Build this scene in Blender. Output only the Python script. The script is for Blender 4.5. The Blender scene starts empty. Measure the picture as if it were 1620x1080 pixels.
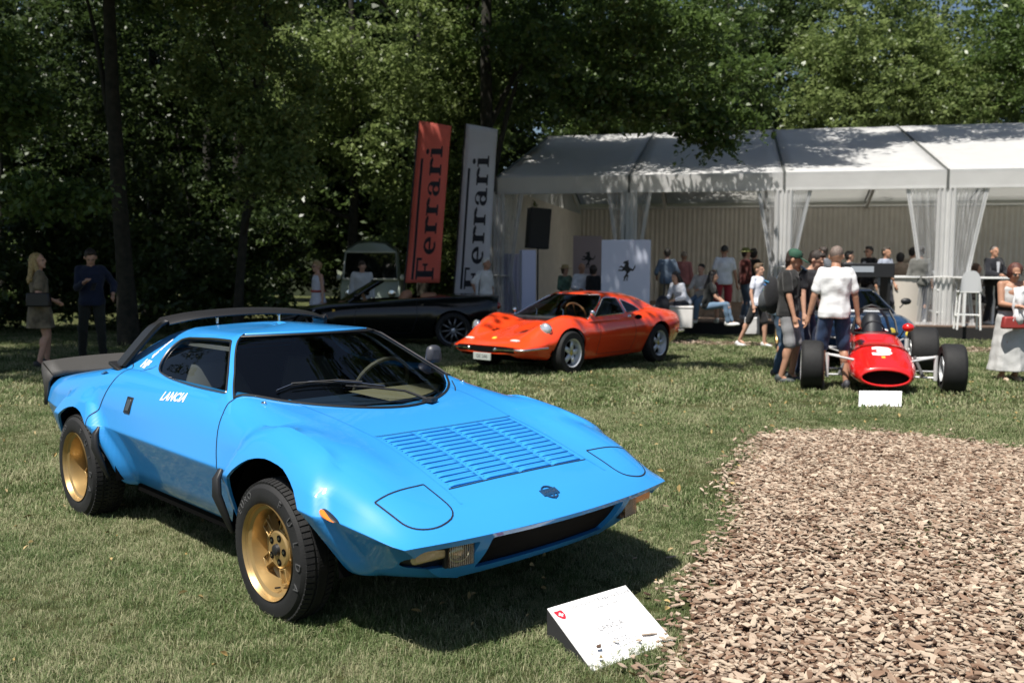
import bpy, bmesh, math, random
import numpy as np
from mathutils import Vector, Matrix, Quaternion
from mathutils.bvhtree import BVHTree
from math import pi, sin, cos, radians, atan2, sqrt, hypot
random.seed(7); np.random.seed(7)
SC = bpy.context.scene
COL = SC.collection
# ------------------------------------------------------------------ camera
F_PX = 1442.2
CAM_H = 1.4436
cd = bpy.data.cameras.new('camera'); cam = bpy.data.objects.new('camera', cd); COL.objects.link(cam)
cd.sensor_width = 36.0; cd.lens = F_PX*36/1620; cd.clip_end = 600; cd.clip_start = 0.05
cam.location = (0, 0, CAM_H)
cam.rotation_mode = 'QUATERNION'
_q = Quaternion((1, 0, 0), radians(90-4.719)) @ Quaternion((0, 0, 1), radians(0.30))
cam.rotation_quaternion = _q
cd.dof.use_dof = True; cd.dof.focus_distance = 4.3; cd.dof.aperture_fstop = 3.2
SC.camera = cam
# ------------------------------------------------------------------ light
SUN = Vector((-0.135, -0.185, 0.463)).normalized()
w = bpy.data.worlds.new('World'); SC.world = w; w.use_nodes = True
nt = w.node_tree; nt.nodes.clear()
sky = nt.nodes.new('ShaderNodeTexSky'); sky.sky_type = 'NISHITA'; sky.sun_disc = False
sky.sun_elevation = math.asin(SUN.z); sky.sun_rotation = atan2(SUN.x, SUN.y)
sky.air_density = 1.0; sky.dust_density = 1.2; sky.ozone_density = 1.0
bg = nt.nodes.new('ShaderNodeBackground'); bg.inputs['Strength'].default_value = 0.06
wo = nt.nodes.new('ShaderNodeOutputWorld')
nt.links.new(sky.outputs[0], bg.inputs[0]); nt.links.new(bg.outputs[0], wo.inputs[0])
sd = bpy.data.lights.new('sun', 'SUN'); sd.energy = 5.0; sd.angle = radians(0.53); sd.color = (1, .955, .88)
so = bpy.data.objects.new('sun', sd); COL.objects.link(so)
so.rotation_mode = 'QUATERNION'; so.rotation_quaternion = SUN.to_track_quat('Z', 'Y')
SC.view_settings.view_transform = 'Standard'; SC.view_settings.look = 'None'
SC.view_settings.gamma = 1.0; SC.view_settings.use_curve_mapping = False
SC.view_settings.exposure = 0.55

# ------------------------------------------------------------------ materials
MATS = {}
def _new(name):
    m = bpy.data.materials.new(name); m.use_nodes = True; MATS[name] = m
    return m, m.node_tree, m.node_tree.nodes['Principled BSDF']
def mat(name, col, rough=.6, metal=0, coat=0, noise=0, nscale=8, bump=0, bscale=60, spec=.5, trans=0, emis=0, alpha=1, sheen=0, coords='Object', dirt=None):
    if name in MATS: return MATS[name]
    m, t, b = _new(name)
    b.inputs['Base Color'].default_value = (*col, 1); b.inputs['Roughness'].default_value = rough
    b.inputs['Metallic'].default_value = metal; b.inputs['Coat Weight'].default_value = coat
    b.inputs['Coat Roughness'].default_value = .04
    b.inputs['Specular IOR Level'].default_value = spec
    b.inputs['Sheen Weight'].default_value = sheen
    if trans: b.inputs['Transmission Weight'].default_value = trans
    if alpha < 1: b.inputs['Alpha'].default_value = alpha
    if emis: b.inputs['Emission Color'].default_value = (*col, 1); b.inputs['Emission Strength'].default_value = emis
    tc = t.nodes.new('ShaderNodeTexCoord')
    if noise or dirt:
        n = t.nodes.new('ShaderNodeTexNoise'); n.inputs['Scale'].default_value = nscale; n.inputs['Detail'].default_value = 5
        t.links.new(tc.outputs[coords], n.inputs['Vector'])
        r = t.nodes.new('ShaderNodeMapRange'); r.inputs['From Min'].default_value = .3; r.inputs['From Max'].default_value = .7
        t.links.new(n.outputs['Fac'], r.inputs['Value'])
        mx = t.nodes.new('ShaderNodeMix'); mx.data_type = 'RGBA'
        c1 = dirt if dirt else tuple(c*(1-noise) for c in col)
        mx.inputs['A'].default_value = (*c1, 1); mx.inputs['B'].default_value = (*[min(1, c*(1+noise)) for c in col], 1)
        t.links.new(r.outputs[0], mx.inputs['Factor']); t.links.new(mx.outputs['Result'], b.inputs['Base Color'])
    if bump:
        n2 = t.nodes.new('ShaderNodeTexNoise'); n2.inputs['Scale'].default_value = bscale; n2.inputs['Detail'].default_value = 3
        t.links.new(tc.outputs[coords], n2.inputs['Vector'])
        bp = t.nodes.new('ShaderNodeBump'); bp.inputs['Strength'].default_value = bump; bp.inputs['Distance'].default_value = .01
        t.links.new(n2.outputs['Fac'], bp.inputs['Height']); t.links.new(bp.outputs[0], b.inputs['Normal'])
    return m
def glassmat(name, tint=(.3, .32, .32), rough=.02, refl=1.45, base=.04):
    """thin pane: fresnel gloss over tinted see-through"""
    m = bpy.data.materials.new(name); m.use_nodes = True; t = m.node_tree; t.nodes.clear(); MATS[name] = m
    o = t.nodes.new('ShaderNodeOutputMaterial'); tr = t.nodes.new('ShaderNodeBsdfTransparent'); tr.inputs[0].default_value = (*tint, 1)
    g = t.nodes.new('ShaderNodeBsdfGlossy'); g.inputs['Roughness'].default_value = rough
    f = t.nodes.new('ShaderNodeFresnel'); f.inputs[0].default_value = refl
    mx = t.nodes.new('ShaderNodeMixShader')
    t.links.new(f.outputs[0], mx.inputs[0]); t.links.new(tr.outputs[0], mx.inputs[1]); t.links.new(g.outputs[0], mx.inputs[2]); t.links.new(mx.outputs[0], o.inputs[0])
    return m
def clothmat(name, col, tcol=None, tw=.35, rough=.8, bump=.3, bscale=30):
    m = mat(name, col, rough, noise=.06, nscale=3, bump=bump, bscale=bscale)
    t = m.node_tree; b = t.nodes['Principled BSDF']; o = t.nodes['Material Output']
    tl = t.nodes.new('ShaderNodeBsdfTranslucent'); tl.inputs[0].default_value = (*(tcol or col), 1)
    mx = t.nodes.new('ShaderNodeMixShader'); mx.inputs[0].default_value = tw
    t.links.new(b.outputs[0], mx.inputs[1]); t.links.new(tl.outputs[0], mx.inputs[2]); t.links.new(mx.outputs[0], o.inputs[0])
    return m

# ------------------------------------------------------------------ objects
def tag(o, label=None, cat=None, group=None, kind=None):
    if label: o['label'] = label
    if cat: o['category'] = cat
    if group: o['group'] = group
    if kind: o['kind'] = kind
    return o
def thing(name, label, cat, loc=(0, 0, 0), rz=0, group=None):
    o = bpy.data.objects.new(name, None); COL.objects.link(o); o.location = loc; o.rotation_euler = (0, 0, rz)
    o.empty_display_size = .2
    return tag(o, label, cat, group)
def link(name, me, m=None, parent=None):
    o = bpy.data.objects.new(name, me); COL.objects.link(o)
    if m is not None and not me.materials:
        for q in (m if isinstance(m, (list, tuple)) else [m]): me.materials.append(q)
    if parent is not None: o.parent = parent
    return o
def copy_tree(o, parent=None):
    c = o.copy(); COL.objects.link(c)
    if parent is not None: c.parent = parent
    for ch in list(o.children): copy_tree(ch, c)
    return c
def rotm(ax): return Matrix.Rotation(ax[1], 4, ax[0])

class MB:
    """collects primitives and links them as one mesh"""
    def __init__(s): s.v = []; s.f = []; s.M = Matrix.Identity(4)
    def add(s, vs, fs):
        n = len(s.v); M = s.M
        s.v += [tuple(M @ Vector(v)) for v in vs]; s.f += [tuple(i+n for i in f) for f in fs]; return s
    def box(s, c, d, rz=0, rx=0, ry=0, taper=1):
        R = Matrix.Rotation(rz, 3, 'Z') @ Matrix.Rotation(ry, 3, 'Y') @ Matrix.Rotation(rx, 3, 'X')
        vs = []
        for z in (-1, 1):
            k = taper if z > 0 else 1
            for x, y in ((-1, -1), (1, -1), (1, 1), (-1, 1)):
                vs.append(tuple(Vector(c)+R @ Vector((x*d[0]/2*k, y*d[1]/2*k, z*d[2]/2))))
        return s.add(vs, [(3, 2, 1, 0), (4, 5, 6, 7), (0, 1, 5, 4), (1, 2, 6, 5), (2, 3, 7, 6), (3, 0, 4, 7)])
    def tube(s, pts, r, n=8, caps=True, flat=1.0):
        pts = [Vector(p) for p in pts]; k = len(pts)
        if not isinstance(r, (list, tuple)): r = [r]*k
        vs = []; fs = []; up = None
        for i in range(k):
            a = pts[max(0, i-1)]; b = pts[min(k-1, i+1)]; d = (b-a)
            if d.length < 1e-9: d = Vector((0, 0, 1))
            d.normalize()
            if up is None:
                up = Vector((0, 0, 1)) if abs(d.z) < .9 else Vector((1, 0, 0))
            u = d.cross(up)
            if u.length < 1e-6: u = d.orthogonal()
            u.normalize(); v = u.cross(d); up = v
            for j in range(n):
                an = 2*pi*j/n; vs.append(tuple(pts[i]+u*cos(an)*r[i]+v*sin(an)*r[i]*flat))
        for i in range(k-1):
            for j in range(n):
                a = i*n+j; b = i*n+(j+1) % n; fs.append((a, b, b+n, a+n))
        if caps: fs.append(tuple(range(n-1, -1, -1))); fs.append(tuple((k-1)*n+j for j in range(n)))
        return s.add(vs, fs)
    def lathe(s, prof, n=24, axis='Z', c=(0, 0, 0), closed=False):
        """prof: (radius, height) pairs"""
        vs = []; fs = []; k = len(prof)
        for r, h in prof:
            for j in range(n):
                a = 2*pi*j/n; x, y = r*cos(a), r*sin(a)
                p = (x, y, h) if axis == 'Z' else ((x, h, y) if axis == 'Y' else (h, x, y))
                vs.append((p[0]+c[0], p[1]+c[1], p[2]+c[2]))
        rows = range(k) if closed else range(k-1)
        for i in rows:
            for j in range(n):
                a = i*n+j; b = i*n+(j+1) % n; i2 = ((i+1) % k)*n
                fs.append((a, b, i2+(j+1) % n, i2+j))
        return s.add(vs, fs)
    def sphere(s, c, r, n=12, m=8):
        if not isinstance(r, (list, tuple)): r = (r, r, r)
        vs = [(c[0], c[1], c[2]-r[2])]; fs = []
        for i in range(1, m):
            t = pi*i/m-pi/2
            for j in range(n):
                a = 2*pi*j/n; vs.append((c[0]+r[0]*cos(t)*cos(a), c[1]+r[1]*cos(t)*sin(a), c[2]+r[2]*sin(t)))
        vs.append((c[0], c[1], c[2]+r[2]))
        for j in range(n): fs.append((0, 1+(j+1) % n, 1+j))
        for i in range(m-2):
            for j in range(n):
                a = 1+i*n+j; b = 1+i*n+(j+1) % n; fs.append((a, b, b+n, a+n))
        e = len(vs)-1; q = 1+(m-2)*n
        for j in range(n): fs.append((q+j, q+(j+1) % n, e))
        return s.add(vs, fs)
    def prism(s, poly, M=None, d=.01):
        """extrudes 2-D polygon (xy) by d along z, placed by matrix M"""
        M = M or Matrix.Identity(4); n = len(poly)
        vs = [tuple(M @ Vector((x, y, 0))) for x, y in poly]+[tuple(M @ Vector((x, y, d))) for x, y in poly]
        fs = [tuple(range(n-1, -1, -1)), tuple(range(n, 2*n))]+[(i, (i+1) % n, (i+1) % n+n, i+n) for i in range(n)]
        return s.add(vs, fs)
    def grid(s, P):
        """P[i][j] points"""
        a = len(P); b = len(P[0])
        return s.add([p for r in P for p in r], [(i*b+j, i*b+j+1, (i+1)*b+j+1, (i+1)*b+j) for i in range(a-1) for j in range(b-1)])
    def mesh(s, name, smooth=None):
        me = bpy.data.meshes.new(name); me.from_pydata(s.v, [], s.f)
        bm = bmesh.new(); bm.from_mesh(me)
        bmesh.ops.recalc_face_normals(bm, faces=bm.faces)
        if smooth is not None:
            for f in bm.faces: f.smooth = True
            for e in bm.edges:
                if len(e.link_faces) == 2 and e.calc_face_angle(0) > radians(smooth): e.smooth = False
        bm.to_mesh(me); bm.free()
        return me
    def build(s, name, m, parent=None, smooth=35, bevel=0):
        o = link(name, s.mesh(name, smooth), m, parent)
        if bevel:
            b = o.modifiers.new('bevel', 'BEVEL'); b.width = bevel; b.segments = 2; b.limit_method = 'ANGLE'; b.angle_limit = radians(40)
        return o
def np_mesh(name, V, Fq, smooth=False, col=None):
    """V (n,3), Fq (m,k) all same k"""
    me = bpy.data.meshes.new(name); n = len(V); m, k = Fq.shape
    me.vertices.add(n); me.vertices.foreach_set('co', np.asarray(V, np.float32).ravel())
    me.loops.add(m*k); me.loops.foreach_set('vertex_index', np.asarray(Fq, np.int32).ravel())
    me.polygons.add(m); me.polygons.foreach_set('loop_start', np.arange(0, m*k, k, dtype=np.int32))
    if smooth: me.polygons.foreach_set('use_smooth', np.ones(m, bool))
    me.update(calc_edges=True)
    if col is not None:
        a = me.attributes.new('tone', 'FLOAT', 'FACE'); a.data.foreach_set('value', np.asarray(col, np.float32))
    return me
def spline(pts, n):
    """Catmull-Rom through points, n samples per span"""
    P = [Vector(p) for p in pts]; out = []
    for i in range(len(P)-1):
        a = P[i-1] if i else P[0]*2-P[1]; b = P[i]; c = P[i+1]; d = P[i+2] if i+2 < len(P) else P[-1]*2-P[-2]
        for k in range(n):
            t = k/n; out.append(.5*((2*b)+(c-a)*t+(2*a-5*b+4*c-d)*t*t+(3*b-a-3*c+d)*t**3))
    out.append(P[-1]); return out
def ss(t, a=0., b=1.):
    t = max(0, min(1, (t-a)/(b-a))); return t*t*(3-2*t)
GZ = lambda x, y: -0.009*max(0., y-5)      # the lawn falls away very gently
# ------------------------------------------------------------------ surface tools for coachwork
def interp_table(T, s):
    """monotone-ish cubic through table rows (first column = station)"""
    xs = [r[0] for r in T]
    i = 0
    while i < len(xs)-2 and s > xs[i+1]: i += 1
    t = (s-xs[i])/(xs[i+1]-xs[i]); out = []
    for c in range(1, len(T[0])):
        p1, p2 = T[i][c], T[i+1][c]; h = xs[i+1]-xs[i]
        def slope(k):
            if k <= 0 or k >= len(xs)-1:
                a, b = (0, 1) if k <= 0 else (len(xs)-2, len(xs)-1)
                return (T[b][c]-T[a][c])/(xs[b]-xs[a])
            d0 = (T[k][c]-T[k-1][c])/(xs[k]-xs[k-1]); d1 = (T[k+1][c]-T[k][c])/(xs[k+1]-xs[k])
            if d0*d1 <= 0: return 0
            return 2*d0*d1/(d0+d1)
        m1, m2 = slope(i)*h, slope(i+1)*h
        out.append((2*t**3-3*t*t+1)*p1+(t**3-2*t*t+t)*m1+(-2*t**3+3*t*t)*p2+(t**3-t*t)*m2)
    return out
def round_section(P, R, ns, nb=4):
    """polyline P (tuples) with corner fillets R (0..0.5) -> fixed-count point list"""
    out = []; n = len(P); V = [Vector(p) for p in P]
    prev = V[0]
    for i in range(1, n):
        last = i == n-1
        if last: e = V[i]
        else: e = V[i]+(V[i-1]-V[i])*R[i]
        for k in range(ns[i-1]): out.append(prev+(e-prev)*k/ns[i-1])
        if last: out.append(e)
        else:
            q = V[i]+(V[i+1]-V[i])*R[i]
            for k in range(nb):
                t = k/nb; out.append(e*(1-t)**2+V[i]*2*t*(1-t)+q*t*t)
            prev = q
    return out
def prj(co, ax):
    return (co.x, co.z) if ax == 'side' else ((co.x, co.y) if ax == 'top' else (co.y, co.z))
def inpoly(p, poly):
    x, y = p; r = False; j = len(poly)-1
    for i in range(len(poly)):
        xi, yi = poly[i]; xj, yj = poly[j]
        if (yi > y) != (yj > y) and x < (xj-xi)*(y-yi)/(yj-yi)+xi: r = not r
        j = i
    return r
def cut_poly(bm, poly, ax, filt):
    """knife the faces of bm along polygon (projected along ax); returns the faces inside"""
    x0 = min(p[0] for p in poly)-.002; x1 = max(p[0] for p in poly)+.002
    y0 = min(p[1] for p in poly)-.002; y1 = max(p[1] for p in poly)+.002
    def bb(f):
        q = [prj(v.co, ax) for v in f.verts]; a = [k[0] for k in q]; b = [k[1] for k in q]
        return min(a), max(a), min(b), max(b)
    cand = set()
    for f in bm.faces:
        if filt(f):
            a0, a1, b0, b1 = bb(f)
            if a1 >= x0 and a0 <= x1 and b1 >= y0 and b0 <= y1: cand.add(f)
    n = len(poly)
    for i in range(n):
        p = poly[i]; q = poly[(i+1) % n]
        lx, ux = min(p[0], q[0])-1e-4, max(p[0], q[0])+1e-4; ly, uy = min(p[1], q[1])-1e-4, max(p[1], q[1])+1e-4
        sel = []
        for f in cand:
            a0, a1, b0, b1 = bb(f)
            if a1 >= lx and a0 <= ux and b1 >= ly and b0 <= uy: sel.append(f)
        if not sel: continue
        d = (q[0]-p[0], q[1]-p[1]); nn = (-d[1], d[0])
        if ax == 'side': co = Vector((p[0], 0, p[1])); no = Vector((nn[0], 0, nn[1]))
        elif ax == 'top': co = Vector((p[0], p[1], 0)); no = Vector((nn[0], nn[1], 0))
        else: co = Vector((0, p[0], p[1])); no = Vector((0, nn[0], nn[1]))
        if no.length < 1e-9: continue
        geom = list({v for f in sel for v in f.verts})+list({e for f in sel for e in f.edges})+sel
        r = bmesh.ops.bisect_plane(bm, geom=geom, dist=1e-5, plane_co=co, plane_no=no.normalized())
        for g in r['geom']:
            if isinstance(g, bmesh.types.BMFace): cand.add(g)
        for g in r['geom_cut']:
            if isinstance(g, bmesh.types.BMEdge):
                for f in g.link_faces: cand.add(f)
        cand = {f for f in cand if f.is_valid}
    out = []
    for f in cand:
        c = f.calc_center_median()
        if inpoly(prj(c, ax), poly): out.append(f)
    return out
def split_part(bm, faces, name, m, parent, offset=0, thick=0, smooth=40):
    """moves faces out of bm into an object of their own"""
    nb = bmesh.new(); vm = {}
    for f in faces:
        vs = []
        for v in f.verts:
            if v not in vm: vm[v] = nb.verts.new(v.co)
            vs.append(vm[v])
        try: nf = nb.faces.new(vs); nf.smooth = True
        except ValueError: pass
    bmesh.ops.delete(bm, geom=faces, context='FACES')
    nb.normal_update()
    if offset:
        for v in nb.verts: v.co += v.normal*offset
    me = bpy.data.meshes.new(name); nb.to_mesh(me); nb.free()
    o = link(name, me, m, parent)
    if thick:
        s = o.modifiers.new('thickness', 'SOLIDIFY'); s.thickness = thick; s.offset = -1
    return o
def boundary_extrude(bm, test, vec):
    es = [e for e in bm.edges if len(e.link_faces) == 1 and test(e)]
    if not es: return
    r = bmesh.ops.extrude_edge_only(bm, edges=es)
    for g in r['geom']:
        if isinstance(g, bmesh.types.BMVert): g.co += vec(g.co)
def finish(bm, name, m, parent, sharp=32):
    bmesh.ops.dissolve_degenerate(bm, dist=1e-5, edges=bm.edges)
    for f in bm.faces: f.smooth = True
    for e in bm.edges:
        if len(e.link_faces) == 2 and e.calc_face_angle(0) > radians(sharp): e.smooth = False
    me = bpy.data.meshes.new(name); bm.to_mesh(me)
    return link(name, me, m, parent)
def proj_pt(tree, p, ax, s=1, far=3.):
    """point (2-D) -> surface point and normal, looking along ax from side s"""
    if ax == 'side': o = Vector((p[0], s*far, p[1])); d = Vector((0, -s, 0))
    elif ax == 'top': o = Vector((p[0], p[1], far)); d = Vector((0, 0, -1))
    else: o = Vector((s*far+0, p[0], p[1])); d = Vector((-s, 0, 0))
    h = tree.ray_cast(o, d)
    return (h[0], h[1]) if h[0] is not None else (None, None)
def seam(mb, tree, pts, ax, s=1, w=.004, proud=.0012, closed=False, sub=.03, far=3.):
    """thin strip that follows the surface"""
    P = [Vector((p[0], p[1], 0)) for p in pts]
    if closed: P.append(P[0].copy())
    Q = []
    for i in range(len(P)-1):
        k = max(1, int((P[i+1]-P[i]).length/sub))
        for j in range(k): Q.append(P[i].lerp(P[i+1], j/k))
    Q.append(P[-1])
    H = [proj_pt(tree, (q.x, q.y), ax, s, far) for q in Q]
    H = [h for h in H if h[0] is not None]
    if len(H) < 2: return
    rows = []
    for i, (c, n) in enumerate(H):
        a = H[max(0, i-1)][0]; b = H[min(len(H)-1, i+1)][0]
        if closed and i in (0, len(H)-1): a = H[-2][0]; b = H[1][0]
        t = (b-a).normalized(); 
        vd = Vector((0, s, 0)) if ax == 'side' else (Vector((0, 0, 1)) if ax == 'top' else Vector((s, 0, 0)))
        if n.dot(vd) < 0: n = -n
        u = n.cross(t).normalized()*w/2
        rows.append([tuple(c-u+n*proud), tuple(c+u+n*proud)])
    mb.grid(rows)
def roundpoly(pts, r, n=4):
    """rounds the corners of a closed polygon"""
    out = []; N = len(pts)
    if not isinstance(r, (list, tuple)): r = [r]*N
    for i in range(N):
        a = Vector(pts[i-1]); b = Vector(pts[i]); c = Vector(pts[(i+1) % N])
        d1 = (a-b); d2 = (c-b); k = min(r[i], d1.length*.49, d2.length*.49)
        if k <= 0: out.append(tuple(b)); continue
        p = b+d1.normalized()*k; q = b+d2.normalized()*k
        for j in range(n+1):
            t = j/n; v = p*(1-t)**2+b*2*t*(1-t)+q*t*t; out.append((v.x, v.y))
    return out
_txt = {}
def text_mesh(s, size, depth=.0, bold=0):
    """lettering as mesh data: centred, in the xy plane"""
    k = (s, size, depth, bold)
    if k in _txt: return _txt[k]
    c = bpy.data.curves.new('lettering', 'FONT'); c.body = s; c.size = size; c.extrude = depth
    c.align_x = 'CENTER'; c.align_y = 'CENTER'; c.resolution_u = 2; c.offset = bold; c.space_character = 1.12 if bold else 1
    o = bpy.data.objects.new('lettering', c); COL.objects.link(o)
    dg = bpy.context.evaluated_depsgraph_get(); me = bpy.data.meshes.new_from_object(o.evaluated_get(dg))
    bpy.data.objects.remove(o); bpy.data.curves.remove(c); _txt[k] = me
    me.materials.clear()
    return me
def wrap_text(s, size, tree, p0, dx, dy, ax, side, name, m, parent, proud=.002, sx=1., shear=0., far=3., bold=0):
    """lettering laid on the bodywork: text x runs along dx, text y along dy (2-D vectors in the projection)"""
    me = text_mesh(s, size, 0, bold).copy()
    for v in me.vertices:
        x = v.co.x*sx+v.co.y*shear; y = v.co.y
        q = (p0[0]+dx[0]*x+dy[0]*y, p0[1]+dx[1]*x+dy[1]*y)
        h, n = proj_pt(tree, q, ax, side, far)
        if h is not None:
            vd = Vector((0, side, 0)) if ax == 'side' else (Vector((0, 0, 1)) if ax == 'top' else Vector((side, 0, 0)))
            if n.dot(vd) < 0: n = -n
            v.co = h+n*proud
    return link(name, me, m, parent)
def bvh_of(*objs):
    vs = []; fs = []
    for o in objs:
        n = len(vs); vs += [v.co.copy() for v in o.data.vertices]; fs += [tuple(i+n for i in p.vertices) for p in o.data.polygons]
    return BVHTree.FromPolygons(vs, fs)
def cap(mb, a, b, ra, rb, n=12):
    a, b = Vector(a), Vector(b); d = (b-a)
    if d.length < 1e-6: mb.sphere(tuple(a), ra); return
    d.normalize(); P = []; R_ = []
    for t in (-1, -.85, -.5, 0): P.append(a+d*ra*t*1.0); R_.append(max(.002, ra*sqrt(max(0, 1-t*t))))
    for t in (0, .5, .85, 1): P.append(b+d*rb*t); R_.append(max(.002, rb*sqrt(max(0, 1-t*t))))
    mb.tube(P, R_, n)
# ------------------------------------------------------------------ lawn
def ground_mat():
    m, t, b = _new('lawn_ground'); b.inputs['Roughness'].default_value = .95; b.inputs['Specular IOR Level'].default_value = .15
    g = t.nodes.new('ShaderNodeNewGeometry')
    def noise(sc, det=4, rough=.6):
        n = t.nodes.new('ShaderNodeTexNoise'); n.inputs['Scale'].default_value = sc; n.inputs['Detail'].default_value = det; n.inputs['Roughness'].default_value = rough
        t.links.new(g.outputs['Position'], n.inputs['Vector']); return n
    def mix(f, a, c, lo=.4, hi=.6):
        r = t.nodes.new('ShaderNodeMapRange'); r.inputs['From Min'].default_value = lo; r.inputs['From Max'].default_value = hi
        t.links.new(f, r.inputs['Value']); x = t.nodes.new('ShaderNodeMix'); x.data_type = 'RGBA'; t.links.new(r.outputs[0], x.inputs['Factor'])
        for k, v in (('A', a), ('B', c)):
            if isinstance(v, tuple): x.inputs[k].default_value = (*v, 1)
            else: t.links.new(v, x.inputs[k])
        return x.outputs['Result']
    c = mix(noise(.9).outputs['Fac'], (.05, .08, .022), (.12, .13, .052))
    c = mix(noise(28, 6, .75).outputs['Fac'], c, (.145, .13, .06), .42, .72)
    c = mix(noise(90, 4, .8).outputs['Fac'], (.028, .036, .012), c, .35, .55)
    t.links.new(c, b.inputs['Base Color'])
    bp = t.nodes.new('ShaderNodeBump'); bp.inputs['Strength'].default_value = .9; bp.inputs['Distance'].default_value = .03
    t.links.new(noise(120, 3, .7).outputs['Fac'], bp.inputs['Height']); t.links.new(bp.outputs[0], b.inputs['Normal'])
    return m
m = MB()
ys = [-30, -10, 0, 5]+[5+2.5*i for i in range(1, 15)]+[60, 120, 300]
xs = [-200, -60, -20, 0, 20, 60, 200]
m.grid([[(x, y, GZ(x, y)) for x in xs] for y in ys])
lawn = m.build('lawn', ground_mat()); tag(lawn, kind='structure')

MULCH = [(.34, 2.2), (.53, 3.07), (.76, 3.7), (.80, 4.1), (1.06, 4.6), (1.30, 5.03), (1.42, 5.7), (1.62, 6.4), (1.86, 6.94), (2.05, 7.5), (2.38, 7.98), (2.9, 8.05), (3.35, 7.98), (3.8, 7.6), (4.15, 7.19), (5.2, 6.4), (7, 5.2), (7, -1), (.3, -1)]
GRAVEL = [(2.9, 19.6), (8.8, 17.9), (13, 16.9), (13, 15.8), (8.5, 16.6), (3.0, 18.5)]
MULCH_E = MULCH
def blade_mat():
    m, t, b = _new('grass_blades'); b.inputs['Roughness'].default_value = .6; b.inputs['Specular IOR Level'].default_value = .25
    g = t.nodes.new('ShaderNodeNewGeometry'); oi = t.nodes.new('ShaderNodeObjectInfo'); at = t.nodes.new('ShaderNodeAttribute'); at.attribute_name = 'tone'
    n = t.nodes.new('ShaderNodeTexNoise'); n.inputs['Scale'].default_value = 1.3; n.inputs['Detail'].default_value = 4; n.inputs['Roughness'].default_value = .65
    t.links.new(g.outputs['Position'], n.inputs['Vector'])
    add = t.nodes.new('ShaderNodeMath'); add.operation = 'MULTIPLY_ADD'; add.inputs[1].default_value = .55; t.links.new(at.outputs['Fac'], add.inputs[0]); t.links.new(n.outputs['Fac'], add.inputs[2])
    ad2 = t.nodes.new('ShaderNodeMath'); ad2.operation = 'MULTIPLY_ADD'; ad2.inputs[1].default_value = .3; t.links.new(oi.outputs['Random'], ad2.inputs[0]); t.links.new(add.outputs[0], ad2.inputs[2])
    cr = t.nodes.new('ShaderNodeValToRGB'); e = cr.color_ramp
    e.elements[0].position = .46; e.elements[0].color = (.055, .100, .028, 1)
    e.elements[1].position = 1.12; e.elements[1].color = (.38, .37, .22, 1)
    for p, c in ((.70, (.105, .160, .052, 1)), (.88, (.19, .235, .10, 1)), (.97, (.26, .295, .15, 1))):
        q = e.elements.new(p); q.color = c
    e.elements[-1].position = 1.0
    t.links.new(ad2.outputs[0], cr.inputs[0]); t.links.new(cr.outputs[0], b.inputs['Base Color'])
    tl = t.nodes.new('ShaderNodeBsdfTranslucent'); t.links.new(cr.outputs[0], tl.inputs[0])
    mx = t.nodes.new('ShaderNodeMixShader'); mx.inputs[0].default_value = .35
    t.links.new(b.outputs[0], mx.inputs[1]); t.links.new(tl.outputs[0], mx.inputs[2]); t.links.new(mx.outputs[0], t.nodes['Material Output'].inputs[0])
    return m
def scatter(name, pts, scl, rot, protos, material, kind='stuff'):
    """one mesh of points; geometry nodes put one of the proto meshes on every point"""
    me = bpy.data.meshes.new(name); me.vertices.add(len(pts)); me.vertices.foreach_set('co', np.asarray(pts, np.float32).ravel())
    a = me.attributes.new('scl', 'FLOAT', 'POINT'); a.data.foreach_set('value', np.asarray(scl, np.float32))
    a = me.attributes.new('rot', 'FLOAT_VECTOR', 'POINT'); a.data.foreach_set('vector', np.asarray(rot, np.float32).ravel())
    a = me.attributes.new('pick', 'INT', 'POINT'); a.data.foreach_set('value', np.random.randint(0, len(protos), len(pts)).astype(np.int32))
    o = link(name, me, material); me.materials.append(material) if not me.materials else None
    g = bpy.data.node_groups.new(name+'_nodes', 'GeometryNodeTree')
    g.interface.new_socket('Geometry', in_out='INPUT', socket_type='NodeSocketGeometry'); g.interface.new_socket('Geometry', in_out='OUTPUT', socket_type='NodeSocketGeometry')
    N = g.nodes; L = g.links; gi = N.new('NodeGroupInput'); go = N.new('NodeGroupOutput')
    ip = N.new('GeometryNodeInstanceOnPoints'); ip.inputs['Pick Instance'].default_value = True
    jn = N.new('GeometryNodeGeometryToInstance')
    for pr in reversed(protos):
        oi = N.new('GeometryNodeObjectInfo'); oi.inputs['Object'].default_value = pr; oi.inputs['As Instance'].default_value = False
        L.new(oi.outputs['Geometry'], jn.inputs[0])
    def attr(nm, ty):
        q = N.new('GeometryNodeInputNamedAttribute'); q.data_type = ty; q.inputs['Name'].default_value = nm; return q.outputs[0]
    L.new(gi.outputs[0], ip.inputs['Points']); L.new(jn.outputs[0], ip.inputs['Instance'])
    L.new(attr('scl', 'FLOAT'), ip.inputs['Scale']); L.new(attr('pick', 'INT'), ip.inputs['Instance Index'])
    er = N.new('FunctionNodeEulerToRotation'); L.new(attr('rot', 'FLOAT_VECTOR'), er.inputs[0]); L.new(er.outputs[0], ip.inputs['Rotation'])
    L.new(ip.outputs[0], go.inputs[0])
    md = o.modifiers.new('scatter', 'NODES'); md.node_group = g
    return tag(o, kind=kind)
def proto(name, me):
    """source mesh for a scatter: lives in no collection"""
    return bpy.data.objects.new(name, me)
M_BLADE = blade_mat()
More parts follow.
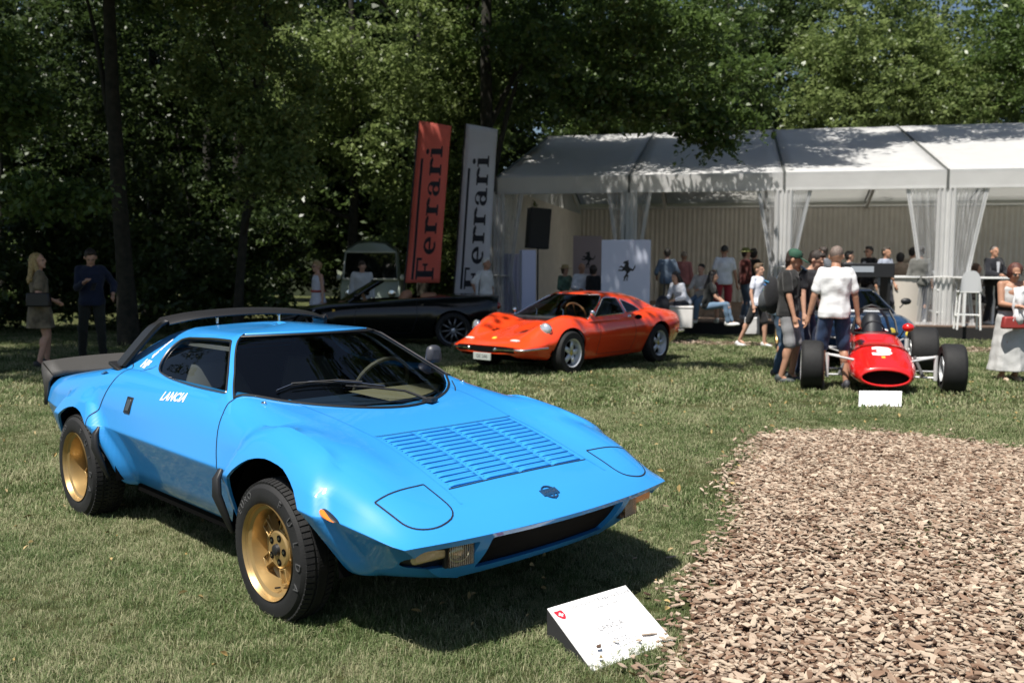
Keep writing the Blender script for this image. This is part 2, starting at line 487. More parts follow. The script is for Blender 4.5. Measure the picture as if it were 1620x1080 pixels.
def tuft(k, nb, rad, hh, wd):
    rs = np.random.RandomState(100+k); V = []; F = []; tn = []
    for i in range(nb):
        a = rs.rand()*2*pi; r = rad*sqrt(rs.rand()); x, y = r*cos(a), r*sin(a); h = hh*(.45+.75*rs.rand()); d = rs.rand()*2*pi
        ln = h*(.2+1.0*rs.rand()); px, py = -sin(d), cos(d); w_ = wd*(.6+.7*rs.rand())
        n = len(V)
        V += [(x-px*w_, y-py*w_, -.004), (x+px*w_, y+py*w_, -.004), (x+cos(d)*ln*.4+px*w_*.8, y+sin(d)*ln*.4+py*w_*.8, h*.62), (x+cos(d)*ln*.4-px*w_*.8, y+sin(d)*ln*.4-py*w_*.8, h*.62), (x+cos(d)*ln, y+sin(d)*ln, h*(.95-.35*rs.rand()))]
        F += [(n, n+1, n+2, n+3), (n+3, n+2, n+4)]; q = rs.rand(); q = q*.7 if rs.rand() < .8 else .7+.3*q
        tn += [q, q]
    me = bpy.data.meshes.new('tuft'); me.from_pydata(V, [], F); me.materials.append(M_BLADE)
    a = me.attributes.new('tone', 'FLOAT', 'FACE'); a.data.foreach_set('value', np.array(tn, np.float32))
    for p in me.polygons: p.use_smooth = True
    return proto('tuft', me)
def in_poly_np(x, y, poly):
    r = np.zeros(len(x), bool); j = len(poly)-1
    for i in range(len(poly)):
        xi, yi = poly[i]; xj, yj = poly[j]
        c = ((yi > y) != (yj > y)) & (x < (xj-xi)*(y-yi)/((yj-yi) or 1e-9)+xi); r ^= c; j = i
    return r
rs = np.random.RandomState(5)
def field(y0, y1, dens, pad=.5, hw=.60):
    A = (y1-y0)*(hw*(y0+y1)+2*pad); n = int(A*dens)
    y = y0+(y1-y0)*rs.rand(n*2); x = (rs.rand(n*2)*2-1)*(hw*y1+pad)
    k = np.abs(x) < hw*y+pad; return x[k][:n], y[k][:n]
def lawn_pts(y0, y1, dens):
    x, y = field(y0, y1, dens)
    # the mulch edge is ragged
    jx = .07*np.sin(y*9)+.05*np.sin(y*23+1)+rs.normal(0, .05, len(x)); jy = .05*np.sin(x*11)+rs.normal(0, .05, len(x))
    k = ~in_poly_np(x+jx, y+jy, MULCH) & ~in_poly_np(x, y, GRAVEL)
    x, y = x[k], y[k]; z = -.009*np.maximum(0, y-5)
    return np.stack([x, y, z], 1)
near = lawn_pts(1.9, 5.2, 800); mid = lawn_pts(5.2, 9.5, 260); far = lawn_pts(9.5, 24, 55)
T1 = [tuft(k, 46, .055, .035, .0013) for k in range(5)]; T2 = [tuft(20+k, 50, .10, .042, .0024) for k in range(4)]; T3 = [tuft(40+k, 46, .19, .055, .0055) for k in range(4)]
for P, T, s0 in ((near, T1, 1.), (mid, T2, .9), (far, T3, .9)):
    n = len(P)
    # height varies in soft patches
    h = .75+.35*np.sin(P[:, 0]*2.1+np.sin(P[:, 1]*1.7)*1.5)*np.sin(P[:, 1]*2.6+1)
    scatter('grass', P, s0*np.clip(h+.25*rs.rand(n), .55, 1.35), np.stack([rs.normal(0, .12, n), rs.normal(0, .12, n), rs.rand(n)*6.28], 1), T, M_BLADE)

# ------------------------------------------------------------------ wood chips
def chip_mat():
    m, t, b = _new('wood_chips'); b.inputs['Roughness'].default_value = .85; b.inputs['Specular IOR Level'].default_value = .2
    oi = t.nodes.new('ShaderNodeObjectInfo'); cr = t.nodes.new('ShaderNodeValToRGB'); e = cr.color_ramp; e.interpolation = 'LINEAR'
    e.elements[0].color = (.08, .05, .035, 1); e.elements[1].color = (.54, .44, .335, 1)
    for p, c in ((.12, (.22, .135, .09, 1)), (.3, (.30, .215, .155, 1)), (.5, (.37, .28, .21, 1)), (.72, (.45, .36, .275, 1))):
        q = e.elements.new(p); q.color = c
    tc = t.nodes.new('ShaderNodeTexCoord'); mp = t.nodes.new('ShaderNodeMapping'); mp.inputs['Scale'].default_value = (18, 160, 160)
    n = t.nodes.new('ShaderNodeTexNoise'); n.inputs['Scale'].default_value = 1.5; n.inputs['Detail'].default_value = 3
    t.links.new(tc.outputs['Object'], mp.inputs[0]); t.links.new(mp.outputs[0], n.inputs['Vector'])
    t.links.new(oi.outputs['Random'], cr.inputs[0])
    r = t.nodes.new('ShaderNodeMapRange'); r.inputs['To Min'].default_value = .6; r.inputs['To Max'].default_value = 1.25; t.links.new(n.outputs['Fac'], r.inputs['Value'])
    mx = t.nodes.new('ShaderNodeVectorMath'); mx.operation = 'SCALE'; t.links.new(cr.outputs[0], mx.inputs[0]); t.links.new(r.outputs[0], mx.inputs['Scale'])
    t.links.new(mx.outputs[0], b.inputs['Base Color'])
    return m
M_CHIP = chip_mat()
def chip_mesh(k):
    r = random.Random(300+k); n = r.choice([4, 4, 5, 6]); L = r.choice([r.uniform(.008, .02), r.uniform(.014, .034)]); W = r.uniform(.005, .014); poly = []
    for i in range(n):
        a = 2*pi*(i+.5*r.random())/n; poly.append((L*cos(a)*(1+.3*(r.random()-.5)), W*sin(a)*(1+.5*(r.random()-.5))))
    m = MB(); th = r.uniform(.002, .005); m.prism(poly, None, th)
    for i, v in enumerate(m.v): m.v[i] = (v[0], v[1], v[2]+.25*v[0]*v[0]*12*r.choice([-1, 1])*.3)
    me = m.mesh('wood_chip', None); me.materials.append(M_CHIP); return me
CH = [chip_mesh(k) for k in range(16)]
m = MB(); pm = [p for p in MULCH]
m.add([(x, y, .004+GZ(x, y)) for x, y in pm], [tuple(range(len(pm)))])
mulch = m.build('mulch_bed', mat('mulch_earth', (.16, .095, .06), .95, noise=.6, nscale=60, bump=.8, bscale=90)); tag(mulch, kind='structure')
def chips(n, poly, bx, zs, smin=.7, smax=1.25, edge=.05):
    x = bx[0]+(bx[1]-bx[0])*rs.rand(n); y = bx[2]+(bx[3]-bx[2])*rs.rand(n)
    k = in_poly_np(x+rs.normal(0, edge, n), y+rs.normal(0, edge, n), poly) & (np.abs(x) < .62*y+.6)
    x, y = x[k], y[k]; n = len(x); z = zs*rs.rand(n)-.009*np.maximum(0, y-5)+.004
    return np.stack([x, y, z], 1), smin+(smax-smin)*rs.rand(n), np.stack([rs.normal(0, .24, n), rs.normal(0, .20, n), rs.rand(n)*6.28], 1)
CP = [proto('chip', c) for c in CH]
# layers: nearest bed dense
P, S_, R_ = chips(70000, MULCH, (.2, 6.2, 1.9, 5.2), .030, .7, 1.3, .07)
scatter('wood_chips', P, S_, R_, CP, M_CHIP)
P, S_, R_ = chips(70000, MULCH, (.8, 6.2, 5.2, 8.2), .030, .8, 1.4, .09)
scatter('wood_chips', P, S_, R_, CP, M_CHIP)
# loose chips strewn in the grass beside the bed
P, S_, R_ = chips(420, [(x-.32, y+.12) for x, y in MULCH[:13]]+[(5, 8.6), (5, 4), (1, 1)], (.0, 4, 2.2, 8.4), .03)
k = ~in_poly_np(P[:, 0], P[:, 1], MULCH); P[:, 2] += .018
scatter('wood_chips', P[k], S_[k], R_[k], CP, M_CHIP)
P, S_, R_ = chips(9000, GRAVEL, (2.5, 13, 15.5, 20), .03, 1.2, 2.2)
scatter('bark_strip', P, S_, R_, CP, M_CHIP)
# the biggest chips in view, each an object
xs_ = []; rr = random.Random(9)
while len(xs_) < 300:
    y = 2.75+1.6*rr.random()**1.2; x = rr.uniform(.4, .58*y+.05)
    if inpoly((x-.04, y), MULCH): xs_.append((x, y))
for i, (x, y) in enumerate(xs_):
    o = link('wood_chip', CH[i % 16], None, mulch); o.location = (x, y, .028+.014*rr.random()); s_ = rr.uniform(.95, 1.45); o.scale = (s_, s_, s_)
    o.rotation_euler = (rr.gauss(0, .25), rr.gauss(0, .22), rr.uniform(0, 6.28))

# fallen leaves in the lawn
def fallen(k):
    r = random.Random(700+k); L = r.uniform(.012, .024); W = L*.45
    m = MB(); m.grid([[(-L, 0, .004), (-L*.4, W, .010), (L*.3, W*.9, .009), (L, 0, .003)], [(-L, 0, .004), (-L*.4, 0, .002), (L*.3, 0, .002), (L, 0, .003)], [(-L, 0, .004), (-L*.4, -W, .009), (L*.3, -W*.9, .012), (L, 0, .003)]])
    me = m.mesh('fallen_leaf', 60); me.materials.append(MATS['dry_leaf']); return proto('fallen_leaf', me)
mat('dry_leaf', (.30, .22, .09), .6, noise=.5, nscale=1.5, coords='Generated')
x, y = field(2.2, 13, 9); k = ~in_poly_np(x, y, MULCH); x, y = x[k], y[k]; n = len(x)
scatter('fallen_leaves', np.stack([x, y, .022-.009*np.maximum(0, y-5)+.012*rs.rand(n)], 1), .7+.7*rs.rand(n), np.stack([rs.normal(0, .5, n), rs.normal(0, .5, n), rs.rand(n)*6.28], 1), [fallen(q) for q in range(4)], MATS['dry_leaf'])
# ------------------------------------------------------------------ the blue wedge in front
M_BLUE = mat('blue_paint', (.034, .29, .73), .42, coat=1.0, spec=.22)
M_BLK = mat('black_plastic', (.012, .012, .013), .5, bump=.08, bscale=200)
M_GAP = mat('panel_gap', (.004, .006, .012), .8)
M_RUB = mat('tyre_rubber', (.008, .008, .0085), .75, noise=.3, nscale=20, bump=.15, bscale=150)
M_CHR = mat('chrome', (.8, .8, .8), .12, metal=1)
M_DKCH = mat('dull_metal', (.35, .34, .33), .3, metal=1)
M_INT = mat('cabin_trim', (.012, .014, .018), .8)
M_MATT = mat('matt_black_vinyl', (.045, .043, .04), .62, bump=.2, bscale=400)
M_WELL = mat('wheel_well', (.004, .004, .004), .95, spec=.05)
M_GOLD = mat('gold_alloy', (.43, .29, .12), .38, metal=.6, coat=.3)
M_WS = glassmat('windscreen_glass', (.62, .66, .62), .012, 1.5)
M_AMB = mat('amber_lens', (.85, .22, .02), .15, coat=1)
M_LENS = mat('ribbed_lens', (.50, .48, .38), .2, coat=1)
M_WHITE = mat('white_lettering', (.8, .8, .8), .4)

car = thing('sports_car', 'wedge-shaped bright blue coupe with gold wheels and black roof hoop, nearest car', 'car', (-1.1384, 4.9563, -.004), radians(-45.663))
ST = [ # s, yB,zB, yC,zC, yS,zS, yH,zH, yV,zV, zT
 (-1.74, .68, .32, .775, .60, .752, .690, .69, .745, .42, .750, .752),
 (-1.50, .68, .30, .800, .585, .772, .715, .70, .782, .45, .785, .788),
 (-1.20, .675, .245, .803, .572, .778, .735, .70, .825, .47, .828, .828),
 (-0.90, .675, .245, .802, .565, .774, .745, .695, .860, .50, .868, .868),
 (-0.60, .675, .245, .800, .560, .764, .745, .685, .872, .50, .88, .88),
 (-0.20, .675, .245, .800, .556, .755, .745, .675, .865, .50, .87, .872),
 (0.20, .675, .245, .800, .552, .746, .745, .668, .858, .50, .86, .86),
 (0.45, .675, .245, .800, .550, .745, .743, .655, .848, .50, .85, .85),
 (0.65, .675, .245, .802, .549, .755, .738, .630, .820, .48, .820, .820),
 (0.90, .675, .245, .815, .549, .768, .732, .615, .792, .44, .785, .783),
 (1.20, .69, .28, .835, .549, .785, .708, .610, .748, .44, .726, .724),
 (1.45, .70, .275, .848, .538, .795, .660, .620, .697, .44, .666, .664),
 (1.68, .69, .278, .832, .516, .760, .600, .640, .618, .44, .597, .595),
 (1.83, .665, .285, .803, .492, .715, .544, .620, .556, .44, .546, .546),
 (1.925, .59, .288, .777, .472, .700, .490, .600, .497, .44, .493, .493),
 (1.965, .53, .287, .755, .4640, .72, .4648, .60, .4650, .42, .4652, .4652)]
SR = [0, .3, .03, .42, .42, .35, 0]
ARCH_F = roundpoly([(1.50, .10), (1.49, .36), (1.43, .505), (1.33, .60), (1.20, .655), (1.03, .668), (.90, .645), (.79, .585), (.715, .50), (.675, .37), (.68, .10)], .05, 2)
ARCH_R = roundpoly([(-.70, .10), (-.72, .37), (-.79, .50), (-.86, .57), (-.97, .625), (-1.10, .642), (-1.22, .615), (-1.33, .545), (-1.41, .44), (-1.45, .33), (-1.46, .10)], .05, 2)
def dist_poly(p, poly):
    if inpoly(p, poly): return 0
    d = 9
    for i in range(len(poly)):
        a = Vector(poly[i-1]); b = Vector(poly[i]); q = Vector(p); t = (q-a).dot(b-a)/max(1e-9, (b-a).length_squared); t = max(0, min(1, t))
        d = min(d, (q-a-(b-a)*t).length)
    return d
def warp(s, y, z, zc):
    k = .16*ss(s, 1.0, 1.9)
    x = s-k*y*y
    if z < zc: x -= .165*ss(s, 1.2, 1.965)*(zc-z)/.19
    return x
FO_F = roundpoly([(1.575, .05), (1.565, .40), (1.525, .53), (1.455, .64), (1.395, .76), (1.30, .87), (1.15, .905), (1.0, .885), (.86, .80), (.745, .655), (.655, .52), (.61, .37), (.61, .05)], .05, 2)
FO_R = roundpoly([(-.63, .05), (-.65, .38), (-.72, .52), (-.80, .61), (-.93, .705), (-1.10, .735), (-1.27, .70), (-1.39, .615), (-1.465, .50), (-1.50, .35), (-1.5, .05)], .05, 2)
def flare(co):
    x, y, z = co
    if abs(y) < .45 or z < .2: return co
    s = 1 if y > 0 else -1
    q = (x, z+max(0, .755-abs(y))*.9*ss(z, .58, .66))
    for A, O, out, up in ((ARCH_F, FO_F, .040, .022), (ARCH_R, FO_R, .058, .034)):
        if not inpoly(q, O): continue
        dO = min_edge(q, O); dA = dist_poly(q, A)
        t = dO/(dO+dA+1e-6); k = ss(t, 0, .30)
        k2 = ss(z, .56, .76)
        # keep the waist crease alive on the flanks
        return (x, y+s*k*(out*(1-k2)+.004*k2), z+k*up*k2)
    return co
def min_edge(p, poly):
    d = 9; q = Vector(p)
    for i in range(len(poly)):
        a = Vector(poly[i-1]); b = Vector(poly[i]); t = (q-a).dot(b-a)/max(1e-9, (b-a).length_squared); t = max(0, min(1, t))
        d = min(d, (q-a-(b-a)*t).length)
    return d
bm = bmesh.new()
stations = [-1.74+i*(1.965+1.74)/210 for i in range(211)]
def section(s):
    r = interp_table(ST, s)
    yB, zB, yC, zC, yS, zS, yH, zH, yV, zV, zT = r
    P = [(yB-.12, zB-.03), (yB, zB), (yC, zC), (yS, zS), (yH, zH), (yV, zV), (0, zT)]
    L = round_section([(*p, 0) for p in P], SR, [2, 12, 13, 8, 5, 8], 4)
    return [(warp(s, p.x, p.y, zC), p.x, p.y) for p in L], zC
rings = []; base = []; disp = []
for s in stations:
    half, _ = section(s); base.append(half); disp.append([[b-a for a, b in zip(p, flare(p))] for p in half])
D = np.array(disp)
for it in range(2):
    Dp = np.pad(D, ((1, 1), (1, 1), (0, 0)), 'edge')
    D = (Dp[:-2, 1:-1]+Dp[2:, 1:-1]+Dp[1:-1, :-2]+Dp[1:-1, 2:]+2*D)/6
for half, dd in zip(base, D):
    half = [(p[0]+d[0], p[1]+d[1], p[2]+d[2]) for p, d in zip(half, dd)]
    full = [(x, -y, z) for x, y, z in half]+[(x, y, z) for x, y, z in half[-2::-1]]
    rings.append([bm.verts.new(p) for p in full])
nr = len(rings[0])
for i in range(len(rings)-1):
    for j in range(nr-1):
        bm.faces.new((rings[i][j], rings[i+1][j], rings[i+1][j+1], rings[i][j+1]))
# rear panel
bm.faces.new(rings[0])
# front fascia: between the leading edge and the lip
half, zC = section(1.965)
last = rings[-1]; NC = 2+4+12+4   # index of the crease corner inside the half section
low = [v.co.copy() for v in last[:NC+8]]
idx = min(range(len(low)), key=lambda k: abs(low[k].z-.464)+abs(abs(low[k].y)-.755)*.2)
E = [v for v in last[idx:nr-idx]]
nE = len(E); K = idx
rows = [E]
for k in range(1, K+1):
    row = []
    for q, v in enumerate(E):
        if q == 0: row.append(last[idx-k]); continue
        if q == nE-1: row.append(last[nr-1-idx+k]); continue
        c0 = last[idx-k].co; y = v.co.y*(abs(c0.y)/abs(E[0].co.y))
        t = (E[0].co.z-c0.z)/(E[0].co.z-last[0].co.z)
        xs = c0.x+.16*c0.y*c0.y-.16*y*y + .02*sin(pi*t)*(1-(y/.75)**4)
        row.append(bm.verts.new((xs, y, c0.z+ .004*(1-(y/.7)**2))))
    rows.append(row)
for a, b in zip(rows[:-1], rows[1:]):
    for q in range(nE-1): bm.faces.new((a[q], a[q+1], b[q+1], b[q]))
bmesh.ops.recalc_face_normals(bm, faces=bm.faces)
bm.normal_update()
body_tree = BVHTree.FromBMesh(bm)
# ---- openings
for s in (-1, 1):
    for poly in (ARCH_F, ARCH_R):
        fs = cut_poly(bm, poly, 'side', lambda f: f.calc_center_median().y*s > .42)
        bmesh.ops.delete(bm, geom=fs, context='FACES')
def arch_edge(e):
    c = (e.verts[0].co+e.verts[1].co)/2
    return abs(c.y) > .45 and c.z > .2 and (abs(c.x-1.07) < .45 or abs(c.x+1.08) < .45)
boundary_extrude(bm, arch_edge, lambda c: Vector((0, -.014 if c.y > 0 else .014, -.002)))
# cockpit hole under the greenhouse
def gh_base(t):   # half outline of the greenhouse at the scuttle, t in 0..1
    pass
hole = [(.88, 0), (.835, .225), (.735, .378), (.61, .49), (.47, .575), (.3, .625), (-.3, .64), (-.70, .62), (-.72, 0)]
hole = [(x, y) for x, y in hole]+[(x, -y) for x, y in hole[-2:0:-1]]
fs = cut_poly(bm, hole, 'top', lambda f: f.calc_center_median().z > .6)
bmesh.ops.delete(bm, geom=fs, context='FACES')
# louvre panel sunk into the bonnet
LX0, LX1, LY = 1.212, 1.688, .392
lp = [(LX0, -LY), (LX1, -LY), (LX1, LY), (LX0, LY)]
fs = cut_poly(bm, lp, 'top', lambda f: f.calc_center_median().z > .5)
vent = split_part(bm, fs, 'bonnet_vent', M_BLUE, car)
for v in vent.data.vertices: v.co.z -= .017
boundary_extrude(bm, lambda e: all(LX0-.01 < v.co.x < LX1+.01 and abs(v.co.y) < LY+.01 and v.co.z > .5 for v in e.verts), lambda c: Vector((0, 0, -.02)))
# front grille opening + lamp pods in the fascia
GR = roundpoly([(-.385, .446), (.385, .446), (.375, .300), (-.375, .300)], .012, 2)
fs = cut_poly(bm, GR, 'front', lambda f: f.calc_center_median().x > 1.6 and f.calc_center_median().z < .455)
grille = split_part(bm, fs, 'grille', mat('grille_mesh', (.006, .006, .006), .85, bump=.3, bscale=500, spec=.12), car)
for v in grille.data.vertices: v.co.x -= .03
pods = []
for s in (-1, 1):
    pp = roundpoly([(s*.435, .440), (s*.675, .440), (s*.70, .405), (s*.675, .352), (s*.44, .338)], [.012, .03, .03, .03, .012], 3)
    if s < 0: pp = pp[::-1]
    fs = cut_poly(bm, pp, 'front', lambda f: f.calc_center_median().x > 1.5 and f.calc_center_median().z < .456)
    pods.append(split_part(bm, fs, 'lamp_recess', M_BLK, car))
    for v in pods[-1].data.vertices: v.co.x -= .03
def fas_edge(e):
    c = (e.verts[0].co+e.verts[1].co)/2
    return c.x > 1.55 and .27 < c.z < .452 and abs(c.y) < .79
boundary_extrude(bm, fas_edge, lambda c: Vector((-.034, 0, 0)))
body = finish(bm, 'body', M_BLUE, car, 30); bm.free()

# ---- louvre blades
NL = 13; pitch = (LX1-LX0)/NL
def hood(x, y):
    h = proj_pt(body_tree, (x, y), 'top')[0]; return h.z if h else .6
cols = [(-LY+.012, -.205), (-.190, -.008), (.008, .190), (.205, LY-.012)]
blade = None
for ci, (ya, yb) in enumerate(cols):
    for r in range(NL):
        x0 = LX0+pitch*(r+.18); x1 = x0+pitch*.66; yc = (ya+yb)/2; L = yb-ya
        z0 = hood(x0, yc); z1 = hood(x1, yc)
        if blade is None:
            bb_ = MB(); rows = []
            n = 10
            for i in range(n+1):
                u = -1+2*i/n; k = min(1, (1-abs(u))/.08) if abs(u) < 1 else 0
                k = sqrt(max(0, 1-(1-k)**2))
                rows.append([(0, u*.093, -.009+.011*k), (pitch*.25, u*.093, -.006+.012*k), (pitch*.66, u*.093, .0005+.0035*k), (pitch*.66, u*.093, -.012)])
            bb_.grid(rows)
            blade = bb_.mesh('louvre', 50); blade.materials.append(M_BLUE)
        o = link('louvre', blade, None, vent)
        o.location = (x0, yc, z0); o.scale = (1, L/.186, 1); o.rotation_euler = (0, math.atan2(z0-z1, x1-x0), 0)
m = MB()
for y0, y1 in ((-LY-.001, -LY+.013), (-.206, -.189), (-.009, .009), (.189, .206), (LY-.013, LY+.001)):
    n = 14; P = []
    for i in range(n+1):
        x = LX0+(LX1-LX0)*i/n; P.append([(x, y0, hood(x, y0)-.0015), (x, y1, hood(x, y1)-.0015)])
    m.grid(P)
for i in range(NL+1):
    x = LX0+pitch*(i-.16) if i else LX0
    x2 = min(x+pitch*.34, LX1)
    P = [[(x, y, hood(x, y)-.002), (x2, y, hood(x2, y)-.002)] for y in [-LY+2*LY*j/16 for j in range(17)]]
    m.grid(P)
fr = m.build('louvre_frame', M_BLUE, vent)

# ---- greenhouse
def side_y(z):
    T = [(.70, .735), (.76, .728), (.80, .704), (.84, .676), (.88, .643), (.93, .596), (.98, .552), (1.03, .505), (1.06, .472), (1.08, .440), (1.092, .405)]
    T = [(a, b) for a, b in T]; return interp_table(T, z)[0]
GZT = [(.70, 1.02, .66, -1.02), (.76, .95, .58, -1.02), (.80, .885, .515, -1.0), (.84, .795, .452, -.97), (.88, .70, .388, -.92), (.95, .54, .278, -.83), (1.02, .385, .168, -.73), (1.06, .295, .107, -.66), (1.08, .25, .075, -.60), (1.092, .215, .05, -.55)]
def outline(z):
    xf, xa, xr = interp_table(GZT, z); Y = side_y(z); ya = Y-.028
    out = []; n = 22
    for i in range(n+1):   # windscreen arc
        th = pi/2*i/n; y = ya*sin(th)
        u = y/ya
        x = xf-(xf-xa)*(u**2.0 if u > 0 else 0)
        out.append((x, y))
    for i in range(1, 4):     # pillar round
        t = i/3; out.append((xa-.012*t-.03*t*t, ya+(Y-ya-.006)*(1-(1-t)**2)))
    n2 = 26; xs = out[-1][0]; ys = out[-1][1]
    for i in range(1, n2+1):
        t = i/n2; x = xs+(xr-xs)*t; y = ys+.008*sin(pi*min(1, t*1.2))*(1 if t < .83 else 1)-.03*t*t*(z-.7)/.3
        out.append((x, y))
    xe, ye = out[-1]
    for i in range(1, 9):     # tail
        t = i/8; th = pi/2*t; out.append((xe-.05*sin(th), ye*cos(th)))
    return out
zs = [.72, .75, .78]+[.80+i*(1.092-.80)/26 for i in range(27)]
bm = bmesh.new(); G = []
for z in zs:
    h = outline(z); full = [(x, y) for x, y in h]+[(x, -y) for x, y in h[-2:0:-1]]
    # slightly domed header: upper rows rise toward the centre
    G.append([bm.verts.new((x, y, z+ (.012*(1-min(1, abs(y)/.42)**2)*ss(z, .98, 1.09)))) for x, y in full])
ng = len(G[0]); NA = 22
top = G[-1]; cen = Vector((-.2, 0, 0))
prevr = top; zt0 = 1.092
for t in (.07, .18, .34, .52, .7, .86):
    row = []
    for v in top:
        p = cen+(v.co-cen)*(1-t); p.x = v.co.x+(cen.x-v.co.x)*t; row.append(bm.verts.new((p.x, v.co.y*(1-t), v.co.z+(.026)*(1-(1-t)**2.2))))
    G.append(row)
    prevr = row
for i in range(len(G)-1):
    for j in range(ng):
        k = (j+1) % ng; bm.faces.new((G[i][j], G[i][k], G[i+1][k], G[i+1][j]))
bm.faces.new(G[-1][::-1])
bmesh.ops.recalc_face_normals(bm, faces=bm.faces)
gh_tree = BVHTree.FromBMesh(bm)
bm.faces.ensure_lookup_table()
# windscreen = front arc columns, rows between scuttle and header
wsf = []
for i in range(3, len(zs)-1):
    for j in list(range(0, NA-1))+list(range(ng-NA+1, ng)):
        if i <= 28: wsf.append(bm.faces[i*ng+j])
for i in range(0, 3):
    for j in list(range(0, NA-1))+list(range(ng-NA+1, ng)): wsf.append(bm.faces[i*ng+j])
ws = split_part(bm, wsf, 'windscreen', M_WS, car, offset=-.004)
SW = roundpoly([(.405, .852), (.10, .852), (-.24, .866), (-.40, .885), (-.475, .93), (-.50, .99), (-.47, 1.035), (-.40, 1.052), (-.1, 1.066), (.072, 1.066)], [.015, .2, .12, .06, .05, .05, .04, .05, .1, .015], 4)
swo = []
for s in (-1, 1):
    fs = cut_poly(bm, SW, 'side', lambda f: f.calc_center_median().y*s > .3)
    swo.append(split_part(bm, fs, 'side_window', M_WS, car, offset=-.006))
cabin = finish(bm, 'cabin_shell', M_BLUE, car, 38); bm.free()
cabin.name = 'roof'
sol = cabin.modifiers.new('thickness', 'SOLIDIFY'); sol.thickness = .018; sol.offset = -1; sol.material_offset = 1
cabin.data.materials.append(M_INT)
# trims
m = MB()
wl = []   # scuttle line where the screen meets the bonnet
for j in list(range(ng-NA+1, ng))+list(range(0, NA)):
    prev = None
    for i in range(len(zs)):
        h = outline(zs[i]); full = [(x, y) for x, y in h]+[(x, -y) for x, y in h[-2:0:-1]]
        x, y = full[j]; zb = proj_pt(body_tree, (x, y), 'top')[0]
        if zb is None: continue
        d = zs[i]-zb.z
        if d >= 0 and prev is not None:
            t = prev[3]/(prev[3]-d); wl.append((prev[0]+(x-prev[0])*t, prev[1]+(y-prev[1])*t, prev[2]+(zs[i]-prev[2])*t)); break
        prev = (x, y, zs[i], d)
m.tube([(x+.003, y, z+.003) for x, y, z in wl], .007, 6)
hd = [G_ for G_ in []]
for s in (-1, 1):
    pl = [];
    for z in zs[3:]:
        x, y = outline(z)[NA-1]
        if z > wl[0][2]-.01: pl.append((x+.002, s*(y+.002), z))
    m.tube(pl, .005, 6)
z = zs[-2]; hl = []
for j in list(range(ng-NA+1, ng))+list(range(0, NA)):
    h = outline(z); full = [(x, y) for x, y in h]+[(x, -y) for x, y in h[-2:0:-1]]; x, y = full[j]
    hl.append((x+.002, y, z+.001+.012*(1-min(1, abs(y)/.42)**2)*ss(z, .98, 1.09)))
m.tube(hl, .006, 6)
m.build('screen_rubber', M_BLK, car)
for s in (-1, 1):
    m = MB(); P = []
    for q in SW+[SW[0]]:
        h, n = proj_pt(gh_tree, q, 'side', s)
        if h is not None: P.append(tuple(h+Vector((0, s*.001, 0))))
    m.tube(P, .0055, 6, caps=False)
    m.build('window_trim', M_DKCH, car)

def spline2(p): return [(v.x, v.y) for v in spline([(a, b, 0) for a, b in p], 5)]
# ---- panel gaps, drawn on the surface
allt = bvh_of(body, cabin)
def gap(name, tree, pts, ax, s_, w, closed=False, mt=None, proud=.002):
    m = MB(); seam(m, tree, pts, ax, s_, w, proud, closed, .012); return m.build(name, mt or M_GAP, car)
for s in (-1, 1):
    gap('door_gap', allt, spline2([(.47, .842), (.476, .80), (.50, .72), (.54, .62), (.575, .555), (.60, .47), (.612, .40)]), 'side', s, .006)
    gap('door_gap', allt, spline2([(-.80, .895), (-.745, .868), (-.768, .80), (-.80, .72), (-.835, .64), (-.848, .58), (-.83, .52)]), 'side', s, .007)
    gap('pillar_gap', allt, [(-.60, .868), (-.50, .89), (-.475, .905)], 'side', s, .003)
    lid = [(1.632, s*.477), (1.835, s*.475), (1.858, s*.60), (1.815, s*.690), (1.655, s*.722)]
    lid = roundpoly(lid, [.004, .09, .07, .06, .004], 5)
    gap('headlamp_lid_gap', body_tree, lid, 'top', 1, .0065, True)
    gap('bonnet_ridge', body_tree, [(.62, s*.46), (.9, s*.435), (1.21, s*.40), (1.70, s*.41), (1.79, s*.42)], 'top', 1, .010, mt=M_BLUE, proud=.0014)
gap('bonnet_gap', body_tree, [(LX0-.004, -.40), (LX0-.004, .40)], 'top', 1, .003)
gap('bonnet_gap', body_tree, [(LX1+.004, -.40), (LX1+.004, .40)], 'top', 1, .006)

gap('bonnet_gap', body_tree, [(.60, .55), (.72, .47), (.78, .42)], 'top', 1, .006)
# sill, floor, wells
m = MB()
m.box((0, 0, .25), (3.1, 1.0, .05)); m.box((.0, 0, .235), (1.30, 1.32, .06))
m.box((1.0, 0, .40), (.9, .9, .3)); m.box((-1.15, 0, .42), (1.0, .9, .42)); m.box((1.5, 0, .34), (.3, 1.0, .12))
for s in (-1, 1):
    for cx in (1.07, -1.09):
        pr = [(.42*cos(a), .42*sin(a)) for a in [pi*i/12 for i in range(13)]]
        rows = [[(cx+p[0], s*yy, .27+p[1]) for yy in (.46, .77)] for p in pr]; m.grid(rows)
        m.add([(cx-.40, s*.46, .24), (cx+.40, s*.46, .24), (cx+.36, s*.46, .60), (cx-.36, s*.46, .60)], [(0, 1, 2, 3)])
m.build('chassis', M_WELL, car)
for s in (-1, 1):
    for (x, z, dz) in ((.655, .50, .17), (-.765, .50, .16)):   # gravel guards
        m = MB(); m.tube([(x-.005, s*.815, z+.06), (x, s*.84, z+.02), (x+.01*1, s*.845, z-.05), (x+.035, s*.82, z-.14), (x+.04, s*.79, z-.22)], [.014, .024, .026, .02, .012], 8, flat=.7)
        m.build('arch_guard', M_BLK, car, bevel=.004)
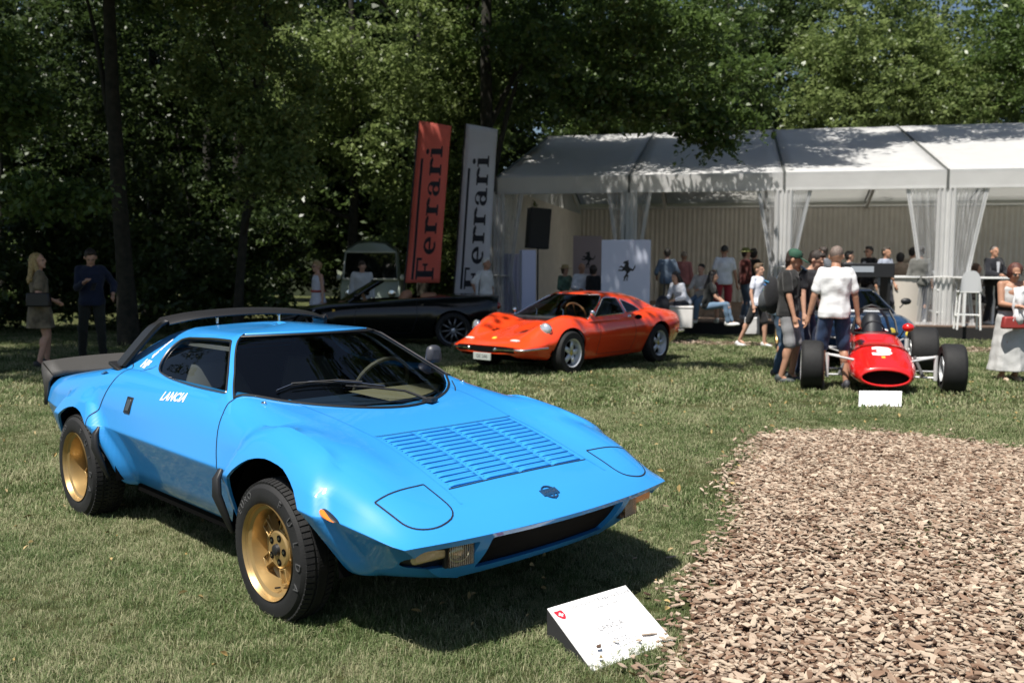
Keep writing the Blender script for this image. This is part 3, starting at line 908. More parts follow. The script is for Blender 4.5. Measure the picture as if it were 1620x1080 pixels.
# ---- lamps
M_LG = glassmat('lamp_glass', (.86, .84, .74), .05, 1.5); M_LGW = glassmat('lamp_glass_amber', (.9, .62, .32), .05, 1.5)
def on_nose(y, z, sink=.012):
    h, n = proj_pt(body_tree, (y, z), 'front', 1)
    if n.x < 0: n = -n
    return Matrix.Translation(h-n*sink) @ Matrix.Rotation(atan2(n.y, n.x), 4, 'Z')
for s in (-1, 1):
    Mx = on_nose(s*.495, .388, .012)
    m = MB(); m.M = Mx; m.sphere((-.004, 0, 0), (.016, .046, .037), 20, 12); m.build('reflector', M_CHR, car, smooth=80)
    m = MB(); m.M = Mx; m.box((-.020, 0, 0), (.008, .108, .088)); m.build('lamp_housing', mat('lamp_shell', (.30, .27, .20), .3, metal=.6), car)
    m = MB(); m.M = Mx; m.box((.013, 0, 0), (.004, .108, .088))
    L = m.build('driving_lamp', M_LG if s < 0 else M_LGW) if 0 else m.build('driving_lamp', M_LG if s < 0 else M_LGW, car)
    Lx = (M_LENS if s < 0 else mat('warm_lens', (.75, .38, .12), .2, coat=1))
    m = MB(); m.M = Mx; m.box((-.014, 0, 0), (.024, .122, .100)); m.build('lamp_rim', M_BLK, L, bevel=.004)
    m = MB(); m.M = Mx
    for k in range(13): m.box((.0152, -.048+.008*k, 0), (.002, .0012, .082))
    tag(m.build('lens_ribs', mat('rib_glass', (.58, .56, .46), .3), L), kind='stuff')
    m = MB(); m.M = on_nose(s*.622, .398, .027) @ Matrix.Rotation(-s*.15, 4, 'Z')
    m.box((0, 0, 0), (.03, .145, .060))
    m.build('indicator', mat('indicator_lens', (.50, .38, .18), .2, coat=1, bump=.2, bscale=220) if s < 0 else mat('indicator_amber', (.75, .28, .05), .2, coat=1, bump=.2, bscale=220), car, bevel=.012)
    h, n = proj_pt(body_tree, (1.528, .532), 'side', s)
    for nm, mt_, k, dd in (('side_repeater', M_AMB, 1.35, .009), ('repeater_seal', M_BLK, 1.6, .003)):
        m = MB(); m.sphere((1.528, h.y+s*dd, .532), (.040*k, .017, .016*k), 16, 8)
        for q, v in enumerate(m.v):
            t = (v[0]-1.528)/(.04*k); m.v[q] = (v[0], v[1], .532+(v[2]-.532)*(.55-.45*t)+(-.012*t))
        m.build(nm, mt_, car)
# ---- nose badge
bz = hood(1.852, 0)
bd = MB(); bd.M = Matrix.Translation((1.85, 0, bz+.001)) @ Matrix.Rotation(math.atan2(hood(1.80, 0)-hood(1.90, 0), .1), 4, 'Y') @ Matrix.Scale(1.35, 4)
ring = []
for i in range(25):
    a = 2*pi*i/24; ring.append((.026*cos(a), .026*sin(a), .002))
bd.tube(ring, .0026, 6, caps=False)
bd.box((0, 0, .002), (.026, .066, .003)); bd.tube([(-.002, 0.004, .002), (.03, 0.0, .002)], .003, 6)
badge = bd.build('nose_badge', mat('badge_blue', (.01, .05, .12), .3, coat=1), car)
tm = link('badge_lettering', text_mesh('LANCIA', .017, .0005), M_CHR, badge)
tm.matrix_local = bd.M @ Matrix.Translation((0, 0, .0042)) @ Matrix.Rotation(pi/2, 4, 'Z')
# ---- washers, caps
for s in (-1, 1):
    m = MB(); z = proj_pt(body_tree, (.63, s*.595), 'top')[0].z
    m.sphere((.63, s*.595, z+.003), (.016, .010, .008)); m.sphere((.642, s*.595, z+.004), (.008, .008, .009))
    m.build('bonnet_catch', M_CHR, car)
# ---- wipers
def scr(y, z, off=.014):
    # point just outside the windscreen at lateral y, height z
    h = proj_pt(gh_tree, (y, z), 'front', 1)[0]
    return Vector((h.x+off, y, z)) if h is not None else Vector((.8, y, z))
m = MB()
piv = Vector((.915, .15, hood(.915, .15)+.012))
m.sphere(tuple(piv), (.02, .02, .016)); m.box(tuple(piv+Vector((-.01, 0.0, .004))), (.05, .07, .018), rz=.4)
arm = [piv, scr(.06, .84, .03), scr(-.08, .862, .028), scr(-.20, .876, .024)]
m.tube([tuple(p) for p in arm], [.008, .006, .005, .004], 6)
bl = [scr(y, z, .016) for y, z in ((-.49, .862), (-.42, .882), (-.33, .893), (-.22, .890), (-.12, .878), (-.02, .86))]
m.tube([tuple(p) for p in bl], [.004, .005, .006, .006, .005, .004], 6)
m.tube([tuple(p+Vector((.012, 0, .012))) for p in (bl[1], bl[3], bl[4])], .004, 5)
m.build('wiper', M_BLK, car)
m = MB(); m.tube([tuple(p+Vector((.004, 0, .006))) for p in bl], .0016, 4)
m.build('wiper_spine', M_CHR, car)
# ---- far door mirror
m = MB(); b0 = Vector((.345, .615, .812))
m.tube([b0, b0+Vector((-.005, .01, .03)), b0+Vector((-.01, .02, .075))], [.026, .008, .007], 8)
m.sphere(tuple(b0), (.035, .03, .014))
mi = m.build('mirror_stalk', M_BLK, car)
m = MB(); m.M = Matrix.Translation(b0+Vector((-.01, .025, .135))) @ Matrix.Rotation(-.15, 4, 'Z')
m.box((0, 0, 0), (.07, .105, .105), taper=.8); m.build('mirror_shell', mat('grey_mirror', (.035, .038, .05), .45), car, bevel=.03)
# ---- door handle
for s in (-1, 1):
    h, n = proj_pt(body_tree, (-.475, .708), 'side', s)
    if n.y*s < 0: n = -n
    q = n.to_track_quat('Z', 'X').to_matrix().to_4x4()
    up = Vector((0, 0, 1)); xx = Vector((1, 0, 0)); xx = (xx-n*xx.dot(n)).normalized(); yy = n.cross(xx)
    R = Matrix((xx, yy, n)).transposed().to_4x4()
    m = MB(); m.M = Matrix.Translation(h) @ R
    m.box((0, 0, .001), (.074, .088, .006)); ho = m.build('door_handle', M_BLK, car, bevel=.004)
    m = MB(); m.M = Matrix.Translation(h) @ R
    m.box((.004, 0, .006), (.04, .062, .004)); m.build('handle_flap', M_DKCH, ho, bevel=.002)
    h, n = proj_pt(body_tree, (-.95, .83), 'side', s)
    if h is None: h = Vector((-.95, s*.70, .83))
    m = MB(); m.tube([(-.90, h.y, .842), (-.93, h.y+s*.003, .84), (-.985, h.y, .825), (-1.01, h.y, .815)], [.004, .010, .010, .004], 8, flat=.5); m.build('lid_catch', M_CHR, car)
# ---- roof hoop spoiler (black)
M_HOOP = mat('hoop_black', (.014, .014, .015), .42, coat=.1)
path = []
for s in (-1, 1):
    leg = [(-.90, s*.645, .862), (-.845, s*.62, .92), (-.765, s*.582, 1.005), (-.685, s*.545, 1.085), (-.64, s*.515, 1.122)]
    topc = [(-.625, s*.46, 1.138), (-.60, s*.33, 1.160), (-.585, s*.16, 1.172)]
    path.append(leg+topc)
P = path[0]+[(-.58, 0, 1.176)]+path[1][::-1]
P = spline(P, 4)
rows = []
for i, p in enumerate(P):
    t = abs(p.y)/.66; c = .135 if abs(p.y) < .5 else .15
    up = abs(p.y) < .5
    sg = 1 if p.y > 0 else -1
    out = Vector((0, sg*.012, .008)) if not up else Vector((0, 0, .009))
    ch = Vector((-c/2, 0, .012 if up else -.01))
    rows.append([tuple(p-ch), tuple(p-ch*.8+out), tuple(p+ch*.9+out), tuple(p+ch), tuple(p+ch*.9-out), tuple(p-ch*.8-out), tuple(p-ch)])
m = MB(); m.grid(rows); m.build('roof_spoiler', M_HOOP, car, smooth=50)
for s in (-1, 1):
    m = MB()
    m.tube([(-.60, s*.20, 1.11), (-.60, s*.20, 1.165)], .009, 8); m.sphere((-.60, s*.2, 1.15), .011)
    m.build('spoiler_post', M_CHR, car)
for s in (-1, 1):
    m = MB()
    m.box((-.90, s*.655, .868), (.15, .05, .02), ry=.25)
    m.build('spoiler_foot', M_HOOP, car, bevel=.004)
# engine cover slats behind the roof
for i in range(6):
    x = -.72-.085*i; z = 1.02-.035*i; m = MB()
    m.box((x, 0, z), (.10, .78+.03*i, .008), ry=.28)
    m.build('engine_louvre', M_BLUE, car, bevel=.002)
# ---- ducktail (black) wrapped round the tail
prof = []
for k in range(21):
    th = -1+2*k/20; y = .755*th
    xb = -1.735 if abs(th) < .93 else -1.735+.10*((abs(th)-.93)/.07)
    zb = .752+.004 - (.012*abs(th))
    prof.append([(-1.705, y*.985, .762-.02*abs(th)**6), (-1.72, y, .775), (-1.94+.05*abs(th)**4, y*.985, .842-.02*abs(th)**3), (-1.955+.05*abs(th)**4, y*.985, .830-.02*abs(th)**3), (-1.80, y, .72), (-1.76, y, .60)])
m = MB(); m.grid(prof)
for s in (-1, 1):
    m.add([(-1.70, s*.748, .752), (-1.90, s*.745, .812), (-1.88, s*.755, .77), (-1.79, s*.77, .65), (-1.75, s*.785, .57), (-1.725, s*.785, .57), (-1.722, s*.775, .65), (-1.722, s*.765, .71)], [(0, 1, 2, 3, 4, 5, 6, 7)])
o = m.build('duck_tail_spoiler', M_MATT, car, smooth=30)
sm = o.modifiers.new('thickness', 'SOLIDIFY'); sm.thickness = .012; sm.offset = 0

# ---- cabin inside
m = MB()
m.box((-.1, 0, .24), (1.5, 1.2, .02)); m.box((-.66, 0, .6), (.03, 1.1, .62)); 
for s in (-1, 1): m.box((0, s*.60, .5), (1.3, .02, .5))
m.build('cabin_lining', M_INT, car)
m = MB()   # dash top follows the screen
rows = []
for i in range(15):
    y = -.56+1.12*i/14; xf = .86-.40*(abs(y)/.6)**2.1; z = .79
    rows.append([(xf-.02, y, .795), (xf-.20, y, .79), (.40, y, .785), (.36, y, .74), (.36, y, .55)])
m.grid(rows); m.build('dashboard', mat('navy_dash', (.012, .03, .07), .55), car)
m = MB(); rows = []
for i in range(9):
    y = -.03+.56*i/8; xf = .86-.40*(abs(y)/.6)**2.1
    rows.append([(xf-.04, y, .799), (xf-.16, y, .803), (.47, y, .81)])
m.grid(rows); m.build('dash_cover', mat('olive_felt', (.23, .21, .14), .9, bump=.3, bscale=300), car)
m = MB()
c = Vector((.30, .30, .80)); ringp = []
R = Matrix.Rotation(radians(-62), 3, 'Y')
for i in range(29):
    a = 2*pi*i/28; ringp.append(tuple(c+R @ Vector((.17*cos(a), .17*sin(a), 0))))
m.tube(ringp, .012, 8, caps=False)
for a in (pi/2, -pi/2, pi): m.tube([tuple(c), tuple(c+R @ Vector((.165*cos(a), .165*sin(a), 0)))], .008, 6)
m.build('steering_wheel', mat('grey_leather', (.16, .15, .13), .5), car)
for s in (-1, 1):
    m = MB()
    m.box((-.12, s*.30, .36), (.5, .44, .14)); 
    rows = []
    for i in range(8):
        t = i/7; z = .40+.50*t; x = -.30-.16*t; hw = .22*(1-.0*t) if t < .6 else .22*(1-(t-.6)*1.1)
        rows.append([(x, s*.30-hw, z), (x+.05, s*.30-hw*.7, z), (x+.03, s*.30, z), (x+.05, s*.30+hw*.7, z), (x, s*.30+hw, z), (x-.08, s*.30+hw*.8, z), (x-.08, s*.30-hw*.8, z), (x, s*.30-hw, z)])
    m.grid(rows); m.build('seat', mat('seat_cloth', (.16, .16, .17), .9), car, smooth=60)
m = MB(); m.box((-.2, -.45, 1.02), (.6, .02, .02)); m.build('roof_rail_trim', mat('grey_trim', (.3, .3, .32), .5), car)
# ---- lettering on the flank
wrap_text('LANCIA', .055, allt, (-.03, .792), (1, .06), (-.0, 1), 'side', -1, 'door_lettering', M_WHITE, car, sx=1.12, shear=.35, bold=.0022)
wrap_text('Stratos', .042, allt, (-.60, .985), (.45, .85), (-.75, .42), 'side', -1, 'pillar_lettering', M_WHITE, car, sx=.85, bold=.003)
wrap_text('HF', .05, allt, (-.625, .90), (1, -.05), (0, 1), 'side', -1, 'pillar_badge', M_WHITE, car, sx=1.5, bold=.003)
# ---- wheels
def alloy_wheel(side, front):
    """axle along local y, outside face toward -y"""
    R = .287 if front else .295; wd = .158 if front else .19; rr = .194
    e = thing('wheel', None, None); e.parent = car
    m = MB(); n = 64; h = wd/2
    prof = [(rr-.004, -h+.012), (rr+.012, -h+.002), (R-.055, -h-.002), (R-.026, -h+.004), (R-.010, -h+.018), (R-.002, -h+.034), (R, -h+.05), (R, h-.05), (R-.004, h-.03), (R-.03, h-.005), (rr+.01, h), (rr-.004, h-.012)]
    m.lathe(prof, n, 'Y'); ty = m.build('tyre', M_RUB, e, smooth=28)
    # tread blocks
    m = MB(); k = 72
    for i in range(k):
        a = 2*pi*i/k
        for (yy, ww, sk) in ((-h+.032, .034, 0), (-h+.075, .030, .012), (0, .032, -.012), (h-.075, .030, .012), (h-.032, .034, 0)):
            m.M = Matrix.Rotation(a+sk, 4, 'Y')
            rr_ = R+.0015 if abs(yy) < h-.04 else R-.003
            m.box((0, yy, rr_), (2*pi*R/k*.76, ww, .010), rx=(0 if abs(yy) < h-.04 else (.25 if yy < 0 else -.25)))
    m.build('tread', M_RUB, ty, smooth=None)
    # barrel and lip
    m = MB(); d = .075 if front else .115
    prof = [(rr+.010, -h-.001), (rr+.014, -h+.006), (rr+.010, -h+.010), (rr-.002, -h+.008), (rr-.008, -h+.022), (rr-.022, -h+.030), (rr-.030, -h+.06), (rr-.034, -h+d+.02), (rr-.05, -h+d+.03), (rr-.06, h-.04), (rr-.01, h)]
    prof = [(rr-.001, -h+.012)]+[(rr+.004, -h-.001)]+prof[3:]
    m.lathe(prof, 64, 'Y'); rim = m.build('rim', M_GOLD, e, smooth=25)
    m = MB(); m.lathe([(0, -h+d+.05), (rr-.04, -h+d+.05)], 32, 'Y'); m.build('brake_disc', mat('brake_dark', (.03, .03, .03), .5, metal=.5), rim)
    for i in range(5):
        sp = MB(); sp.M = Matrix.Rotation(2*pi*i/5+.35, 4, 'Y')
        y0 = -h+d-.012
        prof = [(.050, .062, y0), (.10, .046, y0+.004), (.148, .046, y0+.012), (rr-.028, .060, y0+.012)]
        rows = []
        for r_, hw, yy in prof: rows.append([(-hw/2-.004, yy+.03, r_), (-hw/2, yy, r_), (hw/2, yy, r_), (hw/2+.004, yy+.03, r_)])
        sp.grid(rows)
        for (a, b, c_, d_) in ((-.021, .021, .080, .086), (-.021, .021, .140, .146), (-.024, -.018, .080, .146), (.018, .024, .080, .146)):
            sp.box(((a+b)/2, y0+.002, (c_+d_)/2), (b-a, .014, d_-c_))
        sp.build('spoke', M_GOLD, rim, smooth=30, bevel=.002)
    m = MB(); y0 = -h+d-.02
    m.lathe([(0, y0-.004), (.034, y0-.004), (.070, y0-.002), (.078, y0+.004), (.080, y0+.04)], 40, 'Y')
    m.build('hub', M_GOLD, rim, smooth=30)
    for i in range(5):
        a = 2*pi*i/5; x, z = .052*cos(a), .052*sin(a)
        m = MB(); m.lathe([(0, y0-.0055), (.015, y0-.0055), (.015, y0+.003)], 14, 'Y', (x, 0, z)); m.build('lug_recess', M_WELL, rim, smooth=30)
        m = MB(); m.lathe([(0, y0-.008), (.006, y0-.008), (.007, y0-.002)], 6, 'Y', (x, 0, z)); m.build('lug_nut', M_DKCH, rim)
    m = MB(); m.lathe([(0, y0-.02), (.016, y0-.02), (.022, y0-.016), (.026, y0-.004)], 24, 'Y'); m.build('centre_cap', M_BLK, rim)
    m = MB(); m.tube([(.03, -h+d-.03, -rr+.045), (.034, -h+d-.055, -rr+.05)], .004, 6); m.build('valve', M_BLK, rim)
    # sidewall lettering
    for word, a0, step in (('FULDA', 62, -21), ('EURO', 148, -9)):
        for i, ch in enumerate(word):
            a = radians(a0+step*i)
            me = text_mesh(ch, .048 if word == 'FULDA' else .042, .0012)
            o = link('letter', me, mat('tyre_letter', (.07, .07, .072), .7), ty)
            rl = rr+.050
            o.matrix_local = Matrix.Translation((rl*cos(a), -h-.0015, rl*sin(a))) @ Matrix.Rotation(pi/2, 4, 'X') @ Matrix.Rotation(a-pi/2, 4, 'Z')
    return e
wf = alloy_wheel(-1, True); wf.location = (1.060, -.755, .286)
w2 = copy_tree(wf, car); w2.location = (1.060, .755, .286); w2.rotation_euler = (0, 0, pi)
wr = alloy_wheel(-1, False); wr.location = (-1.088, -.748, .291)
w3 = copy_tree(wr, car); w3.location = (-1.088, .748, .291); w3.rotation_euler = (0, 0, pi)
for o_ in (wf, w2, wr, w3):
    for k_ in ('label', 'category'):
        if k_ in o_: del o_[k_]
# ------------------------------------------------------------------ trees
def leaf_mat(name, dark, light, tr=.45):
    m, t, b = _new(name); b.inputs['Roughness'].default_value = .38; b.inputs['Specular IOR Level'].default_value = .5
    at = t.nodes.new('ShaderNodeAttribute'); at.attribute_name = 'tone'
    mx = t.nodes.new('ShaderNodeMix'); mx.data_type = 'RGBA'; mx.inputs['A'].default_value = (*dark, 1); mx.inputs['B'].default_value = (*light, 1)
    t.links.new(at.outputs['Fac'], mx.inputs['Factor']); t.links.new(mx.outputs['Result'], b.inputs['Base Color'])
    tl = t.nodes.new('ShaderNodeBsdfTranslucent'); t.links.new(mx.outputs['Result'], tl.inputs[0])
    ms = t.nodes.new('ShaderNodeMixShader'); ms.inputs[0].default_value = tr
    t.links.new(b.outputs[0], ms.inputs[1]); t.links.new(tl.outputs[0], ms.inputs[2]); t.links.new(ms.outputs[0], t.nodes['Material Output'].inputs[0])
    return m
M_LEAF = [leaf_mat('leaf_beech', (.036, .068, .016), (.14, .21, .055)), leaf_mat('leaf_sunlit', (.07, .115, .03), (.30, .37, .13), .52), leaf_mat('leaf_dark', (.024, .046, .013), (.08, .12, .034), .4)]  # the palest set has sunlight painted into its leaf colours
M_BARK = mat('bark', (.026, .022, .016), .9, noise=.5, nscale=9, bump=.8, bscale=22, dirt=(.010, .012, .007))
LEAVES = 0; DENS = 1.9
def leaves(name, blobs, mt, parent, size=.10, seed=0, twig=24, shell=.5, droop=.35, clump=True):
    """blobs: (cx,cy,cz, rx,ry,rz, number of leaves); leaves sit on drooping sprays"""
    global LEAVES
    r = np.random.RandomState(seed); C = []; 
    for cx, cy, cz, rx, ry, rz, n in blobs:
        n = int(n*DENS); k = max(1, int(n/twig)); d = r.normal(size=(k, 3)); d /= np.linalg.norm(d, axis=1)[:, None]
        rad = (shell+(1-shell)*r.rand(k))**.6 if shell > .55 else r.rand(k)**(1/2.4)
        kc = max(5, int(k/16)); 
        lump = 1+.22*np.sin(d[:, 0]*7+seed)*np.sin(d[:, 1]*6+2)+.15*np.sin(d[:, 2]*11+seed*2)
        R3 = np.array([rx, ry, rz]); dc = d[:kc]*(r.rand(kc)**(1/2.2))[:, None]*lump[:kc, None]; own = r.randint(0, kc, k)
        if not clump: c = np.array([cx, cy, cz])+d*rad[:, None]*R3
        else: c = np.array([cx, cy, cz])+(dc[own]*1.02+r.normal(0, .14, (k, 3))*np.array([1.15, 1.15, .8]))*R3
        az = np.arctan2(d[:, 1], d[:, 0])+r.normal(0, .8, k); L = size*(4+4*r.rand(k))
        tdir = np.stack([np.cos(az), np.sin(az), -droop+.25*r.normal(size=k)], 1)
        side = np.stack([-np.sin(az), np.cos(az), .15*r.normal(size=k)], 1)
        u = r.rand(k, twig)-.3; v = r.normal(0, .42, (k, twig))*(1-.6*np.abs(u))
        p = c[:, None]+tdir[:, None]*(u*L[:, None])[..., None]+side[:, None]*(v*L[:, None]*.6)[..., None]
        p[..., 2] += -u*u*L[:, None]*.35+r.normal(0, size*.35, (k, twig))
        C.append((p.reshape(-1, 3), np.repeat(r.rand(k), twig)))
    P = np.concatenate([c[0] for c in C]); tone = np.concatenate([c[1] for c in C]); n = len(P); LEAVES += n
    nrm = r.normal(size=(n, 3))*np.array([.75, .75, .5])+np.array([0, 0, .8]); nrm /= np.linalg.norm(nrm, axis=1)[:, None]
    a = r.normal(size=(n, 3)); a -= (a*nrm).sum(1)[:, None]*nrm; a /= np.linalg.norm(a, axis=1)[:, None]; b = np.cross(nrm, a)
    s = 1.22*size*(.6+.8*r.rand(n))[:, None]
    V = np.stack([P-a*s*.5, P+b*s*.27-a*s*.03+nrm*s*.06, P+a*s*.55-nrm*s*.05, P-b*s*.27-a*s*.03+nrm*s*.06], 1).reshape(-1, 3)
    F = np.arange(4*n).reshape(-1, 4)
    me = np_mesh(name, V, F, False, np.clip(.6*tone+.4*r.rand(n), 0, 1))
    return link(name, me, mt, parent)
def tree(x, y, r0, h, lean, blobs, mt, label, size=.10, seed=0, limbs=7, group=None, name='broadleaf_tree', droop=.35):
    z0 = GZ(x, y); t = thing(name, label, 'tree', (0, 0, 0), 0, group); rr = random.Random(seed)
    m = MB(); pts = []; 
    for i in range(9):
        k = i/8; pts.append((x+lean[0]*k+.12*sin(k*5+seed), y+lean[1]*k+.1*cos(k*4+seed), z0-.1+h*k))
    m.tube(pts, [r0*(1.35 if i == 0 else 1)*(1-.75*i/8) for i in range(9)], 12, caps=False)
    m.build('trunk', M_BARK, t, smooth=60)
    for i in range(min(limbs, len(blobs)*2)):
        b = blobs[i % len(blobs)]; k = rr.uniform(.3, .85); s = Vector(pts[int(k*8)]); e = Vector((b[0]+rr.uniform(-.5, .5)*b[3], b[1]+rr.uniform(-.5, .5)*b[4], b[2]+rr.uniform(-.3, .4)*b[5]))
        md = s.lerp(e, .5)+Vector((0, 0, .12*(e-s).length)); c = spline([s, md, e], 4); rb = r0*(1-.75*k)*.55
        mm = MB(); mm.tube(c, [rb*(1-.8*q/(len(c)-1)) for q in range(len(c))], 7, caps=False); mm.build('limb', M_BARK, t, smooth=60)
    leaves('crown', blobs, mt, t, size, seed, droop=droop)
    return t
def wx(px, Y): return (px-810)/1442.2*Y        # lateral place of a photo column at depth Y
def wz(py, Y): return CAM_H+(421-py)/1442.2*Y
A, B_, D_ = M_LEAF
# the row along the wood's edge, left to right
tree(-13.6, 19.5, .24, 11, (.5, -.4), [(-13.5, 19, 5.4, 3.0, 2.4, 3.2, 14000), (-12.4, 17.5, 8.6, 3.2, 3, 2.4, 9000), (-12.8, 18.2, 2.2, 2.2, 1.4, 1.7, 7000)], D_, 'dark tree at the far left edge of the wood', seed=1, size=.11)
tree(-7.5, 17.6, .17, 13, (.2, -.3), [(-6.6, 14.5, 9.6, 3.4, 3.2, 1.8, 9000), (-9.3, 15.6, 8.8, 3.0, 2.8, 2.0, 8000), (-7.2, 17.8, 7.2, 2.2, 1.6, 1.2, 4500)], A, 'tree with the thick dark trunk behind the man looking at his phone', seed=2, limbs=6)
tree(-9.9, 14.5, .13, 8, (.9, -.3), [(-8.9, 13.2, 3.6, 1.5, 1.0, .9, 5200), (-7.4, 13.3, 3.9, .9, .8, .8, 2200), (-9.4, 13.4, 5.6, 1.6, 1.2, .8, 3500), (-6.9, 13.5, 2.45, .8, .6, .35, 900)], A, 'small tree whose leafy branches hang over the woman in the dress', seed=3, size=.085, droop=.6)
tree(-5.7, 19.2, .11, 9, (.7, -.2), [(-5.0, 17.2, 5.0, 1.2, 1.0, 1.5, 4600), (-4.4, 17.2, 3.4, .9, .9, 1.0, 2600), (-4.7, 16.8, 6.6, 1.5, 1.2, 1.0, 3200)], B_, 'slim tree with a drooping pale green branch left of the red banner', seed=4, size=.085, droop=.7)
tree(-9.4, 24, .22, 12, (0, 0), [(-9.6, 23, 6.2, 3.0, 2, 3.4, 12000), (-9, 22.6, 2.2, 3.2, 1.4, 1.6, 7000)], D_, 'dark broad tree deep in the wood behind the couple', seed=5, size=.12)
tree(-4.6, 25.5, .16, 12, (.3, 0), [(-4.9, 24.5, 6.0, 2.3, 1.8, 3.2, 10000), (-7.6, 24, 2.3, 1.5, 1.2, 1.5, 4000)], B_, 'tree behind the woman in white, its leaves catching the sun', seed=6, size=.11)
tree(-1.15, 27.5, .15, 13, (-.1, 0), [(-1.9, 26.3, 6.3, 2.1, 1.6, 3.4, 11000), (-2.1, 26.2, 2.6, 1.9, 1.1, 1.5, 5000)], B_, 'slender trunked tree rising between the two banners', seed=7, size=.11)

tree(5.6, 36.0, .3, 16, (0, 0), [(4.6, 33.5, 9.0, 4.2, 2.6, 3.6, 16000), (3.2, 31.5, 6.9, 2.6, 1.6, 1.3, 5200)], A, 'big tree behind the left half of the marquee roof', seed=9, size=.13)
tree(2.2, 17.8, .20, 14, (.5, .6), [(3.6, 19.8, 5.95, 1.5, 1.0, .55, 3600), (4.75, 19.4, 5.15, .9, .7, .34, 1500), (2.5, 19.6, 5.55, .8, .7, .35, 1200), (3.4, 19.2, 7.2, 2.4, 1.8, .7, 4200), (4.1, 19.3, 4.62, .35, .35, .22, 330)], A, 'tree whose low dark branch hangs in front of the marquee roof', seed=10, size=.10) if 0 else None
EXTRA = [(2.9, 19.8, 4.95, 1.6, .9, .42, 2600), (4.1, 19.6, 4.5, .95, .6, .30, 1300), (1.7, 20.0, 5.2, 1.1, .8, .40, 1300), (3.0, 19.4, 6.2, 2.6, 1.6, .8, 4200), (4.35, 19.5, 4.12, .36, .3, .16, 260)]
tree(13.2, 37, .3, 16, (0, 0), [(13.6, 35, 8.3, 3.2, 2.4, 3.6, 15000), (17.2, 35.5, 8.0, 3.4, 2.4, 3.8, 16000)], B_, 'sunlit tree behind the right end of the marquee roof', seed=11, size=.13)
tree(9.2, 40, .3, 17, (0, 0), [(8.6, 37.5, 9.8, 2.2, 2, 3.0, 9000), (10.6, 44, 7.9, 3.6, 2, 3.6, 9000), (11.4, 37.5, 11.3, 1.5, 1.2, 1.7, 3200)], D_, 'tree beside the patch of sky above the marquee', seed=12, size=.13)
tree(20.5, 36, .3, 16, (0, 0), [(20.4, 33.5, 8.5, 3.8, 2.4, 4.2, 15000)], A, 'tree at the far right behind the marquee', seed=13, size=.13)
tree(-.72, 24.6, .24, 14, (.2, .2), [(.4, 26, 8.0, 2.6, 2.4, 2.6, 11000), (1.2, 23.0, 7.3, 2.8, 1.6, 1.0, 5200)]+EXTRA, A, 'tall tree just left of the marquee, its low branches hanging before the roof', seed=8, size=.105, limbs=2)
# trees whose crowns arch over the lawn, above the picture
tree(-12.5, 9.5, .3, 12, (2, .6), [(-10.5, 10.2, 9.2, 3.2, 2.0, 1.0, 12000), (-7.2, 10.2, 9.4, 2.6, 1.7, .9, 11000), (-5.0, 11.0, 9.5, 2.0, 1.5, .7, 6000)], D_, 'tree standing outside the picture left, arching over the lawn', seed=14, size=.13, group=None)
tree(-2.9, 29.5, .2, 14, (0, 0), [(-3.4, 12.6, 9.6, 2.8, 2.4, .9, 12000), (-4.4, 16.2, 10.2, 3.4, 2.6, 1.0, 15000), (-1.0, 17.4, 10.4, 3.0, 2.4, 1.0, 11000)  , (-11.5, 15.0, 11.5, 3.6, 3.4, 1.2, 12000)], D_, 'tall leaning tree behind the black convertible, crown out of frame', seed=15, size=.13)
tree(-2.0, 31.5, .25, 15, (0, 0), [(-1.3, 20.8, 10.4, 2.8, 2.2, .9, 10000), (1.8, 23.4, 10.9, 2.9, 2.4, .9, 12000), (4.6, 21.4, 10.6, 2.5, 2.2, .8, 8000), (6.2, 24.4, 10.9, 2.2, 2.2, .8, 6000), (.6, 10.6, 9.3, 2.2, 1.3, .45, 2000)], D_, 'tall tree behind the marquee corner spreading over its roof', seed=16, size=.13)
tree(16.8, 20.0, .25, 13, (-2, 1.5), [(11.2, 23.6, 10.3, 2.4, 1.5, .7, 3600), (8.6, 23.0, 10.4, 1.4, 1.0, .5, 1800), (15.0, 22.5, 10.4, 2.6, 2.2, 1.0, 5000)], A, 'tree outside the picture right, its boughs dappling the marquee roof', seed=17, size=.12)
# the wood behind: one unbroken mass
far = [(x, 33+1.5*sin(x), 6.5+1.2*sin(x*1.7), 3.2, 2.4, 6.9, 12000) for x in (-24, -19, -15.5, -12.5, -9.5, -7.0, -4.6, -2.2)]+[(x, 46+1.5*sin(x), 8.5, 4.6, 2.6, 9.2, 10000) for x in (-34, -27, -20, -14, -9, -4, 1, 6, 11, 16, 22, 28)]+[]
tag(leaves('distant_wood', far, D_, None, .21, 33, twig=30, clump=False), kind='stuff')
und = [(x, 21.5+1.2*sin(x*2), 1.1, 1.6, .9, 1.35, 3200) for x in (-15, -13, -11, -9.2, -7.4)]+[(x, 25.5+sin(x*2), 1.3, 1.6, .9, 1.5, 2600) for x in (-7.4, -8.6)]
tag(leaves('undergrowth', und, D_, None, .11, 34), kind='stuff')
m = MB()
for i in range(7):
    r_ = random.Random(i+50); x = r_.uniform(-26, -8); y = r_.uniform(27, 40); m.tube([(x, y, -.4), (x+r_.uniform(-.4, .4), y, 7), (x+r_.uniform(-.8, .8), y, 15)], [.16, .12, .06], 7)
tag(m.build('distant_trunks', M_BARK, None, smooth=60), kind='stuff')
m = MB()
m.grid([[(x, 52+.02*x*x+rs.rand()*1.2, z) for x in range(-70, 71, 5)] for z in (-1, 3, 6)])
tag(m.build('dark_backdrop', mat('backdrop_dark', (.02, .028, .012), .95, noise=.6, nscale=.8)), kind='structure')  # added dark sheet behind the trees, keeps sky from showing through
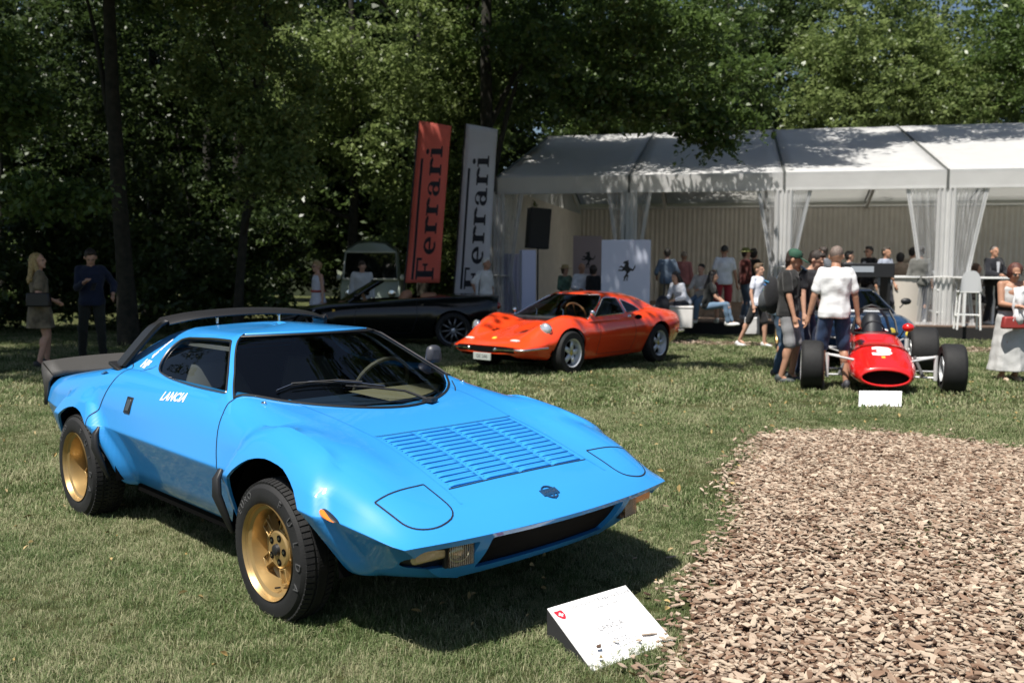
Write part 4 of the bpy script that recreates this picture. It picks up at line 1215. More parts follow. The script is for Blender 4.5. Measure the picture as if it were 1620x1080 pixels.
# ------------------------------------------------------------------ marquee
TD = Vector((.9726, -.2316, 0)).normalized(); TN = Vector((.2316, .9726, 0)).normalized()
T0 = Vector((-.395, 22.8, 0)); RW = 6.8; RZ = 5.56; EZ = 3.23; FZ = 3.60; BW = 12.4
def TP(t, w_, z): return Vector((T0.x+TD.x*t+TN.x*w_, T0.y+TD.y*t+TN.y*w_, z))
def tl(t, w_, z): return tuple(TP(t, w_, z))
POST = [0, 3.27, 6.83, 10.30, 13.75, 17.2]
M_ROOF = clothmat('tent_canvas', (.80, .80, .80), (.80, .80, .78), .52, .55, .15, 4)
M_WHT = mat('white_frame', (.78, .78, .77), .45)
M_DRAPE = clothmat('cream_drape', (.80, .76, .70), (.8, .72, .64), .2, .9, .1, 8)
M_SEAM = mat('grey_seam', (.10, .105, .10), .7)
M_CLEAR = bpy.data.materials.new('clear_film'); M_CLEAR.use_nodes = True
def _clear():
    t = M_CLEAR.node_tree; b = t.nodes['Principled BSDF']; b.inputs['Base Color'].default_value = (.75, .76, .78, 1); b.inputs['Roughness'].default_value = .12
    tr = t.nodes.new('ShaderNodeBsdfTransparent'); tr.inputs[0].default_value = (.86, .87, .88, 1)
    n = t.nodes.new('ShaderNodeTexNoise'); n.inputs['Scale'].default_value = 5; tc = t.nodes.new('ShaderNodeTexCoord')
    mp = t.nodes.new('ShaderNodeMapping'); mp.inputs['Scale'].default_value = (2.5, 2.5, .4); t.links.new(tc.outputs['Object'], mp.inputs[0]); t.links.new(mp.outputs[0], n.inputs['Vector'])
    r = t.nodes.new('ShaderNodeMapRange'); r.inputs['From Min'].default_value = .35; r.inputs['From Max'].default_value = .75; r.inputs['To Min'].default_value = .16; r.inputs['To Max'].default_value = .36
    t.links.new(n.outputs['Fac'], r.inputs['Value'])
    mx = t.nodes.new('ShaderNodeMixShader'); t.links.new(r.outputs[0], mx.inputs[0]); t.links.new(tr.outputs[0], mx.inputs[1]); t.links.new(b.outputs[0], mx.inputs[2])
    t.links.new(mx.outputs[0], t.nodes['Material Output'].inputs[0])
_clear()
tent = thing('marquee', 'long white marquee with open front, clear curtains and pleated cream walls', 'marquee', (0, 0, 0))
# roof, one canvas per bay, front slope sags a little between the arches
def canvas(t0, t1, w0, z0, w1, z1, name='roof_panel', sag=.10):
    P = []
    for i in range(13):
        k = i/12; row = []
        for j in range(11):
            q = j/10; row.append(tl(t0+.03+(t1-t0-.06)*k, w0+(w1-w0)*q, z0+(z1-z0)*q-sag*sin(pi*k)*sin(pi*q)))
        P.append(row)
    m = MB(); m.grid(P); o = m.build(name, M_ROOF, tent, smooth=80)
    s_ = o.modifiers.new('thickness', 'SOLIDIFY'); s_.thickness = .006
for i in range(5):
    canvas(POST[i], POST[i+1], -.02, FZ, RW, RZ); canvas(POST[i], POST[i+1], BW+.6, 3.80, RW, RZ)
    m = MB(); a, b = POST[i]+.035, POST[i+1]-.035
    m.grid([[tl(a, -.05, EZ), tl(a, -.055, FZ+.02)], [tl((a+b)/2, -.05, EZ-.01), tl((a+b)/2, -.055, FZ+.02)], [tl(b, -.05, EZ), tl(b, -.055, FZ+.02)]])
    m.box(tl((a+b)/2, -.05, EZ+.0), (b-a, .03, .05), rz=atan2(TD.y, TD.x))
    o = m.build('valance', M_ROOF, tent)
for i, p in enumerate(POST):
    m = MB(); rz = atan2(TD.y, TD.x)
    m.tube([tl(p, -.02, FZ+.01), tl(p, RW, RZ+.02), tl(p, BW+.6, 3.82)], .035, 4)
    m.box(tl(p, -.06, (EZ+FZ)/2), (.05, .03, .42), rz=rz)
    m.build('arch_seam', M_SEAM, tent)
    m = MB()
    m.box(tl(p, .06, 1.55), (.13, .17, 3.45), rz=rz); m.build('post', M_WHT, tent, bevel=.01)
    m = MB(); m.tube([tl(p, .2, EZ+.1), tl(p, RW, RZ-.12), tl(p, BW, 3.6)], .06, 6)
    m.tube([tl(p, 1.6, EZ+.25), tl(p, 0.1, EZ-.35)], .03, 6)
    m.build('rafter', M_WHT, tent)
    m = MB(); m.tube([tl(p-.09, -.02, EZ), tl(p-.08, -.04, 0)], .012, 5) ; m.build('keder_rope', M_SEAM, tent)
for w_, z in ((.1, EZ+.02), (3.4, 4.42), (RW, RZ-.1), (9.6, 4.7), (BW, 3.62)):
    m = MB(); m.tube([tl(POST[0], w_, z), tl(POST[-1], w_, z)], .045, 6); m.build('purlin', M_WHT, tent)
# gable
m = MB(); m.add([tl(.0, .0, FZ), tl(0, RW, RZ), tl(0, BW+.6, 3.8), tl(0, BW+.6, 3.1), tl(0, 0, EZ)], [(0, 1, 2, 3, 4)]); m.build('gable', M_ROOF, tent)
# pleated walls
def pleats(P0, P1, z0, z1, name, mt, pitch=.16, amp=.035, par=tent, top=.5):
    n = int((P1-P0).length/pitch*6); d = (P1-P0).normalized(); nn = Vector((-d.y, d.x, 0)); rr = random.Random(int(P0.x*97)+3); ph = 0; rows = []
    for i in range(n+1):
        k = i/n; ph += 2*pi/6*(.8+.4*rr.random()); q = P0.lerp(P1, k)
        rows.append([tuple(q+nn*amp*sin(ph)*(top if z == z1 else 1)+Vector((0, 0, z))) for z in (z0, (z0+z1)/2, z1)])
    m = MB(); m.grid(rows); return m.build(name, mt, par, smooth=80)
pleats(TP(.1, BW, 0), TP(17.2, BW, 0), .15, 3.68, 'back_drape', M_DRAPE, .17, .03)
pleats(TP(.12, .35, 0), TP(.12, BW, 0), .1, 3.4, 'side_drape', M_DRAPE, .17, .03)
m = MB(); m.grid([[tl(-.02, w_, z) for z in (-.3, EZ+.3)] for w_ in (.2, 4, 8, 12.9)]); m.build('side_wall', M_ROOF, tent)
m = MB(); m.grid([[tl(t, BW+.5, z) for z in (-.3, 3.9)] for t in (0, 6, 12, 17.2)]); m.build('back_wall', M_ROOF, tent)
# clear curtains gathered at the posts
def gather(p, side, zt, zb, wt, wk, wb, zk, nm='clear_curtain'):
    """curtain hanging from the eave beside post p, drawn in at height zk"""
    rows = []; rr = random.Random(int(p*10)+side); NZ = 18; NU = 30
    fold = [rr.random() for _ in range(NU+1)]; edge = []
    for i in range(NZ+1):
        z = zt+(zb-zt)*i/NZ
        if z > zk: k = (z-zk)/(zt-zk); wd = wk+(wt-wk)*k**1.1
        else: k = (zk-z)/(zk-zb); wd = wk+(wb-wk)*k**.8
        row = []
        for j in range(NU+1):
            u = j/NU; am = .05*(.4+.8*fold[j])*(1-.5*(wd/wt)); row.append(tl(p+side*(.05+wd*u), -.02+am*sin(j*2.1+fold[j]*2), z))
        rows.append(row); edge.append(row[-1])
    m = MB(); m.grid(rows); c = m.build(nm, M_CLEAR, tent, smooth=80)
    m = MB(); m.grid([[tuple(Vector(e)-TD*side*.075+Vector((0, -.012, 0))), tuple(Vector(e)+TD*side*.012+Vector((0, -.012, 0)))] for e in edge]); m.build('curtain_border', M_ROOF, c, smooth=80)
    m = MB(); m.grid([[tuple(Vector(e)-TD*side*(.0)+Vector((0, -.02, 0))) for e in rows[0][::3]], [tuple(Vector(e)+Vector((0, -.02, .07))) for e in rows[0][::3]]]); m.build('curtain_header', M_ROOF, c)
    return rows
for p, both, wt, wk, zk, zb in ((0, (1,), .62, .34, 1.2, .25), (3.27, (-1, 1), .48, .22, 1.5, .25), (6.83, (-1, 1), .56, .22, 1.45, .25), (10.30, (-1, 1), .80, .46, 1.24, -.02), (13.75, (-1, 1), .8, .4, 1.24, 0)):
    for s in both:
        rws = gather(p, s, EZ-.01, zb, wt, wk, wk+.18, zk)
        if p > 9:   # white weighted skirt and tie band
            r = rws[-1]; m = MB(); m.grid([[tuple(Vector(q)+Vector((-.01, -.035, .26))) for q in r[::3]], [tuple(Vector(q)+Vector((0, -.04, -.03))) for q in r[::3]]]); m.build('curtain_hem', M_ROOF, tent)
    m = MB(); m.tube([tl(p-(wk if len(both) > 1 else .05), -.08, zk), tl(p, -.14, zk+.02), tl(p+wk, -.08, zk)], [.03, .035, .03], 6, flat=.5); m.build('tie_band', M_ROOF, tent)
# white drapes bundled at the posts
for p in (0, 3.27, 6.83, 10.30):
    for s_ in (-1, 1):
        pleats(TP(p+s_*.10-.10, -.06, 0), TP(p+s_*.10+.10, -.06, 0), .1 if p > 9 else .2, EZ, 'post_drape', M_ROOF, .10, .035, top=.7)
pleats(TP(.1, -.02, 0), TP(.95, .25, 0), -.1, 1.75, 'corner_drape', mat('lilac_drape', (.60, .58, .70), .8), .12, .05)
# floor
m = MB(); rz = atan2(TD.y, TD.x)
for i in range(34):   # deck boards
    m2 = MB(); t = .25+i*.5; m2.box(tl(t, 6.3, .165), (.492, 13.1, .03), rz=rz)
    m2.build('deck_board', mat('deck_carpet', (.17, .115, .085), .85, noise=.3, nscale=3), tent)
m = MB(); m.box(tl(8.5, -.22, -.02), (17.1, .06, .33), rz=rz); m.box(tl(8.5, 6.3, -.02), (17, 12.9, .30), rz=rz)
m.build('deck_skirt', mat('black_skirt', (.012, .011, .011), .8), tent)

# ------------------------------------------------------------------ things under and before the marquee
def horse(size):
    """plain rearing horse silhouette"""
    P = [(.02, -.50), (.07, -.49), (.05, -.40), (.10, -.28), (.05, -.18), (.12, -.12), (.20, -.02), (.30, -.06), (.36, .04), (.42, .14), (.40, .24), (.34, .12), (.29, .03), (.22, .08), (.14, .12), (.10, .20), (.12, .30), (.08, .38), (.10, .46), (.03, .43), (-.10, .40), (-.16, .33), (-.14, .29), (-.06, .31), (-.08, .22), (-.12, .14), (-.24, .20), (-.34, .13), (-.31, .10), (-.24, .13), (-.16, .06), (-.22, .01), (-.36, .02), (-.38, -.04), (-.33, -.04), (-.20, -.06), (-.10, -.02), (.0, -.10), (-.04, -.22), (-.12, -.32), (-.10, -.44), (-.16, -.50), (-.06, -.50), (-.05, -.42), (-.02, -.32), (.05, -.30), (.01, -.40)]
    return [(x*size, y*size) for x, y in P]
def display_panel(px0, px1, pt, Y, zb, turn, label, tint, hs):
    x0, x1 = wx(px0, Y), wx(px1, Y); zt = wz(pt, Y); t = thing('display_panel', label, 'sign', ((x0+x1)/2, Y, zb), turn, 'panels printed with a rearing horse')
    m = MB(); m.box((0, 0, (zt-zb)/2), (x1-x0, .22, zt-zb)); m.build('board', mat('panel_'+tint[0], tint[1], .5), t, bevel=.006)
    m = MB(); m.prism(horse(hs), Matrix.Translation((.02, -.112, (zt-zb)*(1-.30))) @ Matrix.Rotation(pi/2, 4, 'X'), .003); m.build('horse_emblem', mat('emblem_black', (.012, .012, .014), .6), t, smooth=None)
    return t
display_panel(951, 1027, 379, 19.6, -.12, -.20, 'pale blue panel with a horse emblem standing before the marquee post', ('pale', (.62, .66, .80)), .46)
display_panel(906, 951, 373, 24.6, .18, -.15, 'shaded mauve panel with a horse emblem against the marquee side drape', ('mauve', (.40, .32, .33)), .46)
t = thing('display_panel', 'row of small print at the foot', 'sign') if 0 else None
Y = 21.9; t = thing('loudspeaker', 'black loudspeaker tilted on a stand in the marquee corner', 'loudspeaker', (wx(850, Y), Y, .18), .25)
m = MB(); m.box((0, 0, wz(362, Y)-.18), (.50, .38, .95), ry=.07); m.build('cabinet', mat('speaker_black', (.02, .019, .018), .75, bump=.4, bscale=160), t, bevel=.01)
m = MB(); m.box((0, -.196, wz(362, Y)-.18), (.44, .01, .88), ry=.07); m.build('grille', mat('speaker_cloth', (.03, .028, .026), .9), t)
m = MB(); m.tube([(0, 0, 0), (0, 0, 1.75)], .02, 8); m.box((-.26, 0, 1.45), (.12, .05, .05)); m.box((-.26, 0, 1.25), (.12, .05, .05)); m.box((-.3, 0, 1.35), (.03, .05, .3)); m.build('stand_pole', M_BLK, t)
t = thing('plinth', 'tall lilac white plinth under the black loudspeaker', 'plinth', (wx(834, 21.5), 21.5, .18), .2)
m = MB(); m.box((0, 0, .83), (.34, .3, 1.62)); m.build('column', mat('lilac_plinth', (.60, .62, .82), .6), t, bevel=.01)
Y = 18.9; t = thing('bench', 'low white box bench between the orange car and the crowd', 'bench', (wx(1069, Y), Y+.35, .18), -.23)
m = MB(); m.box((0, 0, .20), (.84, .5, .40)); m.build('base', mat('white_bench', (.70, .68, .66), .5), t, bevel=.015)
m = MB(); m.box((0, 0, .425), (.86, .52, .05)); m.build('cushion', mat('bench_pad', (.62, .60, .58), .7), t, bevel=.02)
def bar_table(x, y, h, r, label, mt):
    t = thing('high_table', label, 'table', (x, y, .18))
    m = MB(); m.box((0, 0, h), (r*2, r*1.5, .04)); m.build('table_top', mt, t, bevel=.006)
    for sx in (-1, 1):
        for sy in (-1, 1):
            m = MB(); m.box((sx*(r-.04), sy*(r*.75-.04), h/2-.01), (.05, .05, h-.03)); m.build('leg', mt, t)
    return t
def stool(x, y, rz, label, group=None):
    t = thing('bar_stool', label, 'stool', (x, y, .18), rz, group)
    m = MB(); m.box((0, 0, .78), (.42, .40, .035)); m.build('seat', M_WHT, t, bevel=.01)
    for sx in (-1, 1):
        for sy in (-1, 1):
            m = MB(); m.tube([(sx*.18, sy*.17, .77), (sx*.22, sy*.20, 0)], .021, 6); m.build('leg', M_WHT, t)
    for z in (.28,):
        for sx in (-1, 1): m = MB(); m.tube([(sx*.205, -.19, z), (sx*.205, .19, z)], .016, 5); m.build('rail', M_WHT, t)
        for sy in (-1, 1): m = MB(); m.tube([(-.205, sy*.19, z+.03), (.205, sy*.19, z+.03)], .016, 5); m.build('rail', M_WHT, t)
    m = MB(); P = [(.2*sin(a), .19-.04*cos(a)*0+.03*(1-cos(a)), .80+.0) for a in (-1.2, -.6, 0, .6, 1.2)]
    rows = []
    for i in range(11):
        u = -1+2*i/10; xx = .21*u; zz = .80+.42*sqrt(max(0, 1-abs(u)**3)); rows.append([(xx, .17, .79), (xx, .21, zz), (xx, .235, zz), (xx, .20, .79)])
    m.grid(rows); m.build('backrest', mat('clear_white_seat', (.62, .63, .65), .3, coat=.5), t)
    return t
GS = 'white bar stools at the high table'
bar_table(wx(1548, 20.3), 20.3, 1.06, .55, 'white high table in front of the man in the dark suit', M_WHT)
stool(wx(1531, 19.0), 19.0, pi-.3, 'white bar stool nearest the right curtain, its back to the lawn', GS)
stool(wx(1500, 20.2), 20.6, pi/2, 'white bar stool half hidden behind the clear curtain', GS)
stool(wx(1575, 21.3), 21.3, .2, 'white bar stool behind the high table by the dark suit', GS)
Y = 21; t = thing('bar_counter', 'cream curved bar counter behind the blue car', 'counter', (wx(1425, Y), Y, .18), 0)
m = MB(); m.lathe([(.52, 0), (.52, 1.05)], 24); m.build('front', mat('counter_cream', (.55, .50, .44), .6), t)
m = MB(); m.lathe([(0, 1.05), (.56, 1.05), (.56, 1.09), (0, 1.09)], 24); m.build('counter_top', M_WHT, t)
Y = 17.6; t = thing('control_desk', 'black flight-case desk with a pale strip behind the man in white', 'desk', (wx(1365, Y), Y, .0), -.1)
m = MB(); m.box((0, 0, 1.40), (.95, .6, .27)); m.build('case', mat('case_black', (.015, .015, .017), .5), t, bevel=.01)
m = MB(); m.box((-.12, -.305, 1.42), (.42, .01, .11)); m.build('label_strip', mat('pale_strip', (.35, .38, .42), .4), t)
for sx in (-.4, .4):
    m = MB(); m.box((sx, 0, .63), (.05, .5, 1.28)); m.build('leg', M_BLK, t)

# ---- banner flags with slab lettering
def arc(cx, cy, r, a0, a1, w_, n=10, sq=1.):
    """thick arc polygon"""
    o = [(cx+(r)*cos(radians(a0+(a1-a0)*i/n)), cy+r*sq*sin(radians(a0+(a1-a0)*i/n))) for i in range(n+1)]
    i_ = [(cx+(r-w_)*cos(radians(a0+(a1-a0)*i/n)), cy+(r-w_*.55)*sq*sin(radians(a0+(a1-a0)*i/n))) for i in range(n+1)]
    return o+i_[::-1]
def rect(x0, y0, x1, y1): return [(x0, y0), (x1, y0), (x1, y1), (x0, y1)]
GLY = {
 'F': (1.02, [rect(.12, 0, .40, 1.4), rect(.0, 0, .54, .13), rect(.0, 1.27, 1.0, 1.4), rect(.38, .64, .74, .77), rect(.64, .52, .74, .90), rect(.89, 1.0, 1.0, 1.32)]),
 'e': (.86, [arc(.42, .47, .40, 0, 300, .21, 20, 1.18), rect(.12, .40, .80, .53)]),
 'r': (.74, [rect(.10, 0, .36, .93), rect(.0, 0, .48, .12), rect(.0, .82, .33, .93), arc(.52, .54, .37, 30, 150, .22, 8, 1.1), (lambda: [(.55+.11*cos(2*pi*i/8), .82+.11*sin(2*pi*i/8)) for i in range(8)])()]),
 'a': (.88, [rect(.50, 0, .71, .70), arc(.40, .64, .31, 0, 170, .14, 10, 1.0), arc(.36, .28, .31, 20, 340, .20, 16, .95), rect(.66, 0, .86, .12), [(.17+.09*cos(2*pi*i/8), .68+.09*sin(2*pi*i/8)) for i in range(8)]]),
 'i': (.50, [rect(.12, 0, .38, .93), rect(.0, 0, .50, .12), rect(.0, .82, .36, .93), [(.25+.13*cos(2*pi*i/10), 1.20+.13*sin(2*pi*i/10)) for i in range(10)]])}
def banner(px0, pyt, pxb, pyb, wpx, Y, label, col, tint, u0, side_line, lean, fold):
    """feather flag: outline in its own plane, printed word reading upward"""
    k = Y/1442.2; x0 = wx(pxb, Y); z0 = wz(pyb, Y); H = (pyb-pyt)*k; W_ = wpx*k
    t = thing('banner_flag', label, 'flag', (x0, Y, GZ(0, Y)), 0)
    dz = z0-GZ(0, Y)
    def pt(u, v):  # u across 0..1, v up 0..1  (sheared and bowed like the photo's)
        return (u*W_*(1-.08*v)+lean*v+fold*v*v, .05*sin(u*3+v*4)+.03*sin(v*9+u*2), dz+v*H-.0*u + (.03*H*(1-u)-.045*H)*ss(v, .8, 1.)-.0)
    n = 30; rows = [[pt(i/6, j/n) for i in range(7)] for j in range(n+1)]
    m = MB(); m.grid(rows); c = m.build('cloth', clothmat('banner_'+tint, col, col, .42, .7, .1, 20), t, smooth=80)
    s_ = c.modifiers.new('thickness', 'SOLIDIFY'); s_.thickness = .004
    pole = [pt(-.03, j/10) for j in range(11)]
    m = MB(); m.tube([(pole[0][0]-.02, 0, 0)]+pole, .018, 8); m.build('pole', M_BLK, t)
    m = MB(); m.box((pole[0][0], 0, .02), (.5, .5, .04)); m.build('foot', M_BLK, t)
    mk = mat('banner_print', (.012, .012, .02), .7)
    # word
    adv = u0*H; S = .134*255/(pyb-pyt)*H
    for ch in 'Ferrari':
        wdt, polys = GLY[ch]; m = MB()
        for pg in polys:
            # text x -> up the flag, text y -> leftwards across
            q = []
            for j in range(len(pg)):
                a, b = pg[j], pg[(j+1) % len(pg)]
                for s2 in range(3): q.append((a[0]+(b[0]-a[0])*s2/3, a[1]+(b[1]-a[1])*s2/3))
            vs = []
            for gx, gy in q:
                v = (adv+gx*S)/H; u = .80-(gy*S*.60)/W_
                p = pt(u, v); vs.append((p[0], p[1]-.008, p[2]))
            m.add(vs, [tuple(range(len(vs)))])
        m.build('letter', mk, c, smooth=None); adv += wdt*S*1.12
    m = MB(); u1 = side_line[1]; w2 = .07; v0, v1 = u0, (adv-.62*S)/H
    m.grid([[(lambda p: (p[0], p[1]-.008, p[2]))(pt(u1, v0+(v1-v0)*j/16)), (lambda p: (p[0], p[1]-.008, p[2]))(pt(u1+w2, v0+(v1-v0)*j/16))] for j in range(17)]); m.build('underline', mk, c)
    return t
banner(641, 193, 641, 448, 54, 20.4, 'red banner flag with a black word running up it', (.95, .24, .18), 'red', .02, (.42, .155), .33, .0)
banner(718, 197, 718, 470, 53, 20.9, 'pale grey banner flag with a black word, right of the red one', (.78, .78, .83), 'grey', .045, (.42, .155), .28, .0)

# ---- pale van deep in the trees
Y = 25.0; t = thing('parked_van', 'pale green and white van parked among the trees behind the black convertible', 'van', (wx(586, Y), Y, GZ(0, Y)), .08)
M_VAN = mat('van_green', (.36, .42, .36), .4, coat=.6); M_VW = mat('van_white', (.62, .64, .62), .4, coat=.4)
vp = [(-.84, .35), (-.86, 1.05), (-.80, 1.25), (-.76, 1.85), (-.66, 2.10), (-.40, 2.26), (0, 2.30), (.40, 2.26), (.66, 2.10), (.76, 1.85), (.80, 1.25), (.86, 1.05), (.84, .35)]
m = MB(); rows = []
for (yy, sc, dz) in ((-.0, .93, -.05), (.10, .98, -.01), (.5, 1, 0), (4.0, 1, 0), (4.2, .95, -.03)): rows.append([(x*sc, yy+(.35*max(0, (z-1.2)) if yy < .2 else 0), z+dz*(z > 1.5)) for x, z in vp])
m.grid(rows); m.add([r for r in rows[0]], [tuple(range(len(vp)))]); b = m.build('body', M_VAN, t, smooth=50)
m = MB(); m.grid([[(x*.985, .16+(.35*max(0, z-1.2))-.20, z+.02) for x, z in ((-.66, 2.09), (-.4, 2.26), (0, 2.31), (.4, 2.26), (.66, 2.09))], [(x*.96, 1.4, z+.03) for x, z in ((-.68, 2.09), (-.4, 2.28), (0, 2.33), (.4, 2.28), (.68, 2.09))]]); m.build('roof_front', M_VW, t, smooth=80)
m = MB(); m.add([(-.72, -.02, 1.27), (.72, -.02, 1.27), (.66, .235, 1.97), (-.66, .235, 1.97)], [(0, 1, 2, 3)]); m.build('windscreen', mat('van_glass', (.01, .012, .012), .08, coat=1), t)
m = MB(); m.tube([(-.74, -.025, 1.25), (.74, -.025, 1.25), (.68, .23, 1.99), (-.68, .23, 1.99), (-.74, -.025, 1.25)], .03, 6, caps=False); m.build('screen_frame', M_VW, t)
for sx in (-1, 1):
    m = MB(); m.lathe([(0, -.06), (.10, -.05), (.115, -.02), (.12, .02)], 16, 'Y', (sx*.58, 0, .85)); m.build('headlight', M_CHR, t)
    m = MB(); m.sphere((sx*.86, .0, 1.30), (.06, .04, .08)); m.build('side_mirror', M_VW, t)
    for yy in (.9, 3.3):
        m = MB(); m.lathe([(0, -.1), (.2, -.1), (.33, -.08), (.34, 0), (.33, .08), (0, .1)], 20, 'X', (sx*.72, yy, .33)); m.build('wheel', M_RUB, t)
m = MB(); m.box((0, -.08, .45), (1.6, .12, .16)); m.build('bumper', M_VW, t, bevel=.03)

# ---- entry cards on the grass
def card(P, h, label, big):
    """P: four ground-frame corners tl,tr,br,bl of the sloping face"""
    c = (P[2]+P[3])/2; t = thing('info_card', label, 'sign', (0, 0, 0))
    n = (P[1]-P[0]).cross(P[3]-P[0]).normalized(); n = n if n.z > 0 else -n
    m = MB(); m.add([tuple(p) for p in P]+[tuple(p-n*.004) for p in P], [(0, 1, 2, 3), (7, 6, 5, 4), (0, 4, 5, 1), (1, 5, 6, 2), (2, 6, 7, 3), (3, 7, 4, 0)])
    m.build('face', mat('card_white', (.86, .86, .86), .5), t, smooth=None)
    g0 = Vector((P[0].x, P[0].y, GZ(0, P[0].y)-.01)); g1 = Vector((P[1].x, P[1].y, GZ(0, P[1].y)-.01)); e = n*.006
    m = MB(); m.add([tuple(P[0]-e), tuple(P[1]-e), tuple(g1), tuple(g0), tuple(P[3]-e), tuple(P[2]-e)], [(0, 1, 2, 3), (0, 3, 4), (1, 5, 2)]); m.build('support', mat('card_back', (.03, .03, .032), .7), t, smooth=None)
    if not big: return t
    xd = (P[1]-P[0]).normalized(); yd = (P[0]-P[3]); W_ = (P[1]-P[0]).length; H = yd.length; yd = (yd-xd*yd.dot(xd)).normalized(); o = P[0]
    def M(u, v, up=.0012): return Matrix((xd, yd, n)).transposed().to_4x4(), o+xd*u*W_+(P[3]-P[0])*v+n*up
    grey = mat('card_print', (.2, .2, .21), .6); fnt = [(.60, .09, 'Concours of Elegance Suisse', .0185, 1.1), (.62, .20, 'Chateau de Coppet', .012, 1), (.50, .42, '1974', .014, 1), (.50, .51, 'LANCIA', .028, 1), (.50, .59, 'Stratos HF', .014, 1), (.50, .70, 'Bertone', .014, 1), (.50, .76, 'Gruppo 4, Torino', .014, 1), (.50, .82, 'Edition 2018', .012, 1)]
    for u, v, s_, sz, kx in fnt:
        R_, q = M(u, v); ob = link('print_line', text_mesh(s_, sz*1.3, 0, sz*.012), grey, t); ob.matrix_world = Matrix.Translation(q) @ R_ @ Matrix.Diagonal((kx*.95, 1, 1, 1))
    R_, q = M(.085, .15)
    m = MB(); m.M = Matrix.Translation(q) @ R_; m.prism([(-.020, .022), (-.010, .025), (0, .022), (.010, .025), (.020, .022), (.019, -.004), (.010, -.020), (0, -.027), (-.010, -.020), (-.019, -.004)], None, .0006); sh = m.build('shield', mat('shield_red', (.55, .02, .04), .5), t, smooth=None)
    m = MB(); m.M = Matrix.Translation(q+n*.001) @ R_; m.box((0, .0, 0), (.022, .0075, .0006)); m.box((0, 0, .0003), (.0075, .022, .0006)); m.build('cross', M_WHITE, sh, smooth=None)
    return t
V3 = Vector
# ------------------------------------------------------------------ the other cars
def coach(par, ST2, paint, warpk, arches, Rarch, wx_=None, name='body', ns=110, front_fill=True, sec_r=None, cock=None, gap_lines=()):
    bm = bmesh.new(); s0, s1 = ST2[0][0], ST2[-1][0]; rings = []
    for i in range(ns+1):
        s = s0+(s1-s0)*i/ns; yB, zB, yC, zC, yS, zS, yH, zH, yV, zV, zT = interp_table(ST2, s)
        P_ = [(yB-.08, zB-.02), (yB, zB), (yC, zC), (yS, zS), (yH, zH), (yV, zV), (0, zT)]
        L = round_section([(*p, 0) for p in P_], sec_r or [0, .35, .45, .45, .48, .48, 0], [2, 5, 5, 4, 4, 5], 4)
        half = []
        for p in L:
            y = p.x; k = warpk[0]*ss(s, warpk[1], s1); kr = warpk[2]*ss(-s, warpk[3], -s0)
            xx = s-k*y*y+kr*y*y; out = 0; zz = p.y
            if y > .4:
                for ax in arches:
                    d = hypot(xx-ax, zz-Rarch[1])-Rarch[0]
                    if d < .12: out = max(out, (1-ss(d, 0, .12))*Rarch[2])
            half.append((xx, y+out, zz))
        full = [(x, -y, z) for x, y, z in half]+[(x, y, z) for x, y, z in half[-2::-1]]
        rings.append([bm.verts.new(p) for p in full])
    nr = len(rings[0])
    for i in range(ns):
        for j in range(nr-1): bm.faces.new((rings[i][j], rings[i+1][j], rings[i+1][j+1], rings[i][j+1]))
    bm.faces.new(rings[0]); bm.faces.new(rings[-1])
    bmesh.ops.recalc_face_normals(bm, faces=bm.faces); tree_ = BVHTree.FromBMesh(bm)
    for ax in arches:
        pg = [(ax+Rarch[0]*cos(a), Rarch[1]+Rarch[0]*sin(a)) for a in [pi*i/18 for i in range(19)]]+[(ax-Rarch[0], .02), (ax+Rarch[0], .02)]
        for s in (-1, 1):
            fs = cut_poly(bm, pg, 'side', lambda f: f.calc_center_median().y*s > .35); bmesh.ops.delete(bm, geom=fs, context='FACES')
    boundary_extrude(bm, lambda e: any(abs(hypot(v.co.x-ax, v.co.z-Rarch[1])-Rarch[0]) < .03 for v in e.verts for ax in arches) and abs(e.verts[0].co.y) > .35, lambda c: Vector((0, -.02 if c.y > 0 else .02, 0)))
    if cock:
        fs = cut_poly(bm, cock, 'top', lambda f: f.calc_center_median().z > .5); bmesh.ops.delete(bm, geom=fs, context='FACES')
    o = finish(bm, name, paint, par, 40); bm.free()
    m = MB(); xa, xb = min(arches), max(arches)
    m.box(((xa+xb)/2, 0, .30), (xb-xa+.9, .95, .22)); m.box(((xa+xb)/2, 0, .30), (xb-xa-.72, 1.3, .2))
    for ax in arches:
        for s in (-1, 1):
            m.grid([[(ax+(Rarch[0]+.02)*cos(a), s*yy, Rarch[1]+(Rarch[0]+.02)*sin(a)) for yy in (.45, .76)] for a in [pi*i/10 for i in range(11)]])
    m.build('chassis', M_WELL, par)
    return o, tree_
